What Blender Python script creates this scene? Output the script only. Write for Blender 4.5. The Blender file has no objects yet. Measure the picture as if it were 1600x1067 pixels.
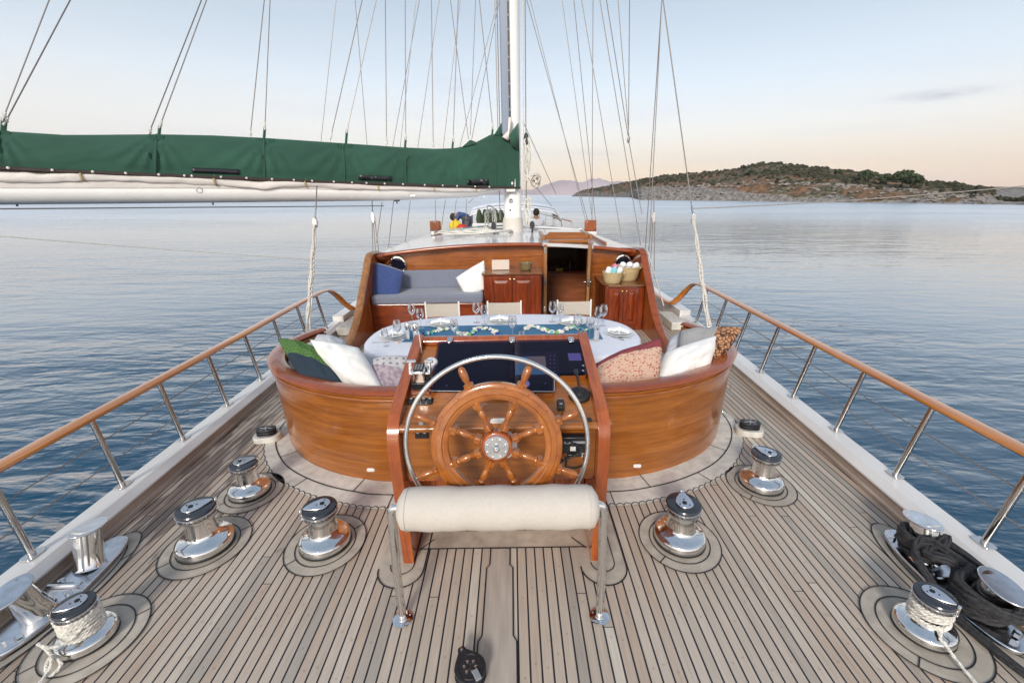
import bpy, math, random
import numpy as np
from mathutils import Vector, Matrix, Euler
random.seed(7)
R_ = math.radians
S = bpy.context.scene
COL = S.collection

# ------------------------------------------------------------ camera
PITCH, ROLL, YAW = R_(18.6), R_(1.0), R_(0.25)
CAM = Vector((0.11, 0.0, 2.1))
FPX = 680.0
fwd = Vector((math.sin(-YAW)*math.cos(PITCH), math.cos(YAW)*math.cos(PITCH), -math.sin(PITCH)))
rt = Vector((math.cos(YAW), math.sin(YAW), 0)).normalized()
up = rt.cross(fwd)
RIGHT = rt*math.cos(ROLL) - up*math.sin(ROLL)
UP = up*math.cos(ROLL) + rt*math.sin(ROLL)
cd = bpy.data.cameras.new('camera'); cam = bpy.data.objects.new('camera', cd); COL.objects.link(cam)
cd.sensor_width = 36; cd.lens = 36*FPX/1600; cd.clip_start = 0.05; cd.clip_end = 60000
m3 = Matrix((RIGHT, UP, -fwd)).transposed()
cam.matrix_world = Matrix.Translation(CAM) @ m3.to_4x4()
S.camera = cam
# the yacht rides heeled by a degree: its frame is the world frame, the sea lies in its own level frame
SEA_UP = UP*math.cos(PITCH) - fwd*math.sin(PITCH)
SEA_Y = fwd*math.cos(PITCH) + UP*math.sin(PITCH)
SEA_X = RIGHT.copy()
SEA_M = Matrix.Translation(CAM) @ Matrix((SEA_X, SEA_Y, SEA_UP)).transposed().to_4x4()
EYE = 3.45   # eye height over the sea

# ------------------------------------------------------------ world
W = bpy.data.worlds.new("World"); S.world = W; W.use_nodes = True
nt = W.node_tree; nt.nodes.clear()
def wn(t, **k):
    n = nt.nodes.new(t)
    for a, b in k.items(): setattr(n, a, b)
    return n
SUN_EL, SUN_AZ = R_(28), R_(194)     # azimuth clockwise from +Y (the bow)
tc = wn('ShaderNodeTexCoord')
rot = wn('ShaderNodeVectorRotate', rotation_type='EULER_XYZ')
rot.inputs['Rotation'].default_value = SEA_M.to_3x3().inverted().to_euler('XYZ')
nt.links.new(tc.outputs['Generated'], rot.inputs['Vector'])
sky = wn('ShaderNodeTexSky', sky_type='NISHITA', sun_disc=False, sun_elevation=SUN_EL, sun_rotation=SUN_AZ,
         air_density=1.0, dust_density=1.2, ozone_density=1.0)
nt.links.new(rot.outputs[0], sky.inputs[0])
sep = wn('ShaderNodeSeparateXYZ'); nt.links.new(rot.outputs[0], sep.inputs[0])
ramp = wn('ShaderNodeValToRGB'); cr = ramp.color_ramp
stops = [(0.0, (.56,.60,.68)), (.006, (1.06,.74,.52)), (.05, (1.11,.81,.53)), (.12, (.99,.89,.77)), (.20, (.80,.85,.87)),
         (.34, (.53,.61,.66)), (.55, (.40,.49,.60)), (1.0, (.30,.39,.50))]
while len(cr.elements) < len(stops): cr.elements.new(.5)
for e, (p, c) in zip(cr.elements, stops): e.position = p; e.color = (*c, 1)
nt.links.new(sep.outputs['Z'], ramp.inputs[0])
# wisps of cloud
mp = wn('ShaderNodeMapping'); mp.inputs['Scale'].default_value = (1.6, 1.6, 14); nt.links.new(rot.outputs[0], mp.inputs[0])
nz = wn('ShaderNodeTexNoise'); nz.inputs['Scale'].default_value = 2.3; nz.inputs['Detail'].default_value = 6
nt.links.new(mp.outputs[0], nz.inputs[0])
cr2 = wn('ShaderNodeValToRGB'); cr2.color_ramp.elements[0].position = .50; cr2.color_ramp.elements[1].position = .78
cr2.color_ramp.elements[1].color = (.35,.35,.35,1); nt.links.new(nz.outputs[0], cr2.inputs[0])
mxc = wn('ShaderNodeMixRGB'); nt.links.new(cr2.outputs[0], mxc.inputs[0])
# the glow is peach to starboard and pales to cream on the port side
lx = wn('ShaderNodeMapRange'); nt.links.new(sep.outputs['X'], lx.inputs[0]); lx.inputs[1].default_value = .35; lx.inputs[2].default_value = -.55; lx.inputs[4].default_value = .75
lz = wn('ShaderNodeMapRange'); nt.links.new(sep.outputs['Z'], lz.inputs[0]); lz.inputs[1].default_value = .24; lz.inputs[2].default_value = .08
lm = wn('ShaderNodeMath', operation='MULTIPLY'); nt.links.new(lx.outputs[0], lm.inputs[0]); nt.links.new(lz.outputs[0], lm.inputs[1])
pale = wn('ShaderNodeMixRGB'); nt.links.new(lm.outputs[0], pale.inputs[0]); nt.links.new(ramp.outputs[0], pale.inputs[1]); pale.inputs[2].default_value = (.97, .93, .86, 1)
nt.links.new(pale.outputs[0], mxc.inputs[1]); mxc.inputs[2].default_value = (.74,.72,.76,1)
# afterglow behind the camera, where the sun has just gone down
gy = wn('ShaderNodeMapRange'); nt.links.new(sep.outputs['Y'], gy.inputs[0]); gy.inputs[1].default_value = .15; gy.inputs[2].default_value = -.85; gy.interpolation_type = 'SMOOTHSTEP'
gz_ = wn('ShaderNodeMapRange'); nt.links.new(sep.outputs['Z'], gz_.inputs[0]); gz_.inputs[1].default_value = .95; gz_.inputs[2].default_value = .05; gz_.interpolation_type = 'SMOOTHSTEP'
gm = wn('ShaderNodeMath', operation='MULTIPLY'); nt.links.new(gy.outputs[0], gm.inputs[0]); nt.links.new(gz_.outputs[0], gm.inputs[1])
mxg = wn('ShaderNodeMixRGB'); nt.links.new(gm.outputs[0], mxg.inputs[0]); nt.links.new(mxc.outputs[0], mxg.inputs[1]); mxg.inputs[2].default_value = (1.45, 1.32, 1.20, 1)
# a few small evening clouds low over the horizon
prev = mxg.outputs[0]
def wm(op, a, b=None, c=None):
    x = wn('ShaderNodeMath', operation=op)
    for i_, q_ in enumerate((a, b, c)):
        if q_ is None: continue
        if isinstance(q_, (int, float)): x.inputs[i_].default_value = q_
        else: nt.links.new(q_, x.inputs[i_])
    return x.outputs[0]
azn = wm('ARCTAN2', sep.outputs['X'], sep.outputs['Y'])
mp3 = wn('ShaderNodeMapping'); mp3.inputs['Scale'].default_value = (14, 14, 60); nt.links.new(rot.outputs[0], mp3.inputs[0])
nz3 = wn('ShaderNodeTexNoise'); nz3.inputs['Scale'].default_value = 1.6; nz3.inputs['Detail'].default_value = 5; nt.links.new(mp3.outputs[0], nz3.inputs[0])
for (az_, zz0, wa_, wz_, st_) in ((.716, .144, .050, .0060, .85), (.840, .205, .030, .003, .20), (-.115, .205, .055, .02, .22), (.13, .083, .10, .006, .30), (-.02, .078, .05, .004, .2), (.30, .06, .2, .012, .10)):
    e_ = wm('ADD', wm('POWER', wm('DIVIDE', wm('SUBTRACT', azn, az_), wa_), 2), wm('POWER', wm('DIVIDE', wm('SUBTRACT', sep.outputs['Z'], zz0), wz_), 2))
    g_ = wm('MULTIPLY', wm('EXPONENT', wm('MULTIPLY', e_, -1)), wm('MULTIPLY', wm('MULTIPLY', nz3.outputs[0], nz3.outputs[0]), st_*3.2))
    mx_ = wn('ShaderNodeMixRGB'); nt.links.new(wm('MINIMUM', g_, .8), mx_.inputs[0]); nt.links.new(prev, mx_.inputs[1]); mx_.inputs[2].default_value = (.58, .50, .52, 1); prev = mx_.outputs[0]
bg1 = wn('ShaderNodeBackground'); bg1.inputs[1].default_value = 0.05; nt.links.new(sky.outputs[0], bg1.inputs[0])
bg2 = wn('ShaderNodeBackground'); bg2.inputs[1].default_value = 0.86; nt.links.new(prev, bg2.inputs[0])
ad = wn('ShaderNodeAddShader'); nt.links.new(bg1.outputs[0], ad.inputs[0]); nt.links.new(bg2.outputs[0], ad.inputs[1])
out = wn('ShaderNodeOutputWorld'); nt.links.new(ad.outputs[0], out.inputs[0])

# ------------------------------------------------------------ sun
sl = bpy.data.lights.new('sun', 'SUN'); sl.energy = 2.7; sl.angle = R_(12); sl.color = (1.0, .93, .84)
so = bpy.data.objects.new('sun', sl); COL.objects.link(so)
sd = Vector((math.sin(SUN_AZ)*math.cos(SUN_EL), math.cos(SUN_AZ)*math.cos(SUN_EL), math.sin(SUN_EL)))
so.rotation_euler = sd.to_track_quat('Z', 'Y').to_euler(); so.location = (0, -5, 20)
S.view_settings.view_transform = 'Standard'; S.view_settings.look = 'None'
S.view_settings.exposure = 0.0; S.view_settings.gamma = 1.0
try:
    S.cycles.use_denoising = True; S.cycles.denoiser = 'OPENIMAGEDENOISE'
    S.cycles.max_bounces = 8; S.cycles.transparent_max_bounces = 24; S.cycles.caustics_reflective = False; S.cycles.caustics_refractive = False
    S.cycles.sample_clamp_indirect = 4
except Exception: pass

# ------------------------------------------------------------ photo position -> place (used to read off real positions)
def ray(u, v): return fwd + RIGHT*((u-800)/FPX) - UP*((v-533.5)/FPX)
def Zp(u, v, z=0.0): d = ray(u, v); return CAM + d*((z-CAM.z)/d.z)
def Yp(u, v, y): d = ray(u, v); return CAM + d*((y-CAM.y)/d.y)
def Xp(u, v, x): d = ray(u, v); return CAM + d*((x-CAM.x)/d.x)
def Pp(u, v, p, n): d = ray(u, v); return CAM + d*((Vector(p)-CAM).dot(n)/d.dot(n))

# ------------------------------------------------------------ materials
M = {}
def mat(name, col, rough=.5, metal=0, coat=0, var=0, vs=(8, 8, 8), detail=4, bump=0, bs=None, bd=.01, col2=None, spec=None, ior=None, sheen=0, dirt=0):
    m = bpy.data.materials.new(name); m.use_nodes = True; n = m.node_tree; b = n.nodes['Principled BSDF']
    b.inputs['Base Color'].default_value = (*col, 1); b.inputs['Roughness'].default_value = rough; b.inputs['Metallic'].default_value = metal
    b.inputs['Coat Weight'].default_value = coat; b.inputs['Coat Roughness'].default_value = .06
    if spec is not None: b.inputs['Specular IOR Level'].default_value = spec
    if ior: b.inputs['IOR'].default_value = ior
    if sheen: b.inputs['Sheen Weight'].default_value = sheen
    t = n.nodes.new('ShaderNodeTexCoord')
    def noise(sc, det):
        mpn = n.nodes.new('ShaderNodeMapping'); mpn.inputs['Scale'].default_value = sc
        n.links.new(t.outputs['Object'], mpn.inputs[0])
        z = n.nodes.new('ShaderNodeTexNoise'); z.inputs['Scale'].default_value = 1; z.inputs['Detail'].default_value = det
        n.links.new(mpn.outputs[0], z.inputs[0]); return z
    if var:
        z = noise(vs, detail)
        r = n.nodes.new('ShaderNodeValToRGB'); r.color_ramp.elements[0].position = .3; r.color_ramp.elements[1].position = .7
        c2 = col2 or tuple(min(1, c*(1+var)) for c in col); c1 = tuple(c*(1-var) for c in col)
        r.color_ramp.elements[0].color = (*c1, 1); r.color_ramp.elements[1].color = (*c2, 1)
        n.links.new(z.outputs[0], r.inputs[0]); last = r.outputs[0]
        if dirt:
            z2 = noise((1.3, 1.3, 1.3), 5); r2 = n.nodes.new('ShaderNodeValToRGB')
            r2.color_ramp.elements[0].position = .35; r2.color_ramp.elements[1].position = .65
            r2.color_ramp.elements[0].color = (1-dirt, 1-dirt, 1-dirt, 1)
            mm = n.nodes.new('ShaderNodeMixRGB'); mm.blend_type = 'MULTIPLY'; mm.inputs[0].default_value = 1
            n.links.new(z2.outputs[0], r2.inputs[0]); n.links.new(last, mm.inputs[1]); n.links.new(r2.outputs[0], mm.inputs[2]); last = mm.outputs[0]
        n.links.new(last, b.inputs['Base Color'])
    if bump:
        z = noise(bs or vs, 4); bm = n.nodes.new('ShaderNodeBump'); bm.inputs['Strength'].default_value = bump; bm.inputs['Distance'].default_value = bd
        n.links.new(z.outputs[0], bm.inputs['Height']); n.links.new(bm.outputs[0], b.inputs['Normal'])
    M[name] = m; return m
def wood(name, c1, c2, scale, rough=.28, coat=.5, bump=.08, warm=.25, fig=.8):
    """varnished timber: long grain streaks (scale small along the grain), darker figure, uneven tone"""
    m = bpy.data.materials.new(name); m.use_nodes = True; n = m.node_tree; b = n.nodes['Principled BSDF']
    N, L = n.nodes.new, n.links.new
    t = N('ShaderNodeTexCoord'); mp_ = N('ShaderNodeMapping'); mp_.inputs['Scale'].default_value = scale; L(t.outputs['Object'], mp_.inputs[0])
    z1 = N('ShaderNodeTexNoise'); z1.inputs['Scale'].default_value = 1; z1.inputs['Detail'].default_value = 7; z1.inputs['Distortion'].default_value = .8; L(mp_.outputs[0], z1.inputs[0])
    z2 = N('ShaderNodeTexNoise'); z2.inputs['Scale'].default_value = 7; z2.inputs['Detail'].default_value = 4; L(mp_.outputs[0], z2.inputs[0])
    z3 = N('ShaderNodeTexNoise'); z3.inputs['Scale'].default_value = 2.2; z3.inputs['Detail'].default_value = 3; L(t.outputs['Object'], z3.inputs[0])
    r = N('ShaderNodeValToRGB'); r.color_ramp.elements[0].position = .32; r.color_ramp.elements[1].position = .66
    r.color_ramp.elements[0].color = (*c1, 1); r.color_ramp.elements[1].color = (*c2, 1); L(z1.outputs[0], r.inputs[0])
    r2 = N('ShaderNodeValToRGB'); r2.color_ramp.elements[0].position = .38; r2.color_ramp.elements[1].position = .55
    r2.color_ramp.elements[0].color = (.62, .55, .5, 1); L(z2.outputs[0], r2.inputs[0])
    mm = N('ShaderNodeMixRGB'); mm.blend_type = 'MULTIPLY'; mm.inputs[0].default_value = fig; L(r.outputs[0], mm.inputs[1]); L(r2.outputs[0], mm.inputs[2])
    r3 = N('ShaderNodeValToRGB'); r3.color_ramp.elements[0].position = .35; r3.color_ramp.elements[1].position = .65
    r3.color_ramp.elements[0].color = (1-warm, 1-warm*1.15, 1-warm*1.3, 1); r3.color_ramp.elements[1].color = (1, 1, 1, 1); L(z3.outputs[0], r3.inputs[0])
    m2 = N('ShaderNodeMixRGB'); m2.blend_type = 'MULTIPLY'; m2.inputs[0].default_value = 1; L(mm.outputs[0], m2.inputs[1]); L(r3.outputs[0], m2.inputs[2])
    L(m2.outputs[0], b.inputs['Base Color']); b.inputs['Roughness'].default_value = rough; b.inputs['Coat Weight'].default_value = coat; b.inputs['Coat Roughness'].default_value = .08
    if bump:
        bm = N('ShaderNodeBump'); bm.inputs['Strength'].default_value = bump; bm.inputs['Distance'].default_value = .004; L(z1.outputs[0], bm.inputs['Height']); L(bm.outputs[0], b.inputs['Normal'])
        L(bm.outputs[0], b.inputs['Coat Normal'])
    M[name] = m; return m
wood('wood_x', (.28,.078,.013), (.44,.145,.027), (1.2, 3, 24))
wood('wood_z', (.32,.070,.010), (.50,.135,.020), (18, 18, 1.1))
wood('wood_y', (.26,.075,.016), (.47,.165,.034), (14, 1.2, 14))
wood('wood_honey', (.29,.090,.011), (.45,.155,.023), (1.0, 1.6, 26), warm=.2, fig=.55)
wood('wood_wheel', (.31,.088,.012), (.47,.155,.024), (7, 7, 7), rough=.2, coat=.8, bump=.01, warm=.12, fig=.25)
wood('mahogany', (.24,.048,.010), (.34,.075,.014), (2.5, 2.5, 30), rough=.22, coat=.6, bump=.01, warm=.12, fig=.35)
wood('mahogany_z', (.15,.022,.006), (.34,.060,.011), (18, 18, 1.3), rough=.3, coat=.4)
wood('mahogany_x', (.15,.024,.006), (.33,.062,.012), (1.3, 14, 18), rough=.3, coat=.4)
wood('handrail_wood', (.50,.15,.018), (.66,.25,.04), (10, .8, 10), rough=.28, coat=1.0, bump=.01, warm=.12, fig=.3)
wood('counter', (.18,.07,.025), (.30,.13,.05), (2, 12, 12), rough=.25, coat=.5)
wood('oak_trim', (.30,.13,.045), (.45,.22,.08), (14, 14, 1.2), rough=.35, coat=.3)
mat('teak_plain', (.50,.435,.37), .65, var=.16, vs=(30, 3, 30), detail=6, bump=.1, dirt=.10)
mat('teak_margin', (.70,.68,.62), .62, var=.16, vs=(14, 14, 14), detail=7, dirt=.22)
mat('teak_pad', (.53,.47,.39), .62, var=.16, vs=(14, 14, 14), detail=7, dirt=.22)
mat('teak_brown', (.47,.38,.31), .6, var=.22, vs=(20, 2.5, 20), detail=6, dirt=.25)
mat('caulk', (.018,.018,.022), .5)
mat('gelcoat', (.78,.76,.73), .25, coat=.3, var=.04, vs=(2, 2, 2), dirt=.06)
mat('roof_white', (.66,.66,.68), .16, coat=.4, var=.03, vs=(3, 3, 3), dirt=.06)
mat('mast_white', (.95,.93,.89), .25, coat=.3, var=.03, vs=(3, 3, 1))
mat('mast_grey', (.24,.29,.38), .3)
mat('chrome', (.80,.79,.77), .10, metal=1)
mat('post_steel', (.56,.545,.53), .14, metal=1)
mat('steel', (.72,.70,.68), .16, metal=1, var=.06, vs=(30, 30, 30))
mat('plate_steel', (.72,.73,.76), .22, metal=1, var=.12, vs=(18, 18, 18), bump=.05, bs=(9, 9, 9), bd=.004)
mat('brass', (.75,.55,.25), .25, metal=1)
mat('black_plastic', (.015,.015,.018), .35, coat=.1)
mat('block_black', (.02,.021,.026), .42, var=.2, vs=(30,)*3)
mat('winch_top', (.025,.028,.035), .22, coat=.5)
mat('rubber', (.02,.02,.022), .6)
mat('dark_hole', (.01,.006,.004), .6)
mat('canvas_cream', (.58,.535,.475), .8, var=.03, vs=(60,)*3, bump=.12, bs=(260,)*3, bd=.002)
mat('canvas_chair', (.52,.47,.40), .85, var=.05, vs=(40,)*3, bump=.15, bs=(200,)*3, bd=.002)
mat('roll_cream', (.70,.66,.60), .75, var=.05, vs=(90, 30, 30), bump=.3, bs=(7, 7, 7), bd=.012, dirt=.06)
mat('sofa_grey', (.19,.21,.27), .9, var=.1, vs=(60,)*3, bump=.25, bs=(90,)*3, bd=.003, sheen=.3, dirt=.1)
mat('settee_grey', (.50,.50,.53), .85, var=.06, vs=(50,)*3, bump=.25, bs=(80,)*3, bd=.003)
mat('linen', (.76,.77,.83), .75, var=.03, vs=(20,)*3, bump=.22, bs=(7, 7, 7), bd=.012)
mat('napkin', (.86,.87,.90), .8, bump=.2, bs=(40,)*3, bd=.004)
mat('runner_blue', (.055,.17,.30), .85, var=.1, vs=(60,)*3)
mat('porcelain', (.72,.73,.72), .15, coat=.6)
mat('rope_white', (.70,.68,.62), .8, var=.3, vs=(70, 70, 70), bump=.6, bs=(90,)*3, bd=.006)
mat('rope_black', (.034,.034,.037), .75, var=.5, vs=(60,)*3, bump=.5, bs=(50,)*3, bd=.01)
mat('wire', (.30,.27,.25), .45, metal=.5)
mat('wire_dark', (.20,.17,.16), .5, metal=.3)
mat('sail_white', (.86,.80,.74), .6, var=.05, vs=(3, 3, 3), bump=.35, bs=(5, 5, 9), bd=.03, dirt=.06)
mat('bimini_white', (.80,.82,.86), .6)
mat('wicker', (.52,.40,.22), .75, var=.35, vs=(90, 90, 60), bump=.8, bs=(90, 90, 60), bd=.006)
mat('pillow_white', (.80,.79,.76), .85, var=.02, vs=(10,)*3, bump=.5, bs=(9, 9, 9), bd=.016)
mat('pillow_blue', (.035,.065,.20), .9, var=.18, vs=(50,)*3, bump=.4, bs=(50,)*3, bd=.006, sheen=.4)
mat('towel_white', (.80,.82,.86), .9, bump=.5, bs=(90,)*3, bd=.004)
mat('towel_aqua', (.25,.62,.66), .9, bump=.5, bs=(90,)*3, bd=.004)
mat('towel_pink', (.72,.25,.38), .9, var=.5, vs=(60, 5, 5), bump=.5, bs=(90,)*3, bd=.004)
mat('olive_canvas', (.045,.065,.03), .8, var=.3, vs=(12,)*3)
mat('yellow', (.75,.55,.03), .6); mat('red', (.6,.03,.02), .6)
mat('skin', (.40,.21,.13), .6); mat('hair', (.03,.018,.01), .7); mat('shirt_blue', (.05,.10,.25), .85); mat('shirt_white', (.75,.75,.77), .85); mat('trousers', (.10,.11,.14), .9)
mat('plastic_white', (.78,.78,.76), .3, coat=.3)
mat('plastic_grey', (.28,.29,.31), .45)
mat('leather_menu', (.62,.52,.44), .6, var=.1, vs=(60, 60, 60), bump=.3, bs=(90,)*3, bd=.004)
mat('starfish', (.75,.58,.45), .8, bump=.4, bs=(200,)*3, bd=.003)
mat('shell_white', (.80,.74,.66), .4); mat('glass_aqua', (.12,.50,.50), .15); mat('glass_green', (.22,.50,.12), .15); mat('glass_blue', (.03,.08,.35), .15)
mat('switch_black', (.02,.02,.022), .4, var=.3, vs=(150,)*3)
mat('label_white', (.7,.7,.7), .5); mat('label_blue', (.12,.35,.62), .4)
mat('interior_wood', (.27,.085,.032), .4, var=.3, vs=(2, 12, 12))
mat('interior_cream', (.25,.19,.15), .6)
mat('lemon', (.75,.6,.05), .5); mat('bread', (.5,.2,.03), .6)

def canvas_green():
    m = mat('canvas_green', (.021,.086,.055), .85, var=.2, vs=(.8, .8, 2), detail=5, bump=.2, bs=(2.5, 2.5, 5), bd=.03, sheen=.2); return m
canvas_green()
def glassmat(name, tint=(1, 1, 1), refl=1.0, trans=.93):
    m = bpy.data.materials.new(name); m.use_nodes = True; n = m.node_tree; n.nodes.clear()
    f = n.nodes.new('ShaderNodeLayerWeight'); f.inputs[0].default_value = .55
    t = n.nodes.new('ShaderNodeBsdfTransparent'); t.inputs[0].default_value = (tint[0]*trans, tint[1]*trans, tint[2]*trans, 1)
    g = n.nodes.new('ShaderNodeBsdfGlossy'); g.inputs['Roughness'].default_value = .02; g.inputs[0].default_value = (refl, refl, refl, 1)
    x = n.nodes.new('ShaderNodeMixShader'); o = n.nodes.new('ShaderNodeOutputMaterial')
    ml = n.nodes.new('ShaderNodeMath'); ml.operation = 'MULTIPLY'; ml.inputs[1].default_value = .95
    n.links.new(f.outputs['Facing'], ml.inputs[0]); n.links.new(ml.outputs[0], x.inputs[0])
    n.links.new(t.outputs[0], x.inputs[1]); n.links.new(g.outputs[0], x.inputs[2]); n.links.new(x.outputs[0], o.inputs[0]); M[name] = m
glassmat('glass')
mat('smoked', (.012,.011,.022), .03, coat=1.0, spec=.6)
mat('screen_dark', (.007,.007,.009), .5, spec=.2)
def emis(name, col, s, base=(.02,.02,.02)):
    m = mat(name, base, .3); b = m.node_tree.nodes['Principled BSDF']; b.inputs['Emission Color'].default_value = (*col, 1); b.inputs['Emission Strength'].default_value = s
emis('screen_blue', (.16,.16,.36), 1.3)
def chart():
    m = mat('screen_chart', (.02,.02,.02), .3); n = m.node_tree; b = n.nodes['Principled BSDF']
    t = n.nodes.new('ShaderNodeTexCoord'); v = n.nodes.new('ShaderNodeTexNoise'); v.inputs['Scale'].default_value = 9; v.inputs['Detail'].default_value = 2
    r = n.nodes.new('ShaderNodeValToRGB'); r.color_ramp.interpolation = 'CONSTANT'
    r.color_ramp.elements[0].color = (.05,.16,.20, 1); r.color_ramp.elements[1].position = .47; r.color_ramp.elements[1].color = (.17,.15,.10, 1)
    e = r.color_ramp.elements.new(.62); e.color = (.20,.12,.06, 1)
    n.links.new(t.outputs['Object'], v.inputs[0]); n.links.new(v.outputs[0], r.inputs[0]); n.links.new(r.outputs[0], b.inputs['Emission Color']); b.inputs['Emission Strength'].default_value = 1.6
chart()

def nodemat(name):
    m = bpy.data.materials.new(name); m.use_nodes = True; M[name] = m
    n = m.node_tree; return m, n, n.nodes['Principled BSDF'], n.nodes.new, n.links.new
def math_node(N, L, op, a, b=None, c=None):
    x = N('ShaderNodeMath'); x.operation = op
    for i, q in enumerate((a, b, c)):
        if q is None: continue
        if isinstance(q, (int, float)): x.inputs[i].default_value = q
        else: L(q, x.inputs[i])
    return x.outputs[0]
PLANK = .0545
def deck_material():
    m, n, b, N, L = nodemat('teak_deck')
    t = N('ShaderNodeTexCoord'); s = N('ShaderNodeSeparateXYZ'); L(t.outputs['Object'], s.inputs[0])
    X = math_node(N, L, 'DIVIDE', s.outputs[0], PLANK)
    fl = math_node(N, L, 'FLOOR', X); fr = math_node(N, L, 'FRACT', X)
    wnn = N('ShaderNodeTexWhiteNoise'); wnn.noise_dimensions = '1D'; L(fl, wnn.inputs['W'])
    yo = math_node(N, L, 'MULTIPLY_ADD', wnn.outputs['Value'], 5.3, s.outputs[1])
    yy = math_node(N, L, 'DIVIDE', yo, 5.3); yf = math_node(N, L, 'FLOOR', yy); yr = math_node(N, L, 'FRACT', yy)
    d = math_node(N, L, 'ABSOLUTE', math_node(N, L, 'SUBTRACT', fr, .5))
    seam = math_node(N, L, 'GREATER_THAN', d, .5-.080)
    butt = math_node(N, L, 'LESS_THAN', yr, .0008)
    mask = math_node(N, L, 'MAXIMUM', seam, butt)
    cb = N('ShaderNodeCombineXYZ'); L(fl, cb.inputs[0]); L(yf, cb.inputs[1])
    w2 = N('ShaderNodeTexWhiteNoise'); w2.noise_dimensions = '2D'; L(cb.outputs[0], w2.inputs['Vector'])
    r = N('ShaderNodeValToRGB'); els = r.color_ramp
    for p, c in ((.3, (.52,.445,.365)), (.6, (.575,.49,.405)), (.8, (.49,.385,.30))): e = els.elements.new(p); e.color = (*c, 1)
    els.elements[0].color = (.41,.37,.32, 1); els.elements[-1].color = (.66,.605,.52, 1)
    L(w2.outputs['Value'], r.inputs[0])
    # grain, different for every plank
    off = math_node(N, L, 'MULTIPLY', w2.outputs['Value'], 37.0)
    c3 = N('ShaderNodeCombineXYZ'); L(math_node(N, L, 'MULTIPLY', s.outputs[0], 260), c3.inputs[0]); L(math_node(N, L, 'MULTIPLY', s.outputs[1], 5), c3.inputs[1]); L(off, c3.inputs[2])
    g = N('ShaderNodeTexNoise'); g.inputs['Scale'].default_value = 1; g.inputs['Detail'].default_value = 5; L(c3.outputs[0], g.inputs[0])
    gr = N('ShaderNodeMapRange'); L(g.outputs[0], gr.inputs[0]); gr.inputs[1].default_value = .25; gr.inputs[2].default_value = .75; gr.inputs[3].default_value = .80; gr.inputs[4].default_value = 1.14
    mul = N('ShaderNodeMixRGB'); mul.blend_type = 'MULTIPLY'; mul.inputs[0].default_value = 1; L(r.outputs[0], mul.inputs[1]); L(gr.outputs[0], mul.inputs[2])
    # wear: broad brown patches, dark water stains by the port bulwark
    z = N('ShaderNodeTexNoise'); z.inputs['Scale'].default_value = 1.1; z.inputs['Detail'].default_value = 6; L(t.outputs['Object'], z.inputs[0])
    zr = N('ShaderNodeMapRange'); L(z.outputs[0], zr.inputs[0]); zr.inputs[1].default_value = .4; zr.inputs[2].default_value = .68
    m1 = N('ShaderNodeMixRGB'); m1.blend_type = 'MULTIPLY'; L(math_node(N, L, 'MULTIPLY', zr.outputs[0], .6), m1.inputs[0]); L(mul.outputs[0], m1.inputs[1]); m1.inputs[2].default_value = (.84,.76,.69, 1)
    st = N('ShaderNodeTexNoise'); st.inputs['Scale'].default_value = 1; st.inputs['Detail'].default_value = 7
    ms = N('ShaderNodeMapping'); ms.inputs['Scale'].default_value = (16, 2.6, 1); L(t.outputs['Object'], ms.inputs[0]); L(ms.outputs[0], st.inputs[0])
    dx = math_node(N, L, 'ABSOLUTE', math_node(N, L, 'ADD', s.outputs[0], 2.42)); dy = math_node(N, L, 'ABSOLUTE', math_node(N, L, 'SUBTRACT', s.outputs[1], 3.0))
    fall = math_node(N, L, 'SUBTRACT', math_node(N, L, 'SUBTRACT', 1.0, math_node(N, L, 'MULTIPLY', dx, 1.9)), math_node(N, L, 'MULTIPLY', dy, .55))
    sm = math_node(N, L, 'ADD', st.outputs[0], math_node(N, L, 'MULTIPLY', fall, .26))
    smr = N('ShaderNodeMapRange'); L(sm, smr.inputs[0]); smr.inputs[1].default_value = .58; smr.inputs[2].default_value = .66; smr.inputs[4].default_value = .9
    m2 = N('ShaderNodeMixRGB'); m2.blend_type = 'MULTIPLY'; L(smr.outputs[0], m2.inputs[0]); L(m1.outputs[0], m2.inputs[1]); m2.inputs[2].default_value = (.40,.36,.36, 1)
    # small spots
    sp = N('ShaderNodeTexNoise'); sp.inputs['Scale'].default_value = 9; sp.inputs['Detail'].default_value = 3; L(t.outputs['Object'], sp.inputs[0])
    spr = N('ShaderNodeMapRange'); L(sp.outputs[0], spr.inputs[0]); spr.inputs[1].default_value = .69; spr.inputs[2].default_value = .76; spr.inputs[4].default_value = .5
    m4 = N('ShaderNodeMixRGB'); m4.blend_type = 'MULTIPLY'; L(spr.outputs[0], m4.inputs[0]); L(m2.outputs[0], m4.inputs[1]); m4.inputs[2].default_value = (.55,.45,.36, 1)
    pf = math_node(N, L, 'FRACT', math_node(N, L, 'DIVIDE', yo, .42))
    pd = math_node(N, L, 'SQRT', math_node(N, L, 'ADD', math_node(N, L, 'POWER', math_node(N, L, 'MULTIPLY', math_node(N, L, 'SUBTRACT', fr, .5), PLANK), 2), math_node(N, L, 'POWER', math_node(N, L, 'MULTIPLY', math_node(N, L, 'SUBTRACT', pf, .5), .42), 2)))
    m5 = N('ShaderNodeMixRGB'); m5.blend_type = 'MULTIPLY'; L(math_node(N, L, 'MULTIPLY', math_node(N, L, 'LESS_THAN', pd, .0065), .35), m5.inputs[0]); L(m4.outputs[0], m5.inputs[1]); m5.inputs[2].default_value = (.5,.42,.34, 1); m4 = m5
    m3_ = N('ShaderNodeMixRGB'); L(mask, m3_.inputs[0]); L(m4.outputs[0], m3_.inputs[1]); m3_.inputs[2].default_value = (.018,.018,.022, 1)
    L(m3_.outputs[0], b.inputs['Base Color']); b.inputs['Roughness'].default_value = .58
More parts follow.
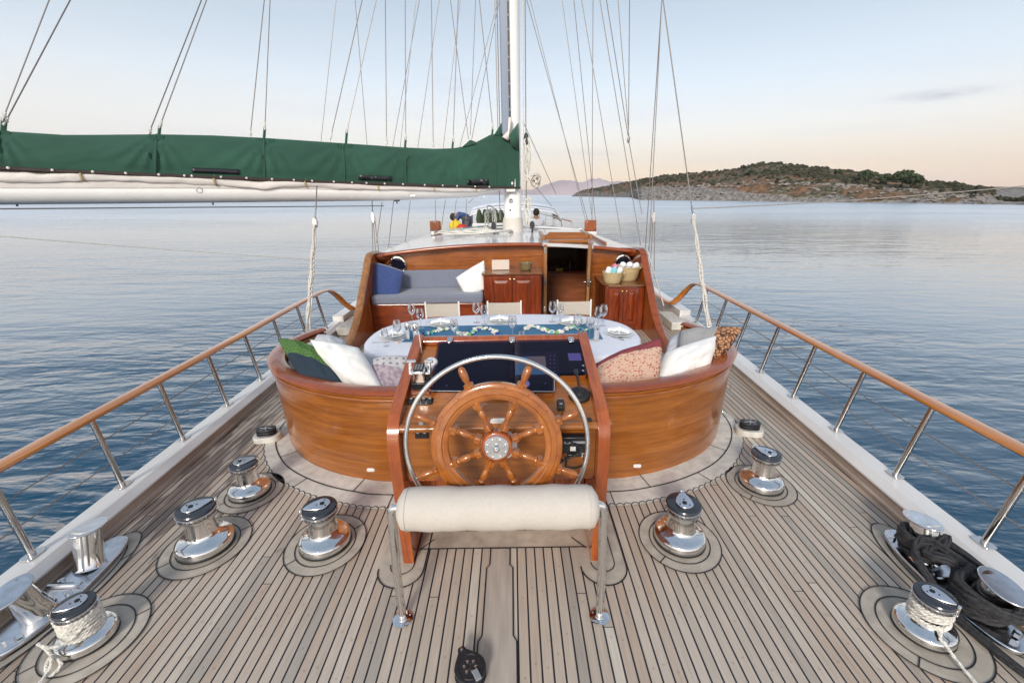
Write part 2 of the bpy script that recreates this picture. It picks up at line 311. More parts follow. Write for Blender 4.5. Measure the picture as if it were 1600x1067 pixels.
    h = math_node(N, L, 'SUBTRACT', math_node(N, L, 'MULTIPLY', g.outputs[0], .25), mask)
    bm = N('ShaderNodeBump'); bm.inputs['Strength'].default_value = .35; bm.inputs['Distance'].default_value = .003; L(h, bm.inputs['Height']); L(bm.outputs[0], b.inputs['Normal'])
deck_material()
def water_material():
    m, n, b, N, L = nodemat('sea_water')
    t = N('ShaderNodeTexCoord')
    def nz_(sx, sy, det, rotz=0, dist=0):
        mp_ = N('ShaderNodeMapping'); mp_.inputs['Scale'].default_value = (sx, sy, 1); mp_.inputs['Rotation'].default_value = (0, 0, rotz); L(t.outputs['Object'], mp_.inputs[0])
        z = N('ShaderNodeTexNoise'); z.inputs['Scale'].default_value = 1; z.inputs['Detail'].default_value = det; z.inputs['Distortion'].default_value = dist; L(mp_.outputs[0], z.inputs[0]); return z.outputs[0]
    a = nz_(.22, .75, 3, .12, .5); c = nz_(1.1, 3.0, 3, -.25, .4); d = nz_(5, 10, 2, .1)
    h = math_node(N, L, 'ADD', math_node(N, L, 'MULTIPLY', a, .42), math_node(N, L, 'ADD', math_node(N, L, 'MULTIPLY', c, .155), math_node(N, L, 'MULTIPLY', d, .02)))
    bm = N('ShaderNodeBump'); bm.inputs['Strength'].default_value = .8; bm.inputs['Distance'].default_value = .8; L(h, bm.inputs['Height']); L(bm.outputs[0], b.inputs['Normal'])
    b.inputs['Base Color'].default_value = (.008,.058,.110, 1)
    # calm slicks: long lanes where the surface is smoother
    p = nz_(.012, .045, 4, .15, 1.2); pr = N('ShaderNodeMapRange'); L(p, pr.inputs[0]); pr.inputs[1].default_value = .42; pr.inputs[2].default_value = .62; pr.inputs[3].default_value = .22; pr.inputs[4].default_value = .80
    ln = N('ShaderNodeVectorMath'); ln.operation = 'LENGTH'; L(t.outputs['Object'], ln.inputs[0])
    def ramp_(lo, hi, a_, b_):
        q = N('ShaderNodeMapRange'); q.interpolation_type = 'SMOOTHSTEP'; L(ln.outputs['Value'], q.inputs[0]); q.inputs[1].default_value = lo; q.inputs[2].default_value = hi; q.inputs[3].default_value = a_; q.inputs[4].default_value = b_; return q.outputs[0]
    L(math_node(N, L, 'MULTIPLY', pr.outputs[0], math_node(N, L, 'ADD', ramp_(6, 20, 1.6, .50), ramp_(40, 160, 0, .25))), bm.inputs['Strength'])
    b.inputs['Roughness'].default_value = .5; b.inputs['Specular IOR Level'].default_value = 0
    # mirror share rises towards grazing views; distance roughens what a pixel sees of the waves
    lw = N('ShaderNodeLayerWeight'); lw.inputs[0].default_value = .5; L(bm.outputs[0], lw.inputs['Normal'])
    fc = math_node(N, L, 'POWER', lw.outputs['Facing'], 3.1)
    gl = N('ShaderNodeBsdfGlossy'); L(bm.outputs[0], gl.inputs['Normal']); gl.inputs[0].default_value = (.97, .98, 1, 1); L(ramp_(15, 130, .06, .30), gl.inputs['Roughness'])
    ms_ = N('ShaderNodeMixShader'); L(fc, ms_.inputs[0]); L(b.outputs[0], ms_.inputs[1]); L(gl.outputs[0], ms_.inputs[2])
    L(ms_.outputs[0], n.nodes['Material Output'].inputs['Surface'])
water_material()

def uvmat(name, kind):
    """two-tone cushion covers: the print runs in the cushion's own UVs"""
    m, n, b, N, L = nodemat(name)
    uv = N('ShaderNodeUVMap'); s = N('ShaderNodeSeparateXYZ'); L(uv.outputs[0], s.inputs[0])
    def vor(sc, feat='F1'):
        v = N('ShaderNodeTexVoronoi'); v.inputs['Scale'].default_value = sc; v.feature = feat; L(uv.outputs[0], v.inputs['Vector']); return v
    def mix(f, a, c, mode='MIX'):
        x = N('ShaderNodeMixRGB'); x.blend_type = mode
        for q, i in ((f, 0), (a, 1), (c, 2)):
            if isinstance(q, tuple): x.inputs[i].default_value = (*q, 1)
            elif isinstance(q, (int, float)): x.inputs[i].default_value = q
            else: L(q, x.inputs[i])
        return x.outputs[0]
    def dots(sc, r):
        sc3 = N('ShaderNodeVectorMath'); sc3.operation = 'SCALE'; L(uv.outputs[0], sc3.inputs[0]); sc3.inputs['Scale'].default_value = sc
        v = N('ShaderNodeTexVoronoi'); v.inputs['Scale'].default_value = 1; v.inputs['Randomness'].default_value = .12; L(sc3.outputs[0], v.inputs['Vector'])
        return math_node(N, L, 'LESS_THAN', v.outputs['Distance'], r)
    nzn = N('ShaderNodeTexNoise'); nzn.inputs['Scale'].default_value = 9; nzn.inputs['Detail'].default_value = 5; L(uv.outputs[0], nzn.inputs[0])
    def nmask(lo, hi): 
        r = N('ShaderNodeMapRange'); L(nzn.outputs[0], r.inputs[0]); r.inputs[1].default_value = lo; r.inputs[2].default_value = hi; return r.outputs[0]
    diag = math_node(N, L, 'SUBTRACT', s.outputs[1], s.outputs[0])
    if kind == 'green':
        A = mix(dots(13, .25), (.075,.17,.035), (.02,.06,.018)); B = (.012,.028,.045); f = math_node(N, L, 'GREATER_THAN', math_node(N, L, 'ADD', s.outputs[1], math_node(N, L, 'MULTIPLY', s.outputs[0], .25)), .52)
    elif kind == 'lilac':
        A = mix(dots(6, .22), (.50,.48,.48), (.20,.19,.22)); B = mix(nmask(.42, .55), (.25,.20,.24), (.38,.32,.36)); f = math_node(N, L, 'GREATER_THAN', math_node(N, L, 'ADD', s.outputs[1], math_node(N, L, 'MULTIPLY', s.outputs[0], .3)), .75)
    elif kind == 'floral':
        vv = vor(26); vm = math_node(N, L, 'LESS_THAN', vv.outputs['Distance'], .36); vm2 = math_node(N, L, 'MULTIPLY', vm, nmask(.35, .5))
        B = mix(vm2, (.58,.40,.30), (.34,.06,.055)); B = mix(math_node(N, L, 'LESS_THAN', vor(60).outputs['Distance'], .22), B, (.50,.20,.12)); A = mix(nmask(.45, .6), (.24,.045,.055), (.17,.035,.045)); f = math_node(N, L, 'GREATER_THAN', s.outputs[1], .72)
    elif kind == 'brown':
        vv = vor(13, 'DISTANCE_TO_EDGE'); vm = math_node(N, L, 'GREATER_THAN', vv.outputs['Distance'], .09)
        B = mix(vm, (.055,.022,.012), (.45,.22,.11)); A = mix(dots(16, .15), (.36,.35,.34), (.2,.2,.2)); f = math_node(N, L, 'LESS_THAN', s.outputs[0], .62)
    L(mix(f, B, A), b.inputs['Base Color']); b.inputs['Roughness'].default_value = .85
    bm = N('ShaderNodeBump'); bm.inputs['Strength'].default_value = .35; bm.inputs['Distance'].default_value = .01; L(nzn.outputs[0], bm.inputs['Height']); L(bm.outputs[0], b.inputs['Normal'])
for k in ('green', 'lilac', 'floral', 'brown'): uvmat('pillow_'+k, k)
def island_material():
    m, n, b, N, L = nodemat('island_ground')
    t = N('ShaderNodeTexCoord'); at = N('ShaderNodeAttribute'); at.attribute_name = 'shore'
    def noise(sc, det): 
        z = N('ShaderNodeTexNoise'); z.inputs['Scale'].default_value = sc; z.inputs['Detail'].default_value = det; L(t.outputs['Object'], z.inputs[0]); return z.outputs[0]
    def rr(x, lo, hi, c1, c2):
        r = N('ShaderNodeValToRGB'); r.color_ramp.elements[0].position = lo; r.color_ramp.elements[1].position = hi
        r.color_ramp.elements[0].color = (*c1, 1); r.color_ramp.elements[1].color = (*c2, 1); L(x, r.inputs[0]); return r.outputs[0]
    def mix(f, a, c):
        x = N('ShaderNodeMixRGB'); L(f, x.inputs[0]); L(a, x.inputs[1]); L(c, x.inputs[2]); return x.outputs[0]
    rock = rr(noise(.5, 9), .38, .62, (.14,.13,.12), (.31,.285,.26))
    scrub = rr(noise(.45, 8), .36, .64, (.030,.034,.020), (.17,.135,.075))
    earth = rr(noise(.3, 7), .38, .65, (.10,.065,.035), (.27,.145,.075))
    e2 = rr(noise(.045, 7), .50, .58, (0, 0, 0), (1, 1, 1))
    hill = mix(e2, scrub, earth)
    shore = math_node(N, L, 'SUBTRACT', at.outputs['Fac'], math_node(N, L, 'MULTIPLY', math_node(N, L, 'SUBTRACT', noise(.10, 7), .5), 2.6))
    sh = N('ShaderNodeMapRange'); L(shore, sh.inputs[0]); sh.inputs[1].default_value = -.08; sh.inputs[2].default_value = .12
    L(mix(sh.outputs[0], hill, rock), b.inputs['Base Color']); b.inputs['Roughness'].default_value = .9
    bm = N('ShaderNodeBump'); bm.inputs['Strength'].default_value = 1; bm.inputs['Distance'].default_value = 1.2; L(noise(.6, 8), bm.inputs['Height']); L(bm.outputs[0], b.inputs['Normal'])
island_material()
mat('mountain', (.55,.45,.44), .9, var=.2, vs=(.001,)*3)
mat('shrub_green', (.050,.050,.028), .9, var=.5, vs=(.4,)*3)
mat('leaf_green', (.06,.085,.04), .8, var=.35, vs=(1,)*3); mat('bark', (.12,.08,.05), .9)
mat('hull_white', (.7,.7,.7), .3)

# ------------------------------------------------------------ mesh builder
WLOC = {}
def tag(o, label=None, cat=None, group=None, kind=None):
    if label: o['label'] = label
    if cat: o['category'] = cat
    if group: o['group'] = group
    if kind: o['kind'] = kind
    return o
def thing(name, label, cat, loc=(0, 0, 0), group=None):
    o = bpy.data.objects.new(name, None); COL.objects.link(o); o.location = loc; WLOC[o.name] = Vector(loc); o.empty_display_size = .1
    return tag(o, label, cat, group)
def sm_curve(pts, n=6, closed=False):
    P = [Vector(p) for p in pts]; out = []; N = len(P)
    for i in range(N if closed else N-1):
        p0 = P[(i-1) % N] if closed or i > 0 else P[0]; p1 = P[i]; p2 = P[(i+1) % N]; p3 = P[(i+2) % N] if closed or i+2 < N else P[-1]
        for k in range(n):
            t = k/n; out.append(.5*((2*p1)+(p2-p0)*t+(2*p0-5*p1+4*p2-p3)*t*t+(3*p1-p0-3*p2+p3)*t**3))
    if not closed: out.append(P[-1].copy())
    return out
class MB:
    def __init__(s): s.v = []; s.f = []; s.m = []; s.mi = 0; s.uv = {}
    def add(s, vs, fs):
        b = len(s.v); s.v += [Vector(v) for v in vs]; s.f += [tuple(b+i for i in f) for f in fs]; s.m += [s.mi]*len(fs); return s
    def box(s, c, d, rz=0, R=None, taper=1):
        x, y, z = d[0]/2, d[1]/2, d[2]/2; vs = []
        for k in (-1, 1):
            t = 1 if k < 0 else taper
            for i, j in ((-1, -1), (1, -1), (1, 1), (-1, 1)): vs.append(Vector((i*x*t, j*y*t, k*z)))
        Rm = R if R is not None else Matrix.Rotation(rz, 3, 'Z')
        vs = [Rm @ q + Vector(c) for q in vs]
        return s.add(vs, [(3, 2, 1, 0), (4, 5, 6, 7), (0, 1, 5, 4), (1, 2, 6, 5), (2, 3, 7, 6), (3, 0, 4, 7)])
    def tube(s, path, r, n=8, closed=False, caps=True, squash=None):
        P = [Vector(p) for p in path]; N = len(P); rs = r if isinstance(r, (list, tuple)) else [r]*N
        T = []
        for i in range(N):
            a = P[(i-1) % N] if closed or i > 0 else P[0]; c = P[(i+1) % N] if closed or i < N-1 else P[-1]; d = (c-a)
            T.append(d.normalized() if d.length > 1e-9 else Vector((0, 0, 1)))
        ref = Vector((0, 0, 1)) if abs(T[0].z) < .9 else Vector((1, 0, 0))
        nrm = (ref - T[0]*ref.dot(T[0])).normalized(); vs = []
        for i in range(N):
            nrm = (nrm - T[i]*nrm.dot(T[i])); nrm = nrm.normalized() if nrm.length > 1e-6 else T[i].orthogonal().normalized()
            bn = T[i].cross(nrm)
            for k in range(n):
                a = 2*math.pi*k/n; q = nrm*math.cos(a)*rs[i]+bn*math.sin(a)*rs[i]
                if squash: q = Vector((q.x*squash[0], q.y*squash[1], q.z*squash[2]))
                vs.append(P[i]+q)
        fs = []
        for i in range(N if closed else N-1):
            j = (i+1) % N
            for k in range(n): k2 = (k+1) % n; fs.append((i*n+k, i*n+k2, j*n+k2, j*n+k))
        if caps and not closed: fs.append(tuple(range(n-1, -1, -1))); fs.append(tuple((N-1)*n+k for k in range(n)))
        return s.add(vs, fs)
    def lathe(s, prof, o=(0, 0, 0), R=None, n=28, caps=True):
        R = R if R is not None else Matrix.Identity(3); o = Vector(o); vs = []; fs = []; N = len(prof)
        for (r, z) in prof:
            for k in range(n): a = 2*math.pi*k/n; vs.append(o + R @ Vector((r*math.cos(a), r*math.sin(a), z)))
        for i in range(N-1):
            for k in range(n): k2 = (k+1) % n; fs.append((i*n+k, i*n+k2, (i+1)*n+k2, (i+1)*n+k))
        if caps:
            if prof[0][0] > 1e-5: fs.append(tuple(range(n-1, -1, -1)))
            if prof[-1][0] > 1e-5: fs.append(tuple((N-1)*n+k for k in range(n)))
        return s.add(vs, fs)
    def prism(s, poly, t, o=(0, 0, 0), R=None):
        """poly: 2d outline in local xy, thickness t along +z"""
        R = R if R is not None else Matrix.Identity(3); o = Vector(o); n = len(poly)
        vs = [o + R @ Vector((p[0], p[1], 0)) for p in poly] + [o + R @ Vector((p[0], p[1], t)) for p in poly]
        fs = [tuple(range(n-1, -1, -1)), tuple(range(n, 2*n))]
        for i in range(n): j = (i+1) % n; fs.append((i, j, n+j, n+i))
        return s.add(vs, fs)
    def band(s, a, b, closed=False):
        """sheet between two polylines of equal length"""
        n = len(a); vs = list(a)+list(b); fs = []
        for i in range(n if closed else n-1): j = (i+1) % n; fs.append((i, j, n+j, n+i))
        return s.add(vs, fs)
    def grid(s, rows, closed=False):
        n = len(rows[0]); vs = [q for r in rows for q in r]; fs = []
        for i in range(len(rows)-1):
            for k in range(n if closed else n-1): k2 = (k+1) % n; fs.append((i*n+k, i*n+k2, (i+1)*n+k2, (i+1)*n+k))
        return s.add(vs, fs)
    def blob(s, c, r, seed=0, n=8, jit=.2, sq=(1, 1, 1)):
        rnd = random.Random(seed); c = Vector(c); vs = []; fs = []; rows = n//2+1
        for i in range(rows):
            th = math.pi*i/(rows-1)
            for k in range(n):
                a = 2*math.pi*k/n; q = r*(1+rnd.uniform(-jit, jit)); vs.append(c+Vector((math.sin(th)*math.cos(a)*q*sq[0], math.sin(th)*math.sin(a)*q*sq[1], math.cos(th)*q*sq[2])))
        for i in range(rows-1):
            for k in range(n): k2 = (k+1) % n; fs.append((i*n+k, (i+1)*n+k, (i+1)*n+k2, i*n+k2))
        return s.add(vs, fs)
    def build(s, name, mats, parent=None, smooth=True, ang=35, bevel=0, label=None, sol=0, loc=None, seg=2):
        me = bpy.data.meshes.new(name); off = Vector((0, 0, 0))
        if parent is not None: off = WLOC.get(parent.name, off)
        elif loc is not None: off = Vector(loc)
        me.from_pydata([tuple(v-off) for v in s.v], [], s.f)
        if not isinstance(mats, (list, tuple)): mats = [mats]
        for q in mats: me.materials.append(M[q])
        if len(mats) > 1: me.polygons.foreach_set('material_index', s.m)
        me.validate(); me.update()
        if smooth:
            me.shade_smooth(); me.set_sharp_from_angle(angle=R_(ang))
        o = bpy.data.objects.new(name, me); COL.objects.link(o); WLOC[o.name] = off.copy()
        if parent is not None: o.parent = parent
        else: o.location = off
        if sol: md = o.modifiers.new('s', 'SOLIDIFY'); md.thickness = sol
        if bevel: md = o.modifiers.new('b', 'BEVEL'); md.width = bevel; md.segments = seg; md.limit_method = 'ANGLE'; md.angle_limit = R_(35); md.harden_normals = False
        if label: o['label'] = label
        return o
def copy_tree(o, parent=None, loc=None, rz=None, label=None, scale=None):
    c = o.copy(); COL.objects.link(c); c.parent = parent; WLOC[c.name] = Vector(loc) if loc is not None else WLOC.get(o.name, Vector()).copy()
    if loc is not None: c.location = loc
    if rz is not None: c.rotation_euler = (0, 0, rz)
    if scale is not None: c.scale = (scale,)*3 if isinstance(scale, (int, float)) else scale
    if label: c['label'] = label
    for ch in list(o.children): copy_tree(ch, c)
    return c
def axisR(d, upv=(0, 0, 1)):
    """rotation taking +Z to d"""
    return Vector(d).normalized().to_track_quat('Z', 'Y').to_matrix()
def frame(x, y, z): return Matrix((Vector(x), Vector(y), Vector(z))).transposed()
def rrect(w, h, r, n=5):
    P = []
    for cx, cy, a0 in ((w/2-r, h/2-r, 0), (-w/2+r, h/2-r, 90), (-w/2+r, -h/2+r, 180), (w/2-r, -h/2+r, 270)):
        for k in range(n+1): a = R_(a0+90*k/n); P.append((cx+r*math.cos(a), cy+r*math.sin(a)))
    return P
# ============================================================ THE SEA AND THE LAND
def sea_obj(mb, name, mats, **k):
    o = mb.build(name, mats, **k); o.matrix_world = SEA_M; return o
def sray(u, v):
    x, y = (u-800)/FPX, (533.5-v)/FPX
    return Vector((x, math.cos(PITCH)+y*math.sin(PITCH), -math.sin(PITCH)+y*math.cos(PITCH)))
def spt(u, v, dist):
    d = sray(u, v); h = math.hypot(d.x, d.y); return d*(dist/h)
def sshore(u, v):
    d = sray(u, v); return d*(EYE/-d.z)
mb = MB(); rr_ = [0, 3, 6, 12, 25, 50, 100, 200, 400, 900, 2500, 6000, 11500]; n = 48
rows = [[Vector((r*math.cos(2*math.pi*k/n), r*math.sin(2*math.pi*k/n), -EYE)) for k in range(n)] for r in rr_[1:]]
mb.grid(rows, closed=True); mb.add([Vector((3*math.cos(2*math.pi*k/n), 3*math.sin(2*math.pi*k/n), -EYE)) for k in range(n)], [tuple(range(n))])
tag(sea_obj(mb, 'sea_water', 'sea_water', smooth=False), kind='structure')

def lerp_tab(tab, x):
    if x <= tab[0][0]: return tab[0][1]
    for (a, b), (c, d) in zip(tab, tab[1:]):
        if x <= c: return b+(d-b)*(x-a)/(c-a)
    return tab[-1][1]
from mathutils import noise as mn
TOPV = [(893, 306.5), (900, 302), (910, 297), (935, 293), (960, 288), (1000, 280), (1040, 274), (1080, 271), (1120, 267), (1145, 265), (1160, 259), (1185, 256.5), (1205, 256), (1235, 259), (1290, 265), (1330, 271), (1360, 275), (1400, 279), (1450, 286), (1500, 292), (1540, 301), (1556, 314), (1600, 315.5), (1700, 317)]
BASEV = [(893, 307.2), (985, 308.5), (1000, 312.5), (1300, 316), (1540, 319.5), (1600, 320.5), (1700, 321)]
mb = MB(); NU, NT = 420, 56; rows = []; shore = []
for i in range(NU+1):
    u = 893+(1690-893)*i/NU; vb = lerp_tab(BASEV, u); vt = lerp_tab(TOPV, u)
    p0 = sshore(u, vb); r0 = math.hypot(p0.x, p0.y); wdt = 28+min(95, (vb-vt)*2.2)
    pt = spt(u, vt, r0+wdt); H = pt.z+EYE
    row = []
    for k in range(NT+1):
        s = k/NT*1.45; dist = r0+s*wdt; d = p0.normalized(); q = Vector((p0.x, p0.y, 0)).normalized()*dist
        if s <= 1: g = .30*min(1, s/.10)**.7+.70*max(0, (s-.06)/.94)**.85 if H > 6 else min(1, s/.5)**.6
        else: g = 1-((s-1)/.45)**1.5*1.08
        z = H*g
        nn = mn.fractal(Vector((q.x*.06, q.y*.06, 0)), 1, 2, 6)*1.6
        rk = mn.hetero_terrain(Vector((q.x*.22, q.y*.22, 3)), 1, 2, 5, .7)
        env = min(1, s*6)*max(0, 1-abs(s-.5)*.9)
        z += nn*.55*env + (rk-1)*.8*min(1, s*14)*max(0, 1-s*3.2)
        if k == 0: z = -1.5
        zf = max(z, -2)-EYE; row.append(Vector((q.x, q.y, zf)))
        vv = 533.5-FPX*(q.y*math.sin(PITCH)+zf*math.cos(PITCH))/(q.y*math.cos(PITCH)-zf*math.sin(PITCH))
        RT = [(893, 302), (980, 301), (990, 296), (1010, 292), (1060, 290), (1110, 294), (1150, 299), (1200, 303), (1300, 307), (1350, 311), (1400, 314), (1450, 312), (1500, 310), (1560, 309), (1700, 309)]
        shore.append((vv-lerp_tab(RT, u))/9 if s < .7 else -1)
    rows.append(row)
mb.grid(rows)
isl = sea_obj(mb, 'island_hill', 'island_ground', ang=60)
at = isl.data.attributes.new('shore', 'FLOAT', 'POINT'); at.data.foreach_set('value', shore)
tag(isl, kind='structure')
ROWS = rows
# land across the channel, behind the spit at the right edge; the far shore at the left edge
def low_land(name, tops, vbase, dist, depth, m):
    mb = MB(); rs = []
    sh = []
    for (u, v) in tops:
        a = spt(u, vbase, dist); t = spt(u, v, dist+depth*.5); d = Vector((a.x, a.y, 0)).normalized(); H = t.z+EYE
        row = []
        for k in range(9):
            s = k/8; q = d*(dist+depth*s); z = max(0, H*math.sin(math.pi*min(.98, s))**.8) + mn.noise(Vector((q.x*.03, q.y*.03, 1)))*H*.12*(0 < k < 8); row.append(Vector((q.x, q.y, z-EYE-.3*(k == 0)))); sh.append(.7-s*2.2)
        rs.append(row)
    mb.grid(rs); o = sea_obj(mb, name, m, ang=60); tag(o, kind='structure')
    if m == 'island_ground': a_ = o.data.attributes.new('shore', 'FLOAT', 'POINT'); a_.data.foreach_set('value', sh)
tt = [(1440+8*i, lerp_tab([(1440, 303), (1480, 290), (1540, 291), (1600, 294), (1800, 297)], 1440+8*i)+mn.noise(Vector((i*.4, 0, 0)))*1.0) for i in range(46)]
low_land('hills', tt, 305.4, 900, 260, 'island_ground')
tt = [(-160+8*i, lerp_tab([(-160, 296), (0, 309), (40, 314), (95, 318.5)], -160+8*i)) for i in range(33)]
low_land('hills', tt, 306.5, 560, 120, 'island_ground')
# far mountains
tt = []
for i in range(150):
    u = 690+5*i; v = lerp_tab([(690, 300), (760, 296), (830, 297), (850, 290), (866, 284), (880, 281), (895, 283), (905, 285), (920, 280), (935, 280), (950, 284), (968, 284), (1000, 288), (1060, 293), (1200, 300), (1440, 303)], u)+mn.noise(Vector((i*.21, 5, 0)))*1.0
    tt.append((u, v))
low_land('mountains', tt, 304.4, 8500, 2500, 'mountain')
# scrub over the island: one mass of small clumps
mb = MB(); rnd = random.Random(5)
for q in range(4300):
    i = rnd.randrange(4, NU-1); k = int(rnd.uniform(.10, .74)*NT); p = ROWS[i][k]; u = 893+(1690-893)*i/NU
    if u > 1545 and rnd.random() > .12: continue
    if mn.noise(Vector((p.x*.028, p.y*.028, 2))) < -.02 and rnd.random() < .72 and k < NT*.63: continue
    if k < NT*.26 and rnd.random() < .6: continue
    r = rnd.uniform(.35, 1.15)*(1.15 if u > 1200 else 1)*(.5+rnd.random()); mb.blob(p+Vector((rnd.uniform(-1.5, 1.5), rnd.uniform(-1.5, 1.5), r*.35)), r, q, n=6, jit=.4, sq=(1.2, 1.2, .75))
tag(sea_obj(mb, 'shrubs', 'shrub_green', smooth=False), 'dark green low scrub covering the rocky island', kind='stuff')
# rocks along its shore
mb = MB()
for q in range(420):
    i = rnd.randrange(50, int(NU*.82)); k = rnd.randrange(1, 9); p = ROWS[i][k]; r = rnd.uniform(.3, 1.1)
    mb.blob(p+Vector((rnd.uniform(-1, 1), rnd.uniform(-1, 1), r*.1)), r, q, n=6, jit=.45, sq=(1.6, 1.2, .6))
mat('shore_rock', (.26,.23,.21), .9, var=.35, vs=(.6,)*3)
tag(sea_obj(mb, 'shore_rocks', 'shore_rock', smooth=False), 'pale grey boulders strewn along the island waterline', kind='stuff')
def tree(u, s, h, label, seed):
    i = int((u-893)/(1690-893)*NU); p = ROWS[i][int(s*NT)]; t = thing('olive_tree', label, 'tree', SEA_M @ p, 'trees on the island')
    r = random.Random(seed); mb = MB(); P = SEA_M @ p
    mb.tube([P-Vector((0, 0, .4)), P+Vector((.1, 0, h*.25)), P+Vector((-.1, .1, h*.5))], [h*.05, h*.04, h*.025], 6)
    for a in range(4): mb.tube([P+Vector((0, 0, h*.3)), P+Vector((math.cos(a*1.6)*h*.3, math.sin(a*1.6)*h*.3, h*.6))], [h*.025, h*.012], 5)
    mb.build('trunk', 'bark', t)
    mb = MB()
    for q in range(420):
        a = r.uniform(0, 6.28); rad = h*.48*math.sqrt(r.random()); zz = h*(.38+.55*r.random()*(1-(rad/(h*.5))**2*.6)); c = P+Vector((rad*math.cos(a), rad*math.sin(a), zz)); e = h*.055
        ax = Vector((r.uniform(-1, 1), r.uniform(-1, 1), r.uniform(-.6, 1))).normalized(); b_ = ax.orthogonal().normalized()*e; c_ = ax.cross(b_).normalized()*e*1.4
        mb.add([c-b_-c_, c+b_-c_*.6, c+b_*.8+c_, c-b_*.7+c_], [(0, 1, 2, 3)])
    mb.build('crown', 'leaf_green', t, smooth=False)
for j, (u, s, h, l) in enumerate([(1343, .30, 7.5, 'dark round tree on the island hillside left of the paired pale trees'), (1402, .26, 9, 'taller pale green tree on the island near its low right end'), (1420, .22, 7.5, 'pale green tree just right of and below the taller one on the island'),
        (1376, .28, 6, 'small round tree between the dark tree and the taller pale tree'), (1168, .30, 4.2, 'small dark tree above the white cliff in the middle of the island'), (1300, .42, 4.5, 'lone tree halfway up the island slope under the ridge')]): tree(u, s, h, l, j)

# ============================================================ THE DECK
def eL(y): return -2.60-.030*(y-2) if y < 7 else -2.75+.0*(y-7)
def eR(y): return 2.66+.048*(y-2) if y < 7 else 2.90
YS = [-1.2, 0, 1, 2, 3, 4, 5, 6, 7, 8, 10, 12, 14]
def eLx(y): return eL(y) if y <= 8 else -2.75+(y-8)*.045
def eRx(y): return eR(y) if y <= 8 else 2.90-(y-8)*.055
mb = MB(); YA = [y for y in YS if y < 7.5]+[7.6]; YF = [7.6]+[y for y in YS if y > 7.6]
mb.band([Vector((eRx(y)+.1, y, 0)) for y in YA], [Vector((eLx(y)-.1, y, 0)) for y in YA])
mb.band([Vector((-2.19+.13*(y-7.6), y, 0)) for y in YF], [Vector((eLx(y)-.1, y, 0)) for y in YF])
mb.band([Vector((eRx(y)+.1, y, 0)) for y in YF], [Vector((2.19-.13*(y-7.6), y, 0)) for y in YF])
deck = mb.build('deck', 'teak_deck', smooth=False); tag(deck, kind='structure')
for p in deck.data.polygons:
    if p.normal.z < 0: deck.data.flip_normals(); break
Z1, Z2, Z3 = .004, .008, .012
def strip(mb, path, w, z, closed=False):
    P = [Vector((p[0], p[1], 0)) for p in path]; N = len(P); a = []; b = []
    for i in range(N):
        q = P[(i-1) % N] if closed or i > 0 else P[0]; r = P[(i+1) % N] if closed or i < N-1 else P[-1]; d = (r-q); d = d.normalized() if d.length > 0 else Vector((1, 0, 0)); nn = Vector((-d.y, d.x, 0))*w/2
        a.append(P[i]-nn+Vector((0, 0, z))); b.append(P[i]+nn+Vector((0, 0, z)))
    mb.band(a, b, closed)
def fanpoly(mb, path, z): mb.add([Vector((p[0], p[1], z)) for p in path], [tuple(range(len(path)))])
def ell(cx, cy, a, b, rz=0, n=56):
    return [(cx+a*math.cos(t)*math.cos(rz)-b*math.sin(t)*math.sin(rz), cy+a*math.cos(t)*math.sin(rz)+b*math.sin(t)*math.cos(rz)) for t in [2*math.pi*k/n for k in range(n)]]
def pad(cx, cy, a, b, rz=0, inner=.72):
    mb = MB(); fanpoly(mb, ell(cx, cy, a, b, rz), Z1); mb.mi = 1
    strip(mb, ell(cx, cy, a, b, rz), .0065, Z2, True); strip(mb, ell(cx, cy, a*inner, b*inner, rz), .0065, Z2, True)
    for t in (.7, 3.9):
        p, q = [(cx+k*a*math.cos(t)*math.cos(rz)-k*b*math.sin(t)*math.sin(rz), cy+k*a*math.cos(t)*math.sin(rz)+k*b*math.sin(t)*math.cos(rz)) for k in (inner, 1)]; strip(mb, [p, q], .006, Z2)
    mb.build('mounting_pad', ['teak_pad', 'caulk'], deck, smooth=False)
# curved margin boards round the settee
BASE = [(0, 2.86), (.8, 2.86), (1.08, 2.90), (1.37, 3.00), (1.66, 3.17), (1.87, 3.38), (2.02, 3.62), (2.09, 3.86), (2.09, 4.08), (2.03, 4.30), (1.95, 4.46)]
half = sm_curve([(x, y, 0) for x, y in BASE], 6)
full = [Vector((-p.x, p.y, 0)) for p in reversed(half)][:-1]+half
def offs(path, fn):
    out = []
    for i, p in enumerate(path):
        d = (path[min(i+1, len(path)-1)]-path[max(i-1, 0)]).normalized(); nn = Vector((d.y, -d.x, 0)); out.append(p+nn*fn(p, nn))
    return out
def w1(p, n): return .06+.10*max(0, -n.y)**.8
def w2(p, n): return w1(p, n)+.05+.10*max(0, -n.y)
crop = [p for p in full if p.y < 3.95]
o1, o2 = offs(crop, w1), offs(crop, w2)
mb = MB(); mb.band([Vector((p.x, p.y, Z1)) for p in crop], [Vector((p.x, p.y, Z1)) for p in o2]); mb.mi = 1
strip(mb, o1, .010, Z2)
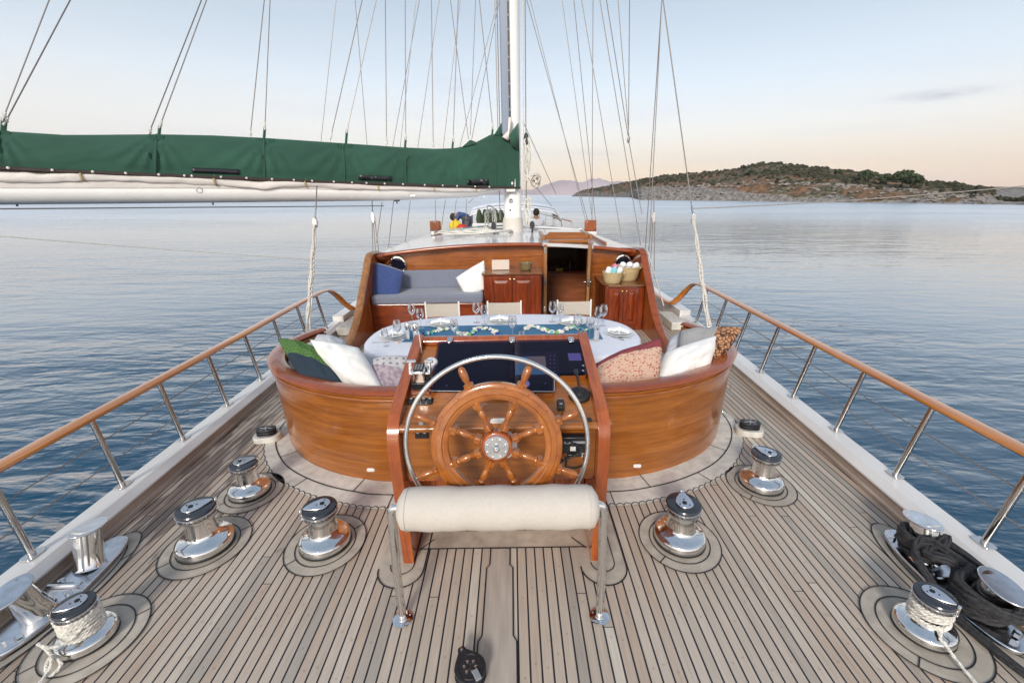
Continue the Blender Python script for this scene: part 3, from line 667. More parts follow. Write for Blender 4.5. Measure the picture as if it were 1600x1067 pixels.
# nibbed plank ends, one little arc a plank
k0 = int(-2.2/PLANK)-1
def yout(x):
    for a, b in zip(o2, o2[1:]):
        if a.x <= x <= b.x and b.x > a.x: return a.y+(b.y-a.y)*(x-a.x)/(b.x-a.x)
    return None
for k in range(k0, -k0+2):
    xa, xb = k*PLANK, (k+1)*PLANK; ya, yb = yout(xa), yout(xb)
    if ya is None or yb is None: continue
    arc = [(xa+(xb-xa)*t, ya+(yb-ya)*t+.020*math.sin(math.pi*t)**.7) for t in [q/6 for q in range(7)]]
    strip(mb, arc, .006, Z2)
for t in (.18, .36, .64, .82):
    i = int(t*len(crop)); strip(mb, [(crop[i].x, crop[i].y), (o1[i].x, o1[i].y)], .007, Z2)
for t in (.27, .43, .57, .73):
    i = int(t*len(crop)); strip(mb, [(o1[i].x, o1[i].y), (o2[i].x, o2[i].y)], .007, Z2)
mb.build('margin_board', ['teak_margin', 'caulk'], deck, smooth=False)
# pads under the helm console and the board across its foot
mb = MB()
def stad(cx, y0, y1, a): return [(cx+a*math.cos(t), y0+a*math.sin(t)) for t in [math.pi+math.pi*k/16 for k in range(17)]]+[(cx+a, y1), (cx-a, y1)]
for sx in (-1, 1):
    mb.mi = 0; c = .02+sx*.60; fanpoly(mb, stad(c, 2.02, 2.75, .135), Z1+.0006*sx); mb.mi = 1; strip(mb, stad(c, 2.02, 2.75, .135)[:-1], .008, Z2+.001); strip(mb, stad(c, 2.05, 2.75, .07)[:-1], .006, Z2+.001)
mb.mi = 0; fanpoly(mb, [(-.50, 2.17), (.54, 2.17), (.54, 2.32), (-.50, 2.32)], Z1+.002); mb.mi = 1; strip(mb, [(-.50, 2.17), (.54, 2.17)], .008, Z2+.002)
for x0, x1 in ((-.50, -.42), (.54, .46)): strip(mb, [(x0, 2.16), (x1, 2.25)], .007, Z2+.0025)
mb.build('console_margin_board', ['teak_pad', 'caulk'], deck, smooth=False)
# king plank, its edges stepping out where planks are nibbed in
mb = MB(); kx = .005
stp = [(2.17, .062), (2.02, .062), (2.01, .066), (1.95, .070), (1.945, .078), (1.66, .083), (1.64, .083), (1.60, .092), (1.2, .095), (.6, .10)]
stp = [(2.17, .060), (2.04, .060), (2.02, .0775), (1.70, .0785), (1.60, .0785), (1.57, .096), (.4, .098)]
Lp = [(kx-w, y) for y, w in stp]; Rp = [(kx+w, y) for y, w in stp]
fanpoly(mb, Lp+Rp[::-1], Z1); mb.mi = 1; strip(mb, Lp, .007, Z2); strip(mb, Rp, .007, Z2)
mb.build('king_plank', ['teak_plain', 'caulk'], deck, smooth=False)
WIN = [(-1.90, 2.76, .185, 0), (-1.88, 2.23, .205, 0), (-1.115, 2.235, .20, 0), (-2.07, 1.615, .20, 0), (1.14, 2.22, .20, 0), (1.95, 2.76, .19, 0), (2.13, 1.60, .20, 0)]
for x, y, r, a in WIN: pad(x, y, r*1.22, r*1.3, inner=.74)
for sx, cx, cy in ((-1, -2.45, 1.86), (1, 2.50, 1.84)): pad(cx, cy, .17, .50, rz=.03*sx, inner=.80)

# ============================================================ BULWARKS AND RAILS
def bulwark(sgn, ex, label):
    t = thing('bulwark', label, 'bulwark', (ex(3), 3, 0), 'bulwarks along the deck edges')
    ys = [-.8, 0, 1, 2, 3, 4, 5, 6, 7.05]; s = sgn
    def ext(prof, ys, name, m, **k):
        mb = MB(); rows = [[Vector((ex(y)+s*a, y, b)) for a, b in prof] for y in ys]; mb.grid(rows, closed=True)
        n = len(prof); mb.add(rows[0], [tuple(range(n))]); mb.add(rows[-1], [tuple(range(n))]); return mb.build(name, m, t, ang=30, **k)
    ext([(.0, .0), (.006, .085), (.03, .085), (.03, 0)], ys, 'waterway_plank', 'teak_brown')
    ext([(-.03, .005), (-.03, .03), (0, .03), (0, .005)], ys, 'edge_plank', 'teak_brown')
    ext([(-.008, .088), (-.006, .100), (.045, .140), (.170, .143), (.185, .130), (.185, .088)], ys, 'cap', 'gelcoat')
    ext([(.06, .087), (.170, .087), (.10, -1.7), (.0, -1.7)], ys, 'hull_side', 'hull_white')
    # forward of the gate: higher wall with its own wooden rail
    yf = [7.06, 8, 9, 10, 12, 14, 16, 19, 22]
    exf = lambda y: ex(7.0)*(1-max(0, y-9)**2*.0035)
    mb = MB(); rows = [[Vector((exf(y)+s*a, y, b)) for a, b in [(0, -.3), (0, .22+max(0, y-9)*.03), (.18, .22+max(0, y-9)*.03), (.10, -1.7)]] for y in yf]; mb.grid(rows, True); mb.add(rows[0], [(0, 1, 2, 3)]); mb.build('forward_hull', 'gelcoat', t, ang=30)
    return t
bulwark(-1, eL, 'white port bulwark with weathered wood strip, left side of the deck')
bulwark(1, eR, 'white starboard bulwark with weathered wood strip, right side of the deck')
for s, ex, side in ((-1, eL, 'left'), (1, eR, 'right')):
    # low box step in the waterway by the gate
    cx = ex(6.6)-s*.13; mb = MB(); mb.box((cx, 7.0, .07), (.24, .7, .13)); o = mb.build('deck_locker', 'teak_margin', bevel=.012, loc=(cx, 6.9, 0)); tag(o, 'low pale wooden box step against the bulwark on the %s side deck' % side, 'deck box', 'low boxes at the side deck gates')
def railing(s, pts_feet, rail, label):
    t = thing('railing', label, 'railing', (rail[0][0], 3, .2), 'wooden topped guard rails')
    base = sm_curve(rail, 6)
    # moulded handrail: flat oval swept along the curve
    mb = MB(); n = 12
    prof = [(.054, -.004), (.050, .010), (.034, .017), (.012, .019), (-.012, .019), (-.034, .017), (-.050, .010), (-.054, -.004), (-.046, -.014), (-.020, -.020), (.020, -.020), (.046, -.014)]
    rows = []
    for i, p in enumerate(base):
        fz = 1+1.3*max(0, min(1, (.70-p.z)/.2))*(1 if i < len(base)-8 else .3)
        d = (base[min(i+1, len(base)-1)]-base[max(i-1, 0)]).normalized(); sd_ = d.cross(Vector((0, 0, 1))).normalized(); u_ = sd_.cross(d); rows.append([p+sd_*a+u_*b*fz for a, b in prof])
    mb.grid(rows, True); mb.add(rows[0], [tuple(range(n))]); mb.add(rows[-1], [tuple(range(n))]); mb.build('handrail', 'handrail_wood', t, ang=50)
    for (fx, fy, tx, ty, tz) in pts_feet:
        mb = MB(); a = Vector((fx, fy, .14)); b = Vector((tx, ty, tz-.02)); mb.tube([a, b], .0185, 12)
        o = mb.build('stanchion', 'post_steel', t)
        mb = MB(); mb.prism(rrect(.075, .10, .02), .008, (fx, fy, .1435)); mb.build('foot_plate', 'steel', o, bevel=.002)
    for h in (.36, .66):
        path = []
        for (fx, fy, tx, ty, tz) in pts_feet: path.append(Vector((fx, fy, .14)).lerp(Vector((tx, ty, tz)), h))
        mb = MB(); mb.tube(path, .0042, 6); mb.build('guard_wire', 'wire', t)
ysf = [1.28+.63*k for k in range(10)]; ysf = [y for y in ysf if y < 6.9]
def rz(y): return .735
fl = [(-2.735-.028*(y-2), y*1.028, -2.745-.03*(y-2), y+.03, .725) for y in [.70, 1.33, 1.97, 2.60, 3.22, 3.85, 4.48, 5.12, 5.78, 6.45]]
fr = [(2.815+.042*(y-2), y*1.028, 2.89+.035*(y-2), y+.03, .725) for y in [.70, 1.33, 1.96, 2.59, 3.21, 3.84, 4.47, 5.11, 5.77, 6.45]]
railing(-1, fl, [(-2.66, -.6, .73), (-2.70, 1, .73), (-2.735, 2, .73), (-2.79, 4, .73), (-2.85, 6, .73), (-2.865, 6.7, .72), (-2.86, 6.98, .66), (-2.80, 7.12, .53), (-2.72, 7.2, .38), (-2.64, 7.32, .285), (-2.60, 7.7, .27)], 'long varnished handrail on steel posts down the left side of the deck')
railing(1, fr, [(2.80, -.6, .73), (2.86, 1, .73), (2.89, 2, .73), (2.96, 4, .73), (3.02, 6, .73), (3.05, 6.75, .72), (3.04, 7.02, .66), (2.98, 7.14, .53), (2.90, 7.22, .38), (2.84, 7.34, .285), (2.80, 7.7, .27)], 'long varnished handrail on steel posts down the right side of the deck')
for s, x0, side in ((-1, -2.62, 'left'), (1, 2.82, 'right')):
    mb = MB(); P = sm_curve([(x0, 7.72, .27), (x0, 9, .28), (x0-s*.1, 12, .36), (x0-s*.45, 16, .5)], 6); mb.tube(P, .035, 8, squash=(1.2, 1, .7)); o = mb.build('low_rail', 'handrail_wood', loc=(x0, 7.7, .2)); tag(o, 'low varnished rail going forward beside the cabin, %s side' % side, 'rail', 'low rails beside the cabin')

# ============================================================ DECKHOUSE
house = thing('deckhouse', 'varnished wooden deckhouse with white cambered roof and open doorway', 'deckhouse', (0, 7.6, 0))
YB = 7.6; HW = 2.20
def roofz(x, y=7.6): return 1.335-.155*(x/2.2)**2 + (y-7.6)*.012
DX0, DX1 = .70, 1.40     # doorway
# bulkhead in two leaves with the doorway between
def bulk(x0, x1, name):
    mb = MB(); n = 14; a = []; b = []
    for i in range(n+1):
        x = x0+(x1-x0)*i/n; a.append(Vector((x, YB, -.3))); b.append(Vector((x, YB, roofz(x)-.035)))
    a2 = [p+Vector((0, .05, 0)) for p in a]; b2 = [p+Vector((0, .05, 0)) for p in b]
    mb.band(a, b); mb.band(b, b2); mb.band(b2, a2); mb.add([a[0], b[0], b2[0], a2[0]], [(0, 1, 2, 3)]); mb.add([a[-1], b[-1], b2[-1], a2[-1]], [(3, 2, 1, 0)])
    o = mb.build(name, 'wood_x', house, ang=30); return o
bulk(-HW, DX0-.06, 'bulkhead'); bulk(DX1+.06, HW, 'bulkhead')
# plank seams on the bulkhead (thin grooves)
mb = MB()
for x0, x1 in ((-HW+.02, DX0-.08), (DX1+.08, HW-.02)):
    for z in (.62, .78, .94, 1.09): mb.box(((x0+x1)/2, YB-.0005, z), (x1-x0, .003, .003))
mb.build('plank_seams', 'mahogany_x', house, smooth=False)
# roof
mb = MB(); ys = [7.50, 7.6, 8.5, 9.5, 10.5, 11.4, 11.9]; rows = []; und = []
for y in ys:
    hw = 2.26-.13*(max(0, y-7.5)) if y < 11 else 2.26-.13*3.5-(y-11)*.4
    rows.append([Vector((hw*q/12, y, roofz(hw*q/12, y)-(0 if y < 11.5 else .15))) for q in range(-12, 13)])
    und.append([p-Vector((0, 0, .055)) for p in rows[-1]])
mb.grid(rows); mb.grid([r[::-1] for r in und]); mb.band(rows[0], und[0]); mb.band([r[0] for r in rows], [r[0] for r in und]); mb.band([r[-1] for r in rows], [r[-1] for r in und]); mb.band(rows[-1], und[-1])
mb.build('roof', 'roof_white', house, ang=40)
# roof panel seams, faint
mb = MB()
for x in [q*.30 for q in range(-6, 7)]:
    a = [Vector((x*(1-.06*(y-7.6)), y, roofz(x, y)+.0022)) for y in (7.56, 9, 10.5, 11.2)]; b = [p+Vector((.005, 0, 0)) for p in a]; mb.band(a, b)
mat('seam_grey', (.42,.42,.44), .5); mb.build('roof_seams', 'seam_grey', house, smooth=False)
# rounded eave moulding
for x0, x1 in ((-2.24, DX0-.085), (DX1+.085, 2.24)):
    mb = MB(); mb.tube([Vector((x0+(x1-x0)*k/20, 7.478, roofz(x0+(x1-x0)*k/20)-.030)) for k in range(21)], .034, 10); mb.build('eave_moulding', 'mahogany', house, ang=60)
# cabin sides
for s in (-1, 1):
    mb = MB(); a = [Vector((s*(2.2-.13*(y-7.5)), y, -.2)) for y in (7.62, 9, 10.5, 11.6)]; b = [Vector((s*(2.18-.13*(y-7.5)), y, roofz(2.2, y)-.04)) for y in (7.62, 9, 10.5, 11.6)]; mb.band(a, b); mb.build('side_wall', 'gelcoat', house, sol=.04)
mb = MB(); mb.box((0, 11.7, .5), (3.2, .05, 1.35)); mb.build('front_wall', 'gelcoat', house)
# wing boards sweeping down from the roof to the deck
WP = [(7.56, 1.20), (7.25, 1.22), (7.08, 1.19), (6.86, .98), (6.60, .74), (6.36, .50), (6.12, .32), (5.88, .20), (5.60, .12), (5.42, .0), (7.56, 0)]
top = sm_curve([(0, y, z) for y, z in WP[1:10]], 5); top = [Vector((0, 7.56, 1.20))]+top
for s in (-1, 1):
    prof = [(p.y, p.z) for p in top]+[(7.56, 0.0)]
    mb = MB(); n = len(prof); a = [Vector((s*2.18, y, z)) for y, z in prof]; b = [Vector((s*2.245, y, z)) for y, z in prof]; mb.add(a+b, [tuple(range(n)), tuple(range(2*n-1, n-1, -1))]+[(i, i+n, (i+1) % n+n, (i+1) % n) for i in range(n)])
    w = mb.build('wing_board', 'wood_z' if s < 0 else 'wood_z', house, ang=30, label='swept side board at the %s end of the deckhouse' % ('left' if s < 0 else 'right'))
    mb = MB(); path = [Vector((s*2.212, p.y, p.z)) for p in top]; mb.tube(path, .046, 8, squash=(1.25, .8, .8)); mb.build('edge_trim', 'mahogany' if s > 0 else 'oak_trim', w, ang=50)
# door frame, sliding hatch, open door leaf
fr_ = []
for x in (DX0-.03, DX1+.03):
    mb = MB(); mb.box((x, 7.56, .52), (.06, .16, 1.55)); f = mb.build('door_jamb', 'oak_trim', house, bevel=.006)
    if x < 1:
        for z in (.18, .66, 1.20): mb = MB(); mb.box((x-.005, 7.474, z), (.035, .006, .10)); mb.build('hinge', 'steel', f, bevel=.001)
mb = MB(); mb.box(((DX0+DX1)/2, 7.60, 1.27), (DX1-DX0, .07, .07)); mb.build('door_head', 'oak_trim', house, bevel=.005)
mb = MB(); mb.box(((DX0+DX1)/2, 7.56, -.02), (DX1-DX0, .16, .06)); mb.build('door_sill', 'teak_margin', house, bevel=.005)
# hatch slide: box on the roof with a shaped board across
h = MB()
for x in (DX0-.055, DX1+.05): h.box((x, 8.05, 1.40), (.055, 1.0, .09))
hs = h.build('hatch_runner', 'oak_trim', house, bevel=.008)
mb = MB(); mb.box((1.05, 8.32, 1.425), (.64, .9, .05)); mb.build('hatch_lid', 'roof_white', house, bevel=.02)
poly = [(-.40, 0), (.42, 0), (.42, .05), (.33, .065), (.30, .105), (-.30, .115), (-.34, .08), (-.42, .065), (-.42, .03)]
mb = MB(); mb.prism([(p[0], p[1]*1.1) for p in poly], .045, (1.045, 7.68, 1.36), frame((1, 0, 0), (0, 0, 1), (0, -1, 0))); mb.build('hatch_board', 'wood_honey', house, bevel=.008)
mb = MB(); mb.box((1.06, 7.56, 1.335), (.66, .10, .045)); mb.build('hatch_board', 'wood_honey', house, bevel=.008)
# door leaf swung open towards us, seen edge-on
mb = MB(); a0 = Vector((DX1+.02, 7.48, 0)); a1 = Vector((DX1-.075, 6.95, 0)); d = (a1-a0).normalized(); L_ = .55
Rd = frame(d, d.cross(Vector((0, 0, 1)))*-1, (0, 0, 1))
mb.box((a0+a1)/2+Vector((0, 0, .70)), (L_, .045, 1.22), R=frame(d, Vector((-d.y, d.x, 0)), (0, 0, 1))); dr = mb.build('door', 'oak_trim', house, bevel=.005)
mb = MB(); q = a1+d*.012+Vector((0, 0, .74)); mb.box(q, (.006, .03, .13), R=frame(d, Vector((-d.y, d.x, 0)), (0, 0, 1))); mb.tube([q+Vector((0, -.01, .02)), q+Vector((-.05, -.035, .02)), q+Vector((-.09, -.02, .02))], .008, 6); mb.tube([q+Vector((0, -.01, .02)), q+Vector((.05, -.02, .02))], .008, 6); mb.build('door_handle', 'steel', dr, bevel=.001)
# portholes
for x, z in ((-1.88, .985), (2.02, .95)):
    c = Vector((x, YB-.012, z)); Rp_ = axisR((0, -1, 0))
    mb = MB(); mb.lathe([(.112, -.01), (.150, -.01), (.155, .012), (.145, .030), (.120, .034), (.112, .02), (.112, -.01)], c, Rp_, 36, caps=False); p = mb.build('porthole', 'chrome', house, ang=30)
    mb = MB(); mb.lathe([(.0, .008), (.113, .008)], c, Rp_, 32, caps=False); mb.build('glass', 'smoked', p)
    mb = MB()
    for a in range(8): mb.lathe([(.007, .028), (.006, .038), (0, .040)], c+Rp_ @ Vector((.133*math.cos(a*.785), .133*math.sin(a*.785), 0)), Rp_, 6)
    mb.build('bolt', 'steel', p)
# corner gussets (varnished blocks catching the light)
for s in (-1, 1):
    mb = MB(); c = Vector((s*2.175, YB, 1.14)); mb.add([c+Vector((0, -.0, -.16)), c+Vector((0, -.28, .02)), c+Vector((-s*.30, 0, .06)), c+Vector((0, 0, .06)), c+Vector((-s*.02, -.22, .055)), c+Vector((-s*.14, -.03, -.04))], [(0, 1, 4, 5), (5, 4, 2), (0, 5, 2, 3)]); mb.build('corner_block', 'mahogany', house, sol=.02)
# inside, seen through the doorway
ins = MB()
x0, x1, y0, y1, z0, z1 = -.3, 1.72, 7.66, 10.6, -.9, 1.24
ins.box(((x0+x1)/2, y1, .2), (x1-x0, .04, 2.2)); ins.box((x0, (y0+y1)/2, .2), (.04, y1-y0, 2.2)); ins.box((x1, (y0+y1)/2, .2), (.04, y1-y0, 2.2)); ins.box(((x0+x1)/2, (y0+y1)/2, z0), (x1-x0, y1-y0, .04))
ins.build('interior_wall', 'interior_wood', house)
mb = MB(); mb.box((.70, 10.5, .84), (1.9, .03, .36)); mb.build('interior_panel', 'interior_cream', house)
bar = thing('bar_counter', 'dark curved bar counter inside the cabin doorway', 'bar', (1.05, 9.6, -.9))
mb = MB(); prof = [(.1, 8.7), (.35, 9.0), (.7, 9.15), (1.2, 9.18), (1.66, 9.18), (1.66, 9.7), (.1, 9.7)]; sp_ = [(p.x, p.y) for p in sm_curve([(a, b, 0) for a, b in prof[:5]], 5)]+[(1.66, 9.7), (.1, 9.7)]
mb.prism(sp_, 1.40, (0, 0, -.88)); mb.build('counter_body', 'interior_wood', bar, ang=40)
mb = MB(); mb.prism([(a, b-.04) for a, b in sp_], .035, (0, 0, .522)); mb.build('counter_top', 'mahogany_x', bar, ang=40)
# ============================================================ COCKPIT JOINERY
def panel_door(par, x0, x1, z0, z1, y, knob_side):
    mb = MB(); w = x1-x0; hh = z1-z0; cx, cz = (x0+x1)/2, (z0+z1)/2
    f = .055
    for (a, b, c, d) in ((x0, z0, x0+f, z1), (x1-f, z0, x1, z1), (x0+f, z0, x1-f, z0+f), (x0+f, z1-f, x1-f, z1)): mb.box(((a+c)/2, y, (b+d)/2), (c-a-.0005, .022, d-b-.0005))
    o = mb.build('cupboard_door', 'mahogany_z', par, bevel=.003)
    mb = MB(); a = [(x0+f, z0+f), (x1-f, z0+f), (x1-f, z1-f), (x0+f, z1-f)]; g = .045; b = [(x0+f+g, z0+f+g), (x1-f-g, z0+f+g), (x1-f-g, z1-f-g), (x0+f+g, z1-f-g)]
    A = [Vector((p, y+.006, q)) for p, q in a]; B = [Vector((p, y-.012, q)) for p, q in b]; mb.add(A+B, [(0, 1, 5, 4), (1, 2, 6, 5), (2, 3, 7, 6), (3, 0, 4, 7), (4, 5, 6, 7)]); mb.build('raised_panel', 'mahogany_z', o, smooth=False)
    mb = MB(); kx = x1-.028 if knob_side > 0 else x0+.028; mb.lathe([(.006, 0), (.006, .012), (.013, .016), (.013, .024), (0, .028)], (kx, y-.011, z1-.035), axisR((0, -1, 0)), 12); mb.build('knob', 'brass', o)
def cupboard(x0, x1, yf, yb, zt, label, xd0, xd1, chamfer=0):
    t = thing('cupboard', label, 'cupboard', ((x0+x1)/2, (yf+yb)/2, 0), 'varnished cupboards either side of the cabin door')
    mb = MB(); mb.box(((x0+x1)/2, (yf+yb)/2, zt/2-.01), (x1-x0, yb-yf, zt-.03)); mb.build('carcass', 'mahogany_z', t, bevel=.004)
    xm = (xd0+xd1)/2; panel_door(t, xd0, xm-.004, .10, zt-.055, yf-.012, 1); panel_door(t, xm+.004, xd1, .10, zt-.055, yf-.012, -1)
    P = [(x0-.03, yb), (x0-.03, yf+.02+chamfer), (x0-.03+chamfer*.6+.01, yf-.035), (x1+.02, yf-.035), (x1+.02, yb)]
    mb = MB(); mb.prism(P, .032, (0, 0, zt-.024)); mb.build('top', 'counter', t, bevel=.008)
    return t
cupboard(-.365, .57, 6.98, 7.59, .905, 'varnished double cupboard left of the open cabin door with raised panels', -.26, .46)
cupboard(1.56, 2.17, 6.72, 7.59, .735, 'varnished double cupboard right of the open door with towel baskets on top', 1.62, 2.08, .12)
# built-in sofa
t = thing('bench_sofa', 'blue grey cushioned bench built against the cabin wall', 'sofa', (-1.27, 7.2, 0))
mb = MB(); mb.box((-1.27, 7.20, .23), (1.80, .76, .47)); mb.build('bench_base', 'mahogany_x', t, bevel=.006)
mb = MB(); mb.tube([(-2.17, 6.82, .455), (-.39, 6.82, .455)], .012, 8); mb.build('edge_trim', 'mahogany_x', t)
def cushion(name, c, d, m, par, R=None, bev=.035, cuts=0):
    mb = MB(); mb.box(c, d, R=R); o = mb.build(name, m, par, bevel=bev, seg=4); return o
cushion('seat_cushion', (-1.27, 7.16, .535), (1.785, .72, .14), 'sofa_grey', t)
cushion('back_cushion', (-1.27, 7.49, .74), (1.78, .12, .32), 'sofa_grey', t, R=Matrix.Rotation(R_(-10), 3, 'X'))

# curved settee: coaming wall, cap, seats
st = thing('curved_settee', 'large horseshoe settee with varnished curved coaming and pale cushions', 'settee', (0, 3.6, 0))
CZ = .765
outer = full; inner_ = offs(full, lambda p, n: -.07)
def arcs(path, z): return [Vector((p.x, p.y, z)) for p in path]
flare = lambda z: offs(full, lambda p, n: .035*z)
rowsO = [arcs(flare(z), z) for z in (0, .2, .4, .6, CZ-.02)]
mb = MB(); mb.grid(rowsO); inn = arcs(inner_, CZ-.02); inb = arcs(inner_, 0); mb.band(rowsO[-1], inn); mb.band(inn, inb)
for e in (0, -1): mb.add([r[e] for r in rowsO]+[inn[e], inb[e]], [tuple(range(len(rowsO)+2))])
mb.build('coaming_wall', 'wood_honey', st, ang=50)
# cap: wide rounded rail
cap_c = offs(full, lambda p, n: -.015); n = 14
prof = [(.072*math.cos(2*math.pi*k/n), .022*math.sin(2*math.pi*k/n)) for k in range(n)]
def sweep(mb, path, prof, z, tilt=0):
    rows = []
    for i, p in enumerate(path):
        d = (path[min(i+1, len(path)-1)]-path[max(i-1, 0)]).normalized(); nn = Vector((d.y, -d.x, 0)); rows.append([Vector((p.x, p.y, z))+nn*a+Vector((0, 0, b+tilt*a)) for a, b in prof])
    mb.grid(rows, True); mb.add(rows[0], [tuple(range(len(prof)))]); mb.add(rows[-1], [tuple(range(len(prof)))])
mb = MB(); sweep(mb, cap_c, prof, CZ+.004, -.05); mb.build('cap_rail', 'mahogany', st, ang=60)
mb = MB(); sweep(mb, offs(full, lambda p, n: .032), [(.012*math.cos(k*.785), .012*math.sin(k*.785)) for k in range(8)], CZ-.05); mb.build('beading', 'wood_x', st, ang=60)
# seats
def inset(d): return offs(full, lambda p, n: -d)
mb = MB(); a, b = inset(.10), inset(.66)
a = [p for p in a if p.y < 4.40]; ib = [inset(.66)[i] for i in range(len(full)) if inset(.10)[i].y < 4.40]
mb.band(arcs(a, .02), arcs(a, .34)); mb.band(arcs(a, .34), arcs(ib, .34)); mb.band(arcs(ib, .34), arcs(ib, .02)); mb.build('seat_base', 'mahogany_x', st, ang=50)
def roundprof(w, h, r):
    return [(p[0], p[1]) for p in rrect(w, h, r, 4)]
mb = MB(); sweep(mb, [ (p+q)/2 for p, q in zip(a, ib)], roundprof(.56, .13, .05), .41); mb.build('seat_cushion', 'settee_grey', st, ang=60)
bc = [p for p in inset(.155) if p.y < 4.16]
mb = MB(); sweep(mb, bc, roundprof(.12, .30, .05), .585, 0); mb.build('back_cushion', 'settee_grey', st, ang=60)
# small fittings on the coaming
for i_, (u, v) in enumerate([(581, 731), (994, 727)]):
    p = Yp(u, v, 2.90); p = Vector((p.x, 2.885 if abs(p.x) < 1 else 2.90, p.z))
    mb = MB(); mb.prism(rrect(.062, .03, .013), .014, (p.x, p.y-.018, .105), frame((1, 0, 0), (0, 0, 1), (0, -1, 0))); mb.build('courtesy_light', 'plastic_white', st, bevel=.004)
for s in (-1, 1):
    mb = MB(); mb.lathe([(.022, 0), (.022, .004), (.012, .008), (.0, .02)], (s*2.085, 3.72, .11), axisR((s, -.35, 0)), 14); mb.build('drain_fitting', 'steel', st)
    mb = MB(); mb.lathe([(.030, 0), (.030, .002), (.0, .003)], (s*2.062, 3.60, .42), axisR((s, -.42, 0)), 20); mb.build('wood_plug', 'mahogany', st)
mb = MB(); mb.lathe([(.024, 0), (.024, .03), (.018, .034), (.018, .07), (.008, .08)], (-.665, 2.85, .42), axisR((-.3, -1, .1)), 14); o = mb.build('power_socket', 'plastic_grey', st)

# ============================================================ HELM CONSOLE
wood('mahogany_side', (.30,.058,.010), (.46,.110,.018), (20, 3, 3), rough=.2, coat=.9, bump=.01, fig=.3, warm=.12)
cx0 = .02
hc = thing('helm_console', 'varnished helm console with black glass instrument panel and steel hinges', 'console', (cx0, 2.4, 0))
SP = [(2.92, 0), (2.93, .9), (2.93, 1.10), (2.915, 1.155), (2.87, 1.180), (2.82, 1.178), (2.20, 1.008), (2.10, .965), (2.045, .90), (2.03, .80), (2.04, .5), (2.065, 0)]
for s in (-1, 1):
    mb = MB(); c = sm_curve([(0, y, z) for y, z in SP[2:-1]], 4); prof = [(2.92, 0)]+[(p.y, p.z) for p in c]+[(2.065, 0)]
    x = cx0+s*.565; n = len(prof); a = [Vector((x-.032, y, z)) for y, z in prof]; b = [Vector((x+.032, y, z)) for y, z in prof]
    mb.add(a+b, [tuple(range(n)), tuple(range(2*n-1, n-1, -1))]+[(i, i+n, (i+1) % n+n, (i+1) % n) for i in range(n)])
    mb.build('side_panel', 'mahogany_side', hc, bevel=.012, seg=4, ang=45)
# dash plane: from the knee up to the top board
DA = Vector((cx0, 2.10, .925)); DB = Vector((cx0, 2.86, 1.135)); du = (DB-DA).normalized(); dn = Vector((1, 0, 0)).cross(du).normalized()
if dn.z < 0: dn = -dn
def dash(u, v, h=0): return Pp(u, v, DA+dn*h, dn)
DR = frame((1, 0, 0), du, dn)
def onbox(c, w, l, h, name, m, par=hc, bev=.004, lift=0):
    mb = MB(); mb.box(Vector(c)+dn*(h/2+lift), (w, l, h), R=DR); return mb.build(name, m, par, bevel=bev)
W_ = .532*2
mb = MB(); mb.box((DA+DB)/2-dn*.012, (W_, (DB-DA).length, .024), R=DR); mb.build('dash_board', 'wood_honey', hc)
mb = MB(); mb.tube([(cx0-.532, 2.865, 1.150), (cx0+.532, 2.865, 1.150)], .042, 10, squash=(1, 1.1, .75)); mb.build('top_board', 'mahogany_side', hc, ang=60)
mb = MB(); mb.box((cx0, 2.90, .56), (W_, .03, 1.12)); mb.build('back_panel', 'wood_x', hc)
# rounded ledge and lower face
mb = MB(); mb.tube([(cx0-.532, 2.085, .912), (cx0+.532, 2.085, .912)], .030, 12, squash=(1, 1, .8)); mb.build('ledge', 'wood_honey', hc, ang=60)
mb = MB(); mb.box((cx0, 2.115, .735), (W_, .03, .31)); mb.build('front_panel', 'wood_honey', hc)
mb = MB()
for k in range(11): mb.box((cx0-.484+k*.0968, 2.40, .31), (.0955, .024, .53))
mb.build('lower_boards', 'wood_z', hc, bevel=.003)
for s in (-1, 1):
    mb = MB(); mb.box((cx0+s*.50, 2.385, .31), (.06, .03, .53)); mb.build('lower_stile', 'wood_z', hc, bevel=.004)
mb = MB(); mb.box((cx0, 2.26, .567), (W_, .30, .028)); mb.build('lower_rail', 'mahogany_side', hc, bevel=.004)
for s in (-1, 1):
    mb = MB(); mb.box((cx0+s*.34, 2.365, .50), (.18, .02, .018)); mb.build('lower_handle', 'mahogany_side', hc, bevel=.004)
mb = MB(); mb.box((cx0, 2.385, .04), (W_, .05, .085)); mb.build('kick_board', 'teak_brown', hc)
# instrument box under smoked glass
tl, tr = dash(684, 533, .05), dash(912, 529, .05); bl, br = dash(671, 610, .05), dash(866, 611, .05); mr, ml_ = dash(919, 583, .05), dash(866, 584, .05)
def loc2(p): q = p-DA; return (q.x, q.dot(du))
poly = [loc2(p) for p in (bl, br, ml_, mr, tr, tl)]
def roundpoly(P, r):
    out = []; n = len(P)
    for i in range(n):
        a, b, c = Vector(P[i-1]).to_2d(), Vector(P[i]).to_2d(), Vector(P[(i+1) % n]).to_2d(); d1 = (a-b).normalized(); d2 = (c-b).normalized()
        p1, p2 = b+d1*r, b+d2*r
        for k in range(5): t = k/4; out.append(tuple((p1*(1-t)**2+b*2*t*(1-t)+p2*t*t)))
    return out
RP = frame((1, 0, 0), du, dn)
rp = roundpoly(poly, .014)
mb = MB(); mb.prism([(x*.985, y) for x, y in rp], .034, DA, RP); box_ = mb.build('instrument_box', 'wood_x', hc)
mb = MB(); mb.prism([(x*.97, y*.985+.003) for x, y in rp], .002, DA+dn*.0345, RP); mb.build('bezel', 'screen_dark', box_, smooth=False)
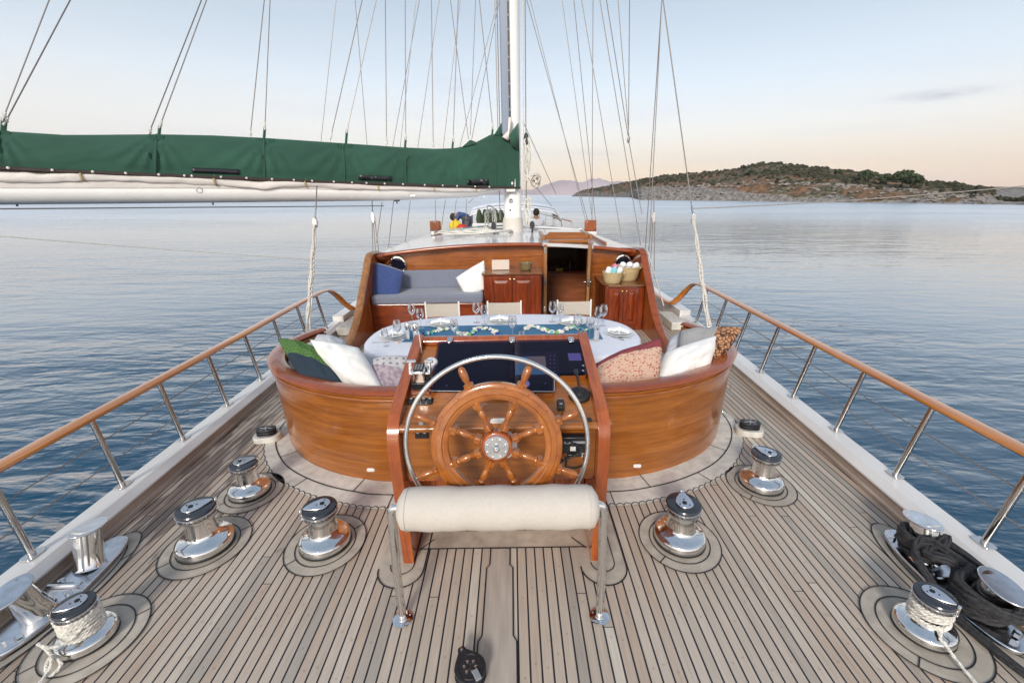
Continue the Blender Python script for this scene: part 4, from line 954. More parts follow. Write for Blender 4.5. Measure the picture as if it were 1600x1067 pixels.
def scr(u0, v0, u1, v1, m, nm='screen', h=.0385):
    a, b, c, d = [dash(*q, h) for q in ((u0, v1), (u1, v1), (u1, v0), (u0, v0))]; cc = (a+b+c+d)/4; w = (b-a).length; l = (d-a).length
    mb = MB(); mb.box(cc, (w, l, .003), R=DR); return mb.build(nm, m, box_, bevel=.0008)
scr(702, 556, 785, 598, 'screen_dark'); scr(804, 557, 854, 585, 'screen_chart'); scr(888, 552, 908, 563, 'screen_blue')
scr(796, 550, 874, 590, 'black_plastic', 'plotter_bezel', .0355)
mb = MB()
for k in range(5):
    for j in range(2): q = dash(860+j*6, 556+k*6, .039); mb.box(q, (.010, .008, .004), R=DR)
mb.build('plotter_button', 'plastic_grey', box_)
mb = MB(); q = dash(818, 600, .041); mb.lathe([(.036, 0), (.036, .004), (0, .0045)], q, DR, 24); mb.build('dial', 'screen_blue', box_)
for (u, v) in ((698, 603), (727, 603), (852, 600)):
    mb = MB(); mb.lathe([(.006, 0), (.006, .005), (0, .006)], dash(u, v, .039), DR, 10); mb.build('button', 'steel', box_)
mb = MB(); mb.prism(rp, .005, DA+dn*.0445, RP)
def smoked_glass():
    m = bpy.data.materials.new('smoked_glass'); m.use_nodes = True; n = m.node_tree; n.nodes.clear()
    f = n.nodes.new('ShaderNodeLayerWeight'); f.inputs[0].default_value = .12; t = n.nodes.new('ShaderNodeBsdfTransparent'); t.inputs[0].default_value = (.60, .55, .70, 1)
    g = n.nodes.new('ShaderNodeBsdfGlossy'); g.inputs['Roughness'].default_value = .02; g.inputs[0].default_value = (.8, .8, .9, 1); x = n.nodes.new('ShaderNodeMixShader'); o = n.nodes.new('ShaderNodeOutputMaterial')
    mlt = n.nodes.new('ShaderNodeMath'); mlt.operation = 'MULTIPLY'; mlt.inputs[1].default_value = .28; n.links.new(f.outputs['Facing'], mlt.inputs[0]); n.links.new(mlt.outputs[0], x.inputs[0]); n.links.new(t.outputs[0], x.inputs[1]); n.links.new(g.outputs[0], x.inputs[2]); n.links.new(x.outputs[0], o.inputs[0]); M['smoked_glass'] = m
smoked_glass(); mb.build('glass_cover', 'smoked_glass', hc, bevel=.0015)
mb = MB(); rim = [DA+Vector((x, 0, 0))+du*y+dn*.047 for x, y in rp]; mb.tube(rim[:15], .0028, 6); mb.build('glass_rim', 'steel', hc)
for u in (703, 800, 892):
    q = dash(u, 530+ (800-u)*.004, .052); mb = MB(); mb.prism([(-.020, .022), (-.020, -.020), (-.013, -.042), (.013, -.042), (.020, -.020), (.020, .022)], .006, q, RP)
    for dy in (.008, -.018): mb.lathe([(.005, .006), (.004, .009), (0, .0095)], q+du*dy, DR, 8)
    mb.build('hinge', 'steel', hc, bevel=.0015)
for v in (572, 580):
    mb = MB(); mb.lathe([(.007, 0), (.007, .006), (0, .010)], dash(911, v, .050), DR, 12); mb.build('screw', 'chrome', hc)
# throttle levers
q = dash(660, 606, 0); b0 = onbox(q, .115, .13, .022, 'throttle_base', 'mahogany', lift=0)
onbox(q+Vector((0, .0, 0)), .095, .10, .05, 'throttle_plinth', 'black_plastic', b0, lift=.022)
q2 = q+dn*.11; mb = MB(); mb.box(q2, (.078, .095, .085), R=DR, taper=.9); tb = mb.build('throttle_body', 'chrome', hc, bevel=.012, seg=3)
mb = MB(); mb.box(q2+dn*.046, (.058, .07, .006), R=DR); kp = mb.build('key_pad', 'black_plastic', tb, bevel=.003)
mb = MB()
for i in range(3):
    for j in range(3): mb.box(q2+dn*.050+Vector(((i-1)*.016, 0, 0))+du*((j-1)*.018), (.010, .009, .003), R=DR)
mb.build('key', 'plastic_grey', kp)
for s in (-1, 1):
    mb = MB(); a = q2+Vector((s*.05, 0, 0)); mb.tube([a-Vector((s*.012, 0, 0)), a+Vector((s*.002, 0, 0)), a+Vector((s*.006, .012, .03)), a+Vector((s*.006, .022, .062))], [.014, .014, .010, .009], 8)
    h_ = a+Vector((s*.002, .024, .068)); mb.tube([h_-Vector((.026, 0, 0)), h_-Vector((.022, 0, 0)), h_+Vector((.022, 0, 0)), h_+Vector((.026, 0, 0))], [.006, .012, .012, .006], 10); mb.build('throttle_lever', 'chrome', hc)
mb = MB(); q = dash(675, 575, 0); mb.lathe([(.045, 0), (.046, .03), (.040, .055), (.025, .070), (0, .076)], q, DR, 24); mb.build('compass_dome', 'plastic_white', hc)
mb = MB(); a = dash(659, 552, 0); mb.tube([a, a+Vector((-.008, 0, .155))], .0035, 8); mb.build('whip_aerial', 'plastic_white', hc)
# switch panels
def switches(c, n, w, l, R, nm='switch_panel'):
    mb = MB(); mb.box(c, (w, l, .008), R=R); o = mb.build(nm, 'black_plastic', hc, bevel=.002); nz_ = R @ Vector((0, 0, 1)); nx = R @ Vector((1, 0, 0)); ny = R @ Vector((0, 1, 0))
    for k in range(n):
        x = (k-(n-1)/2)*w/n; mb = MB(); mb.box(c+nx*x+nz_*.007, (w/n*.72, l*.62, .010), R=R @ Matrix.Rotation(.12, 3, 'X')); k_ = mb.build('switch', 'switch_black', o, bevel=.002)
        mb = MB(); mb.box(c+nx*x+nz_*.0135+ny*l*.18, (w/n*.35, l*.08, .002), R=R); mb.build('mark', 'label_white', k_)
switches(dash(657, 627, .004), 4, .145, .055, DR)
FRM = frame((1, 0, 0), (0, 0, 1), (0, -1, 0))
def fr(u, v, y=2.098): return Yp(u, v, y)
switches(fr(659, 677), 2, .075, .062, FRM)
mb = MB(); mb.prism(rrect(.025, .035, .006), .02, fr(659, 658), FRM); mb.build('cover_cap', 'plastic_grey', hc, bevel=.003)
# bearing plate of the wheel
mb = MB(); c = Vector((cx0, 2.098, .82)); mb.prism([(p[0], p[1]) for p in ell(0, 0, .10, .10)], .012, c+Vector((0, 0, -.02)), FRM); mb.prism(rrect(.09, .10, .02), .016, c+Vector((0, 0, .09)), FRM); mb.lathe([(.030, 0), (.028, .27)], c, axisR((0, -1, .52)), 16); mb.build('wheel_bearing', 'plastic_white', hc, bevel=.003)
# radio with its handset, coiled lead
q = fr(896, 690); mb = MB(); mb.box(q+Vector((0, -.03, .01)), (.135, .05, .10)); mb.box(q+Vector((0, -.045, -.055)), (.08, .02, .02)); rd = mb.build('vhf_radio', 'black_plastic', hc, bevel=.006)
mb = MB(); mb.box(q+Vector((0, -.0565, .03)), (.12, .004, .014)); mb.build('radio_trim', 'plastic_grey', rd, bevel=.001)
mb = MB(); mb.box(q+Vector((-.01, -.0565, -.008)), (.030, .004, .026)); mb.build('radio_display', 'label_white', rd)
mb = MB(); a = q+Vector((-.05, -.075, .05)); P = [a+Vector((.012*math.cos(k*.9)+.035*math.sin(k/60*3.1), -.010*math.sin(k*.9), .0-.13*(k/90) if k < 90 else 0)) for k in range(90)]
P2 = [p+Vector((.05*math.sin(k/89*3.14), 0, 0)) for k, p in enumerate(P)]; mb.tube(P2, .0035, 5); mb.build('coiled_lead', 'rubber', rd)
mb = MB(); mb.tube(sm_curve([q+Vector((-.035, -.04, -.06)), q+Vector((-.045, -.05, -.12)), q+Vector((0, -.05, -.135)), q+Vector((.05, -.05, -.11)), q+Vector((.055, -.03, -.06))]), .006, 8); mb.build('cable_loop', 'rubber', rd)
mb = MB(); q = fr(911, 709); mb.prism(rrect(.04, .035, .004), .004, q, FRM); mb.build('sticker', 'label_white', hc)
q = dash(876, 632, .02); mb = MB(); mb.box(q, (.045, .075, .030), R=DR @ Matrix.Rotation(.25, 3, 'X'), taper=.8); hs = mb.build('handset', 'rubber', hc, bevel=.009, seg=3)
mb = MB()
for k in range(4): mb.box(q+dn*.017+du*(.012+k*.006), (.026, .0025, .002), R=DR)
mb.box(q+dn*.017-du*.012, (.016, .010, .003), R=DR); mb.build('speaker_grille', 'plastic_grey', hs)
mb = MB(); mb.tube(sm_curve([q-du*.035, q-du*.07+Vector((0, 0, .01)), q+Vector((.004, -.10, -.07)), q+Vector((.008, -.045, -.18))]), .003, 6); mb.build('handset_lead', 'rubber', hs)
q = dash(905, 619, 0); mb = MB(); mb.lathe([(.062, 0), (.062, .018), (.056, .026), (.030, .030), (.024, .040), (0, .042)], q, DR, 30); gb = mb.build('gooseneck_base', 'rubber', hc)
mb = MB(); mb.tube(sm_curve([q+dn*.035, q+dn*.07+Vector((-.005, .02, 0)), q+dn*.10+Vector((-.008, .07, 0)), q+dn*.10+Vector((-.008, .11, .01))]), [.006]*12+[.006]*7 if 0 else .006, 8); e = q+dn*.10+Vector((-.008, .115, .01)); mb.lathe([(.010, -.015), (.013, 0), (.013, .03), (.006, .035)], e, axisR(du), 12); mb.build('gooseneck_microphone', 'black_plastic', gb)
mb = MB(); mb.box((cx0+.60, 2.35, .66), (.006, .02, .18)); mb.build('edge_label', 'label_white', hc)
mb = MB(); mb.lathe([(.016, 0), (.016, .012), (0, .014)], fr(920, 656), FRM, 14); mb.build('rubber_button', 'rubber', hc)

# ============================================================ WHEEL
wc = Vector((.02, 1.825, .960)); TA = R_(8); ax = Vector((0, -math.cos(TA), math.sin(TA))); wx = Vector((1, 0, 0)); wy = Vector((0, math.sin(TA), math.cos(TA)))
WR = frame(wx, wy, ax)
sw = thing('ship_wheel', 'eight spoked varnished ship wheel inside a polished steel ring', 'wheel', wc)
def wp(r, a, h=0): return wc+wx*(r*math.cos(a))+wy*(r*math.sin(a))+ax*h
# moulded wooden rim, turned profile
prof = [(.252, -.018), (.252, .014), (.262, .020), (.278, .020), (.284, .026), (.308, .026), (.314, .020), (.326, .020), (.338, .012), (.338, -.018)]
mb = MB(); rows = []
for k in range(96): a = 2*math.pi*k/96; rows.append([wp(r, a, h) for r, h in prof])
rows.append(rows[0]); mb.grid(rows, True); rim_ = mb.build('rim', 'wood_wheel', sw, ang=40)
mb = MB()
for k in range(16):
    a = 2*math.pi*(k+.5)/16+.04
    for r in (.3205,): mb.lathe([(.0055, .0195), (.005, .0215), (0, .0216)], wp(r, a), WR, 8)
mb.build('dowel', 'mahogany', rim_)
mb = MB(); mb.tube([wp(.470, 2*math.pi*k/96) for k in range(96)], .0125, 12, closed=True); ring = mb.build('steel_ring', 'chrome', sw, ang=80)
mb = MB(); mb.lathe([(.080, -.045), (.082, .012), (.075, .022), (.064, .026)], wc, WR, 40); mb.build('hub', 'mahogany_side', sw)
mb = MB(); mb.lathe([(.064, .022), (.064, .031), (.061, .034), (0, .034)], wc, WR, 36); hp = mb.build('hub_plate', 'chrome', sw)
mb = MB(); mb.lathe([(.020, .034), (.018, .042), (.012, .048), (.012, .062), (.006, .068), (0, .069)], wc, WR, 16)
for k in range(8): mb.lathe([(.0075, .034), (.006, .040), (0, .042)], wp(.050, 2*math.pi*(k+.5)/8), WR, 10)
mb.build('hub_bolt', 'chrome', hp)
sprof = [(.086, .013), (.092, .020), (.118, .020), (.126, .014), (.130, .019), (.136, .014), (.140, .018), (.146, .012), (.165, .0175), (.19, .019), (.205, .014), (.212, .020), (.220, .020), (.225, .015), (.232, .021), (.262, .021)]
hprof = [(.338, .023), (.350, .023), (.355, .015), (.360, .020), (.365, .013), (.385, .0190), (.415, .0215), (.440, .0185), (.452, .010), (.455, 0)]
for k in range(8):
    a = R_(22.5+45*k); d = wx*math.cos(a)+wy*math.sin(a); mb = MB(); mb.lathe([(r, z) for z, r in sprof], wc, axisR(d), 14)
    # square block where the spoke meets hub
    mb.box(wc+d*.105, (.036, .036, .030), R=axisR(d)); mb.box(wc+d*.236, (.040, .040, .026), R=axisR(d))
    o = mb.build('spoke', 'wood_wheel', sw, ang=40)
    mb = MB(); mb.lathe([(r, z) for z, r in hprof], wc, axisR(d), 14); mb.box(wc+d*.348, (.040, .036, .024), R=axisR(d)); mb.build('spoke_handle', 'wood_wheel', o, ang=40)
for k in range(3):
    a = R_(90+120*k+30)
    mb = MB(); mb.tube([wp(.338, R_(-22.5)), wp(.466, R_(-22.5))], .008, 8) if k == 0 else mb.tube([wp(.338, R_(180+22.5)), wp(.466, R_(180+22.5))], .008, 8)
    if k < 2: mb.build('ring_bracket', 'chrome', sw)

sw.scale = (.93, .93, .93)
# ============================================================ LEANING SEAT
ls = thing('leaning_seat', 'cream bolster leaning seat on two bent steel legs behind the wheel', 'seat', (.02, 1.70, 0))
mb = MB(); ZC, YC = .735, 1.66; n = 30; rows = []
def sag(x, a): return .004*math.sin(x*23+a*2)+.003*math.sin(x*51+1.3*a)
for i in range(41):
    x = -.458+.916*i/40; e = min(1, (.458-abs(x))/.045); r = .100*(.55+.45*math.sqrt(max(0, 1-(1-e)**2)))
    rows.append([Vector((.025+x, YC+(r+sag(x, 2*math.pi*k/n)*.5)*math.cos(2*math.pi*k/n), ZC+(r+sag(x, 2*math.pi*k/n)*.5)*math.sin(2*math.pi*k/n)*.97)) for k in range(n)])
mb.grid(rows, True); mb.add(rows[0], [tuple(range(n))]); mb.add(rows[-1], [tuple(range(n))]); bo = mb.build('bolster', 'canvas_cream', ls, ang=80)
mb = MB()
for e in (2, 38): mb.tube([p.lerp(Vector((p.x, YC, ZC)), -.015) for p in rows[e]], .0022, 6, closed=True)
mb.build('piping', 'canvas_cream', bo)
for s in (-1, 1):
    x = .02+s*.515; P = sm_curve([(x, 1.70, .0), (x-s*.004, 1.69, .30), (x-s*.02, 1.665, .62), (x-s*.022, 1.66, .70), (x-s*.035, 1.66, .735), (x-s*.065, 1.66, .745), (x-s*.12, 1.66, .745)], 5)
    mb = MB(); mb.tube(P, .021, 14); lg = mb.build('leg', 'chrome', ls, ang=60)
    mb = MB(); mb.lathe([(.052, .001), (.052, .007), (.046, .010), (.026, .012), (.025, .020), (0.02, .021)], (x, 1.70, 0), None, 28)
    for k in range(3): a = 2.1*k+.5; mb.lathe([(.006, .008), (.005, .012), (0, .013)], (x+.038*math.cos(a), 1.70+.038*math.sin(a), 0), None, 8)
    mb.build('flange', 'chrome', lg)
# ============================================================ DINING TABLE
TZ = .770; tcx, tcy = 0.0, 4.18
def sup(a, b, e, n=72): 
    out = []
    for k in range(n):
        t = 2*math.pi*k/n; c, s_ = math.cos(t), math.sin(t); out.append((tcx+a*abs(c)**(2/e)*(1 if c >= 0 else -1), tcy+b*abs(s_)**(2/e)*(1 if s_ >= 0 else -1)))
    return out
tb_ = thing('dining_table', 'oval dining table standing inside the horseshoe settee', 'table', (tcx, tcy, 0))
mb = MB(); mb.prism(sup(1.33, .78, 2.5), .03, (0, 0, TZ-.036)); mb.build('table_top', 'counter', tb_)
for x in (-.6, .6): mb = MB(); mb.lathe([(.16, 0), (.15, .02), (.05, .05), (.05, TZ-.04)], (x, tcy, 0), None, 20); mb.build('pedestal', 'chrome', tb_)
rows = []
for k, (f, z) in enumerate([(0.001, 0), (.4, 0), (.8, 0), (.97, 0), (1.0, -.004), (1.012, -.016), (1.016, -.06), (1.02, -.12), (1.022, -.18), (1.03, -.25), (1.035, -.33)]):
    a = sup(1.335*f, .785*f, 2.5, 180); r = []
    for i, (x, y) in enumerate(a):
        w = max(0, (-z-.03))*.10*math.sin(i*.42+.8*math.sin(i*.11))+max(0, -z-.05)*.05*math.sin(i*1.05); d = Vector((x-tcx, y-tcy, 0)).normalized(); zz = z+(.02*math.sin(i*.16) if z < -.3 else 0)
        r.append(Vector((x, y, TZ+zz))+d*w)
    rows.append(r)
mb = MB(); mb.grid(rows, True); o = mb.build('tablecloth', 'linen', ang=50, loc=(tcx, tcy, TZ)); tag(o, 'pale white oval tablecloth hanging in folds over the dining table', 'tablecloth')
mb = MB(); mb.prism([(-.97, 3.98), (.97, 3.97), (.97, 4.50), (-.95, 4.51)], .003, (0, 0, TZ+.001)); o = mb.build('table_runner', 'runner_blue', loc=(0, 4.25, TZ)); tag(o, 'blue cloth runner along the middle of the white table', 'table runner')
def garland(pts, label, seed):
    rnd = random.Random(seed); P = sm_curve([Zp(u, v, TZ+.012) for u, v in pts], 9); mb = MB()
    for i, p in enumerate(P):
        for q in range(2):
            r = rnd.choice([.007, .010, .013, .020]); mb.mi = rnd.choices([0, 1, 2, 3], [6, 3, 1, 1])[0]; r *= 1.0 if mb.mi else 1.15
            mb.blob(p+Vector((rnd.uniform(-.02, .02), rnd.uniform(-.022, .022), r*.4)), r, rnd.random(), n=6, jit=.3, sq=(1.2, 1, .8))
    o = mb.build('shell_garland', ['shell_white', 'glass_aqua', 'glass_green', 'glass_blue'], ang=30, loc=tuple(P[0])); tag(o, label, 'garland', 'garlands of shells and sea glass')
garland([(660, 523), (675, 520), (690, 516), (703, 513), (712, 517), (724, 524), (735, 522), (745, 515), (757, 514), (768, 516), (776, 522)], 'shell and sea glass garland on the left half of the blue runner', 3)
garland([(822, 514), (832, 510), (845, 514), (858, 519), (872, 520), (884, 515), (895, 512), (908, 516), (918, 516)], 'shell and sea glass garland on the right half of the blue runner', 8)
# place settings
def plate_setting(x, y, rz_, where, first=[None]):
    if first[0] is None:
        t = thing('plate', '', 'plate', (0, 0, 0), 'plates laid on the table')
        mb = MB(); mb.lathe([(.0, .004), (.09, .004), (.105, .008), (.148, .014), (.150, .016), (.146, .018), (.105, .012), (.08, .010), (0, .010)], n=48, caps=False); mb.lathe([(.0, .016), (.075, .016), (.09, .019), (.125, .026), (.127, .028), (.122, .029), (.09, .023), (.07, .020), (0, .020)], n=48, caps=False); mb.build('plate_body', 'porcelain', t, ang=50)
        nk = thing('folded_napkin', '', 'napkin', (0, 0, 0), 'folded napkins on plates'); r2 = random.Random(4); mb = MB()
        rows = []
        for i in range(17):
            s_ = -1+i/8; w = .016+.045*abs(s_)**.7; row = []
            for k in range(12):
                a = 2*math.pi*k/12; row.append(Vector((s_*.105, w*math.cos(a)*(1+.15*math.sin(k*3+i)), .036+.018*math.sin(a)*(1+.35*math.sin(i*1.3+k*2))+.006*math.cos(3*s_))))
            rows.append(row)
        mb.grid(rows, True); mb.add(rows[0], [tuple(range(12))]); mb.add(rows[-1], [tuple(range(12))]); mb.build('cloth', 'napkin', nk)
        mb = MB(); ring = [Vector((0, .026*math.cos(k*.5236), .042+.026*math.sin(k*.5236))) for k in range(12)]; mb.tube(ring, .009, 6, closed=True); mb.build('knot', 'napkin', nk)
        first[0] = (t, nk); a, b = t, nk; a.location = (x, y, TZ); b.location = (x, y, TZ+.0015); a.rotation_euler = b.rotation_euler = (0, 0, rz_)
    else:
        a = copy_tree(first[0][0], loc=(x, y, TZ), rz=rz_); b = copy_tree(first[0][1], loc=(x, y, TZ+.0015), rz=rz_)
    a['label'] = 'white rimmed plates stacked with a napkin, '+where; b['label'] = 'white knotted napkin on the plate '+where
for u, v, r, w in ((613, 523, .5, 'at the left end of the table'), (689, 504, .1, 'before the left canvas chair'), (781, 499, 0, 'before the middle canvas chair'), (893, 502, -.1, 'before the right canvas chair'), (968, 518, -.5, 'at the right end of the table')):
    p = Zp(u, v, TZ+.02); plate_setting(p.x, p.y, r, w)
def fork(p, q, label, kind='fork'):
    p, q = Vector(p), Vector(q); d = (q-p).normalized(); s_ = Vector((-d.y, d.x, 0)); mb = MB(); L0 = (q-p).length
    mb.tube([p, p+d*L0*.5, p+d*L0*.68], [.005, .0035, .003], 6, squash=(1, 1, .5))
    if kind == 'fork':
        mb.box(p+d*L0*.74, (.022, .03, .002), R=frame(s_, d, (0, 0, 1)))
        for k in (-1.5, -.5, .5, 1.5): mb.tube([p+d*L0*.78+s_*k*.006, p+d*L0+s_*k*.006], .0016, 5)
    else: mb.box(p+d*L0*.83, (.018, L0*.34, .0015), R=frame(s_, d, (0, 0, 1)))
    o = mb.build(kind, 'steel', loc=tuple(p)); tag(o, label, kind)
def tzp(u, v): return Zp(u, v, TZ+.006)
fork(tzp(581, 535), tzp(608, 534), 'steel knife in front of the left end plate', 'knife')
fork(tzp(956, 526), tzp(975, 531), 'steel fork lying in front of the right end plate')
fork(tzp(987, 528), tzp(966, 527), 'steel knife beside the fork at the right end plate', 'knife')
# glasses
GW = None
def wineglass(x, y, label, sc=1.0):
    global GW
    if GW is None:
        t = thing('wine_glass', label, 'wine glass', (0, 0, 0), 'stemmed glasses on the table')
        mb = MB(); mb.lathe([(.034, .0), (.033, .003), (.006, .007), (.004, .012), (.0038, .085), (.006, .095), (.018, .104), (.036, .128), (.041, .150), (.038, .180), (.029, .215), (.0275, .215), (.036, .180), (.039, .150), (.034, .130), (.016, .107), (0, .100)], n=20, caps=False); mb.build('glass_body', 'glass', t, ang=60); GW = t
        a = t; a.location = (x, y, TZ+.002)
    else: a = copy_tree(GW, loc=(x, y, TZ+.002))
    a['label'] = label; a.scale = (sc, sc, sc); return a
gl = [(645, 506, 1.05, 'left one of the glass pair behind the salt and pepper mills'), (658, 513, 1.0, 'right one of the glass pair behind the salt and pepper mills'), (745, 504, 1.05, 'left one of the glass pair beside the middle plate'), (757, 507, 1.0, 'right one of the glass pair beside the middle plate'),
      (863, 503, 1.05, 'left one of the glass pair in front of the doorway'), (875, 506, 1.0, 'right one of the glass pair in front of the doorway'), (934, 511, 1.0, 'left one of the glass pair beside the right end plate'), (942, 509, 1.05, 'right one of the glass pair beside the right end plate'),
      (603, 541, .80, 'short stemmed glass nearest the table left end'), (623, 534, 1.0, 'taller stemmed glass behind the starfish at the left'), (711, 535, 1.05, 'stemmed glass before the left hinge of the helm console'), (801, 531, 1.1, 'stemmed glass in the middle just behind the helm console'), (902, 528, 1.1, 'stemmed glass above the right console hinge'), (921, 531, 1.05, 'stemmed glass next to the silver mill on the right')]
for u, v, s_, l in gl: p = Zp(u, v, TZ); wineglass(p.x, p.y, 'clear wine glass, '+l, s_)
for k, (u, v, l) in enumerate([(719, 537, 'short clear tumbler just left of the middle wine glass row'), (815, 533, 'short clear tumbler right of the middle wine glass'), (910, 532, 'short clear tumbler between two stemmed glasses on the right')]):
    p = Zp(u, v, TZ); mb = MB(); mb.lathe([(0, .002), (.028, .002), (.036, .03), (.037, .06), (.033, .095), (.031, .095), (.035, .06), (.034, .03), (.026, .012), (0, .012)], (p.x, p.y, TZ+.002), n=20, caps=False); o = mb.build('tumbler', 'glass', loc=(p.x, p.y, TZ)); tag(o, l, 'tumbler', 'tumblers on the table')
for u, v, l, c in ((639, 531, 'taller silver pepper mill on the left of the table', 1.1), (651, 534, 'silver salt mill just right of the taller left mill', 1.15), (931, 531, 'slim silver mill near the right console corner', .8)):
    p = Zp(u, v, TZ); t = thing('spice_mill', l, 'spice mill', (p.x, p.y, TZ), 'silver mills on the table'); mb = MB(); mb.lathe([(.030, .002), (.030, .11)], (p.x, p.y, TZ), None, 20); a = mb.build('mill_body', 'chrome', t, bevel=.003); mb = MB(); mb.lathe([(.027, .112), (.030, .115), (.030, .15*c), (.024, .16*c), (0, .163*c)], (p.x, p.y, TZ), None, 20); mb.build('mill_cap', 'chrome', t)
p = Zp(622, 535, TZ); mb = MB(); P = [(.035*math.cos(k*math.pi/5)*(1 if k % 2 == 0 else .38), .035*math.sin(k*math.pi/5)*(1 if k % 2 == 0 else .38)) for k in range(10)]; mb.prism(P, .008, (p.x, p.y, TZ+.002)); o = mb.build('starfish', 'starfish', loc=(p.x, p.y, TZ), bevel=.002); tag(o, 'small dried starfish on the cloth at the table left side', 'starfish')
# director's chairs on the far side
def dchair():
    t = thing('canvas_chair', 'cream', 'chair', (0, 0, 0), 'canvas chairs behind the table')
    mb = MB(); rows = []
    for i in range(13):
        s_ = -1+i/6; rows.append([Vector((s_*.205, .26+.035*(1-s_*s_)+o_, z-.012*(1-s_*s_)*(z > .7))) for o_, z in ((0, .62), (0, .80), (.004, .80), (.004, .62))])
    mb.grid(rows, True); mb.build('back_canvas', 'canvas_chair', t)
    mb = MB(); mb.box((0, 0, .44), (.41, .42, .008)); mb.build('seat_canvas', 'canvas_chair', t)
    for s_ in (-1, 1):
        mb = MB(); mb.box((s_*.213, .26, .625), (.020, .020, .40)); mb.build('back_post', 'plastic_white', t, bevel=.003)
        mb = MB(); mb.box((s_*.215, .02, .58), (.045, .46, .022)); mb.build('armrest', 'plastic_white', t, bevel=.004)
        mb = MB(); mb.box((s_*.21, 0, .43), (.024, .46, .03)); mb.build('seat_rail', 'plastic_white', t, bevel=.003)
        for yy in (-.2, .2):
            mb = MB(); mb.box((0, yy, .22), (.58, .022, .030), R=Matrix.Rotation(s_*R_(37), 3, 'Y')); mb.build('leg', 'plastic_white', t, bevel=.003)
    return t
dc = None
for u, l in ((691, 'cream canvas folding chair behind the left plate, in front of the sofa'), (788, 'cream canvas folding chair in the middle, in front of the left cupboard'), (897, 'cream canvas folding chair on the right, in front of the doorway')):
    p = Yp(u, 480, 5.42)
    if dc is None: dc = dchair(); c = dc
    else: c = copy_tree(dc)
    c.location = (p.x, 5.16, 0); c['label'] = l; 

# ============================================================ CUSHIONS, BASKETS, TRIFLES
def pillow(name, q, t, m, label, seed=0, n=24, cvx=.045, group='loose cushions'):
    """q: four corners (near-left, near-right, far-right, far-left) of the cushion, t: plumpness"""
    A, B, C, D = [Vector(p) for p in q]; nn = (B-A).cross(D-A).normalized(); vs = []; uvs = []; cen = (A+B+C+D)/4
    def P(i, j, side):
        u, v = -1+2*i/n, -1+2*j/n; uu = u*(1+cvx*(1-v*v)-.05*u*u*v*v*0); vv = v*(1+cvx*(1-u*u)); a, b = (uu+1)/2, (vv+1)/2
        p = A*(1-a)*(1-b)+B*a*(1-b)+C*a*b+D*(1-a)*b; h = t*.60*((1-u*u)*(1-v*v))**.42
        w = mn.noise(Vector((u*2.1+seed, v*2.1, seed*3.1+side)))*t*.13+mn.noise(Vector((u*5+seed, v*5, seed+side)))*t*.05; edge = ((1-u*u)*(1-v*v))**.25
        # radiating pinch folds near the corners
        w += t*.05*math.sin(math.atan2(1-abs(u), 1-abs(v)+1e-4)*14)*edge*(abs(u)*abs(v))**1.5
        return p+nn*side*(h+w*edge)
    mb = MB(); idx = {}
    for side in (1, -1):
        for i in range(n+1):
            for j in range(n+1):
                e = i in (0, n) or j in (0, n)
                if side == -1 and e: idx[(i, j, side)] = idx[(i, j, 1)]; continue
                idx[(i, j, side)] = len(mb.v); mb.v.append(P(i, j, side)); uvs.append((i/n, j/n))
        for i in range(n):
            for j in range(n):
                f = [idx[(i, j, side)], idx[(i+1, j, side)], idx[(i+1, j+1, side)], idx[(i, j+1, side)]]; mb.f.append(tuple(f if side == 1 else f[::-1])); mb.m.append(0)
    o = mb.build(name, m, ang=80, loc=tuple(cen)); uvl = o.data.uv_layers.new(name='UVMap')
    for l in o.data.loops: uvl.data[l.index].uv = uvs[l.vertex_index]
    return tag(o, label, 'cushion', group)
pillow('throw_cushion', [Yp(470, 590, 3.15), Yp(540, 607, 3.05), Yp(498, 546, 3.45), Yp(434, 530, 3.62)], .17, 'pillow_green', 'square cushion, green with dark spots above navy, on the settee left end', 1)
pillow('throw_cushion', [Yp(545, 612, 3.12), Yp(598, 606, 3.08), Yp(560, 543, 3.30), Yp(483, 530, 3.45)], .22, 'pillow_white', 'plump plain white cushion right of the green spotted one', 2)
pillow('throw_cushion', [Yp(585, 613, 3.12), Yp(650, 612, 3.12), Yp(640, 556, 3.35), Yp(582, 560, 3.35)], .14, 'pillow_lilac', 'lilac patterned cushion with grey dotted corner, half hidden by the console', 3)
pillow('throw_cushion', [Yp(935, 604, 3.06), Yp(1029, 596, 3.10), Yp(1034, 528, 3.30), Yp(930, 568, 3.25)], .17, 'pillow_floral', 'cushion with small red flowers and a plain maroon band', 4)
pillow('throw_cushion', [Yp(1022, 608, 3.12), Yp(1100, 592, 3.25), Yp(1120, 524, 3.45), Yp(1040, 550, 3.35)], .20, 'pillow_white', 'plump plain white cushion between the floral and brown cushions', 5)
pillow('throw_cushion', [Yp(1062, 560, 3.55), Yp(1118, 575, 3.42), Yp(1160, 512, 3.58), Yp(1062, 517, 3.85)], .15, 'pillow_brown', 'cushion half grey, half brown pebble print, on the settee right end', 6)
pillow('throw_cushion', [Yp(579, 470, 6.98), Yp(622, 467, 6.95), Yp(631, 424, 7.22), Yp(585, 410, 7.25)], .17, 'pillow_blue', 'deep blue velvet cushion at the left end of the bench sofa', 7)
pillow('throw_cushion', [Yp(728, 463, 7.05), Yp(760, 452, 7.05), Yp(756, 407, 7.28), Yp(712, 434, 7.22)], .15, 'pillow_white', 'white cushion at the right end of the bench sofa', 8)
pillow('end_pad', [Zp(485, 556, .66), Zp(530, 560, .66), Zp(541, 533, .74), Zp(500, 523, .80)], .17, 'settee_grey', 'loose pale grey pad on the settee left arm', 9)
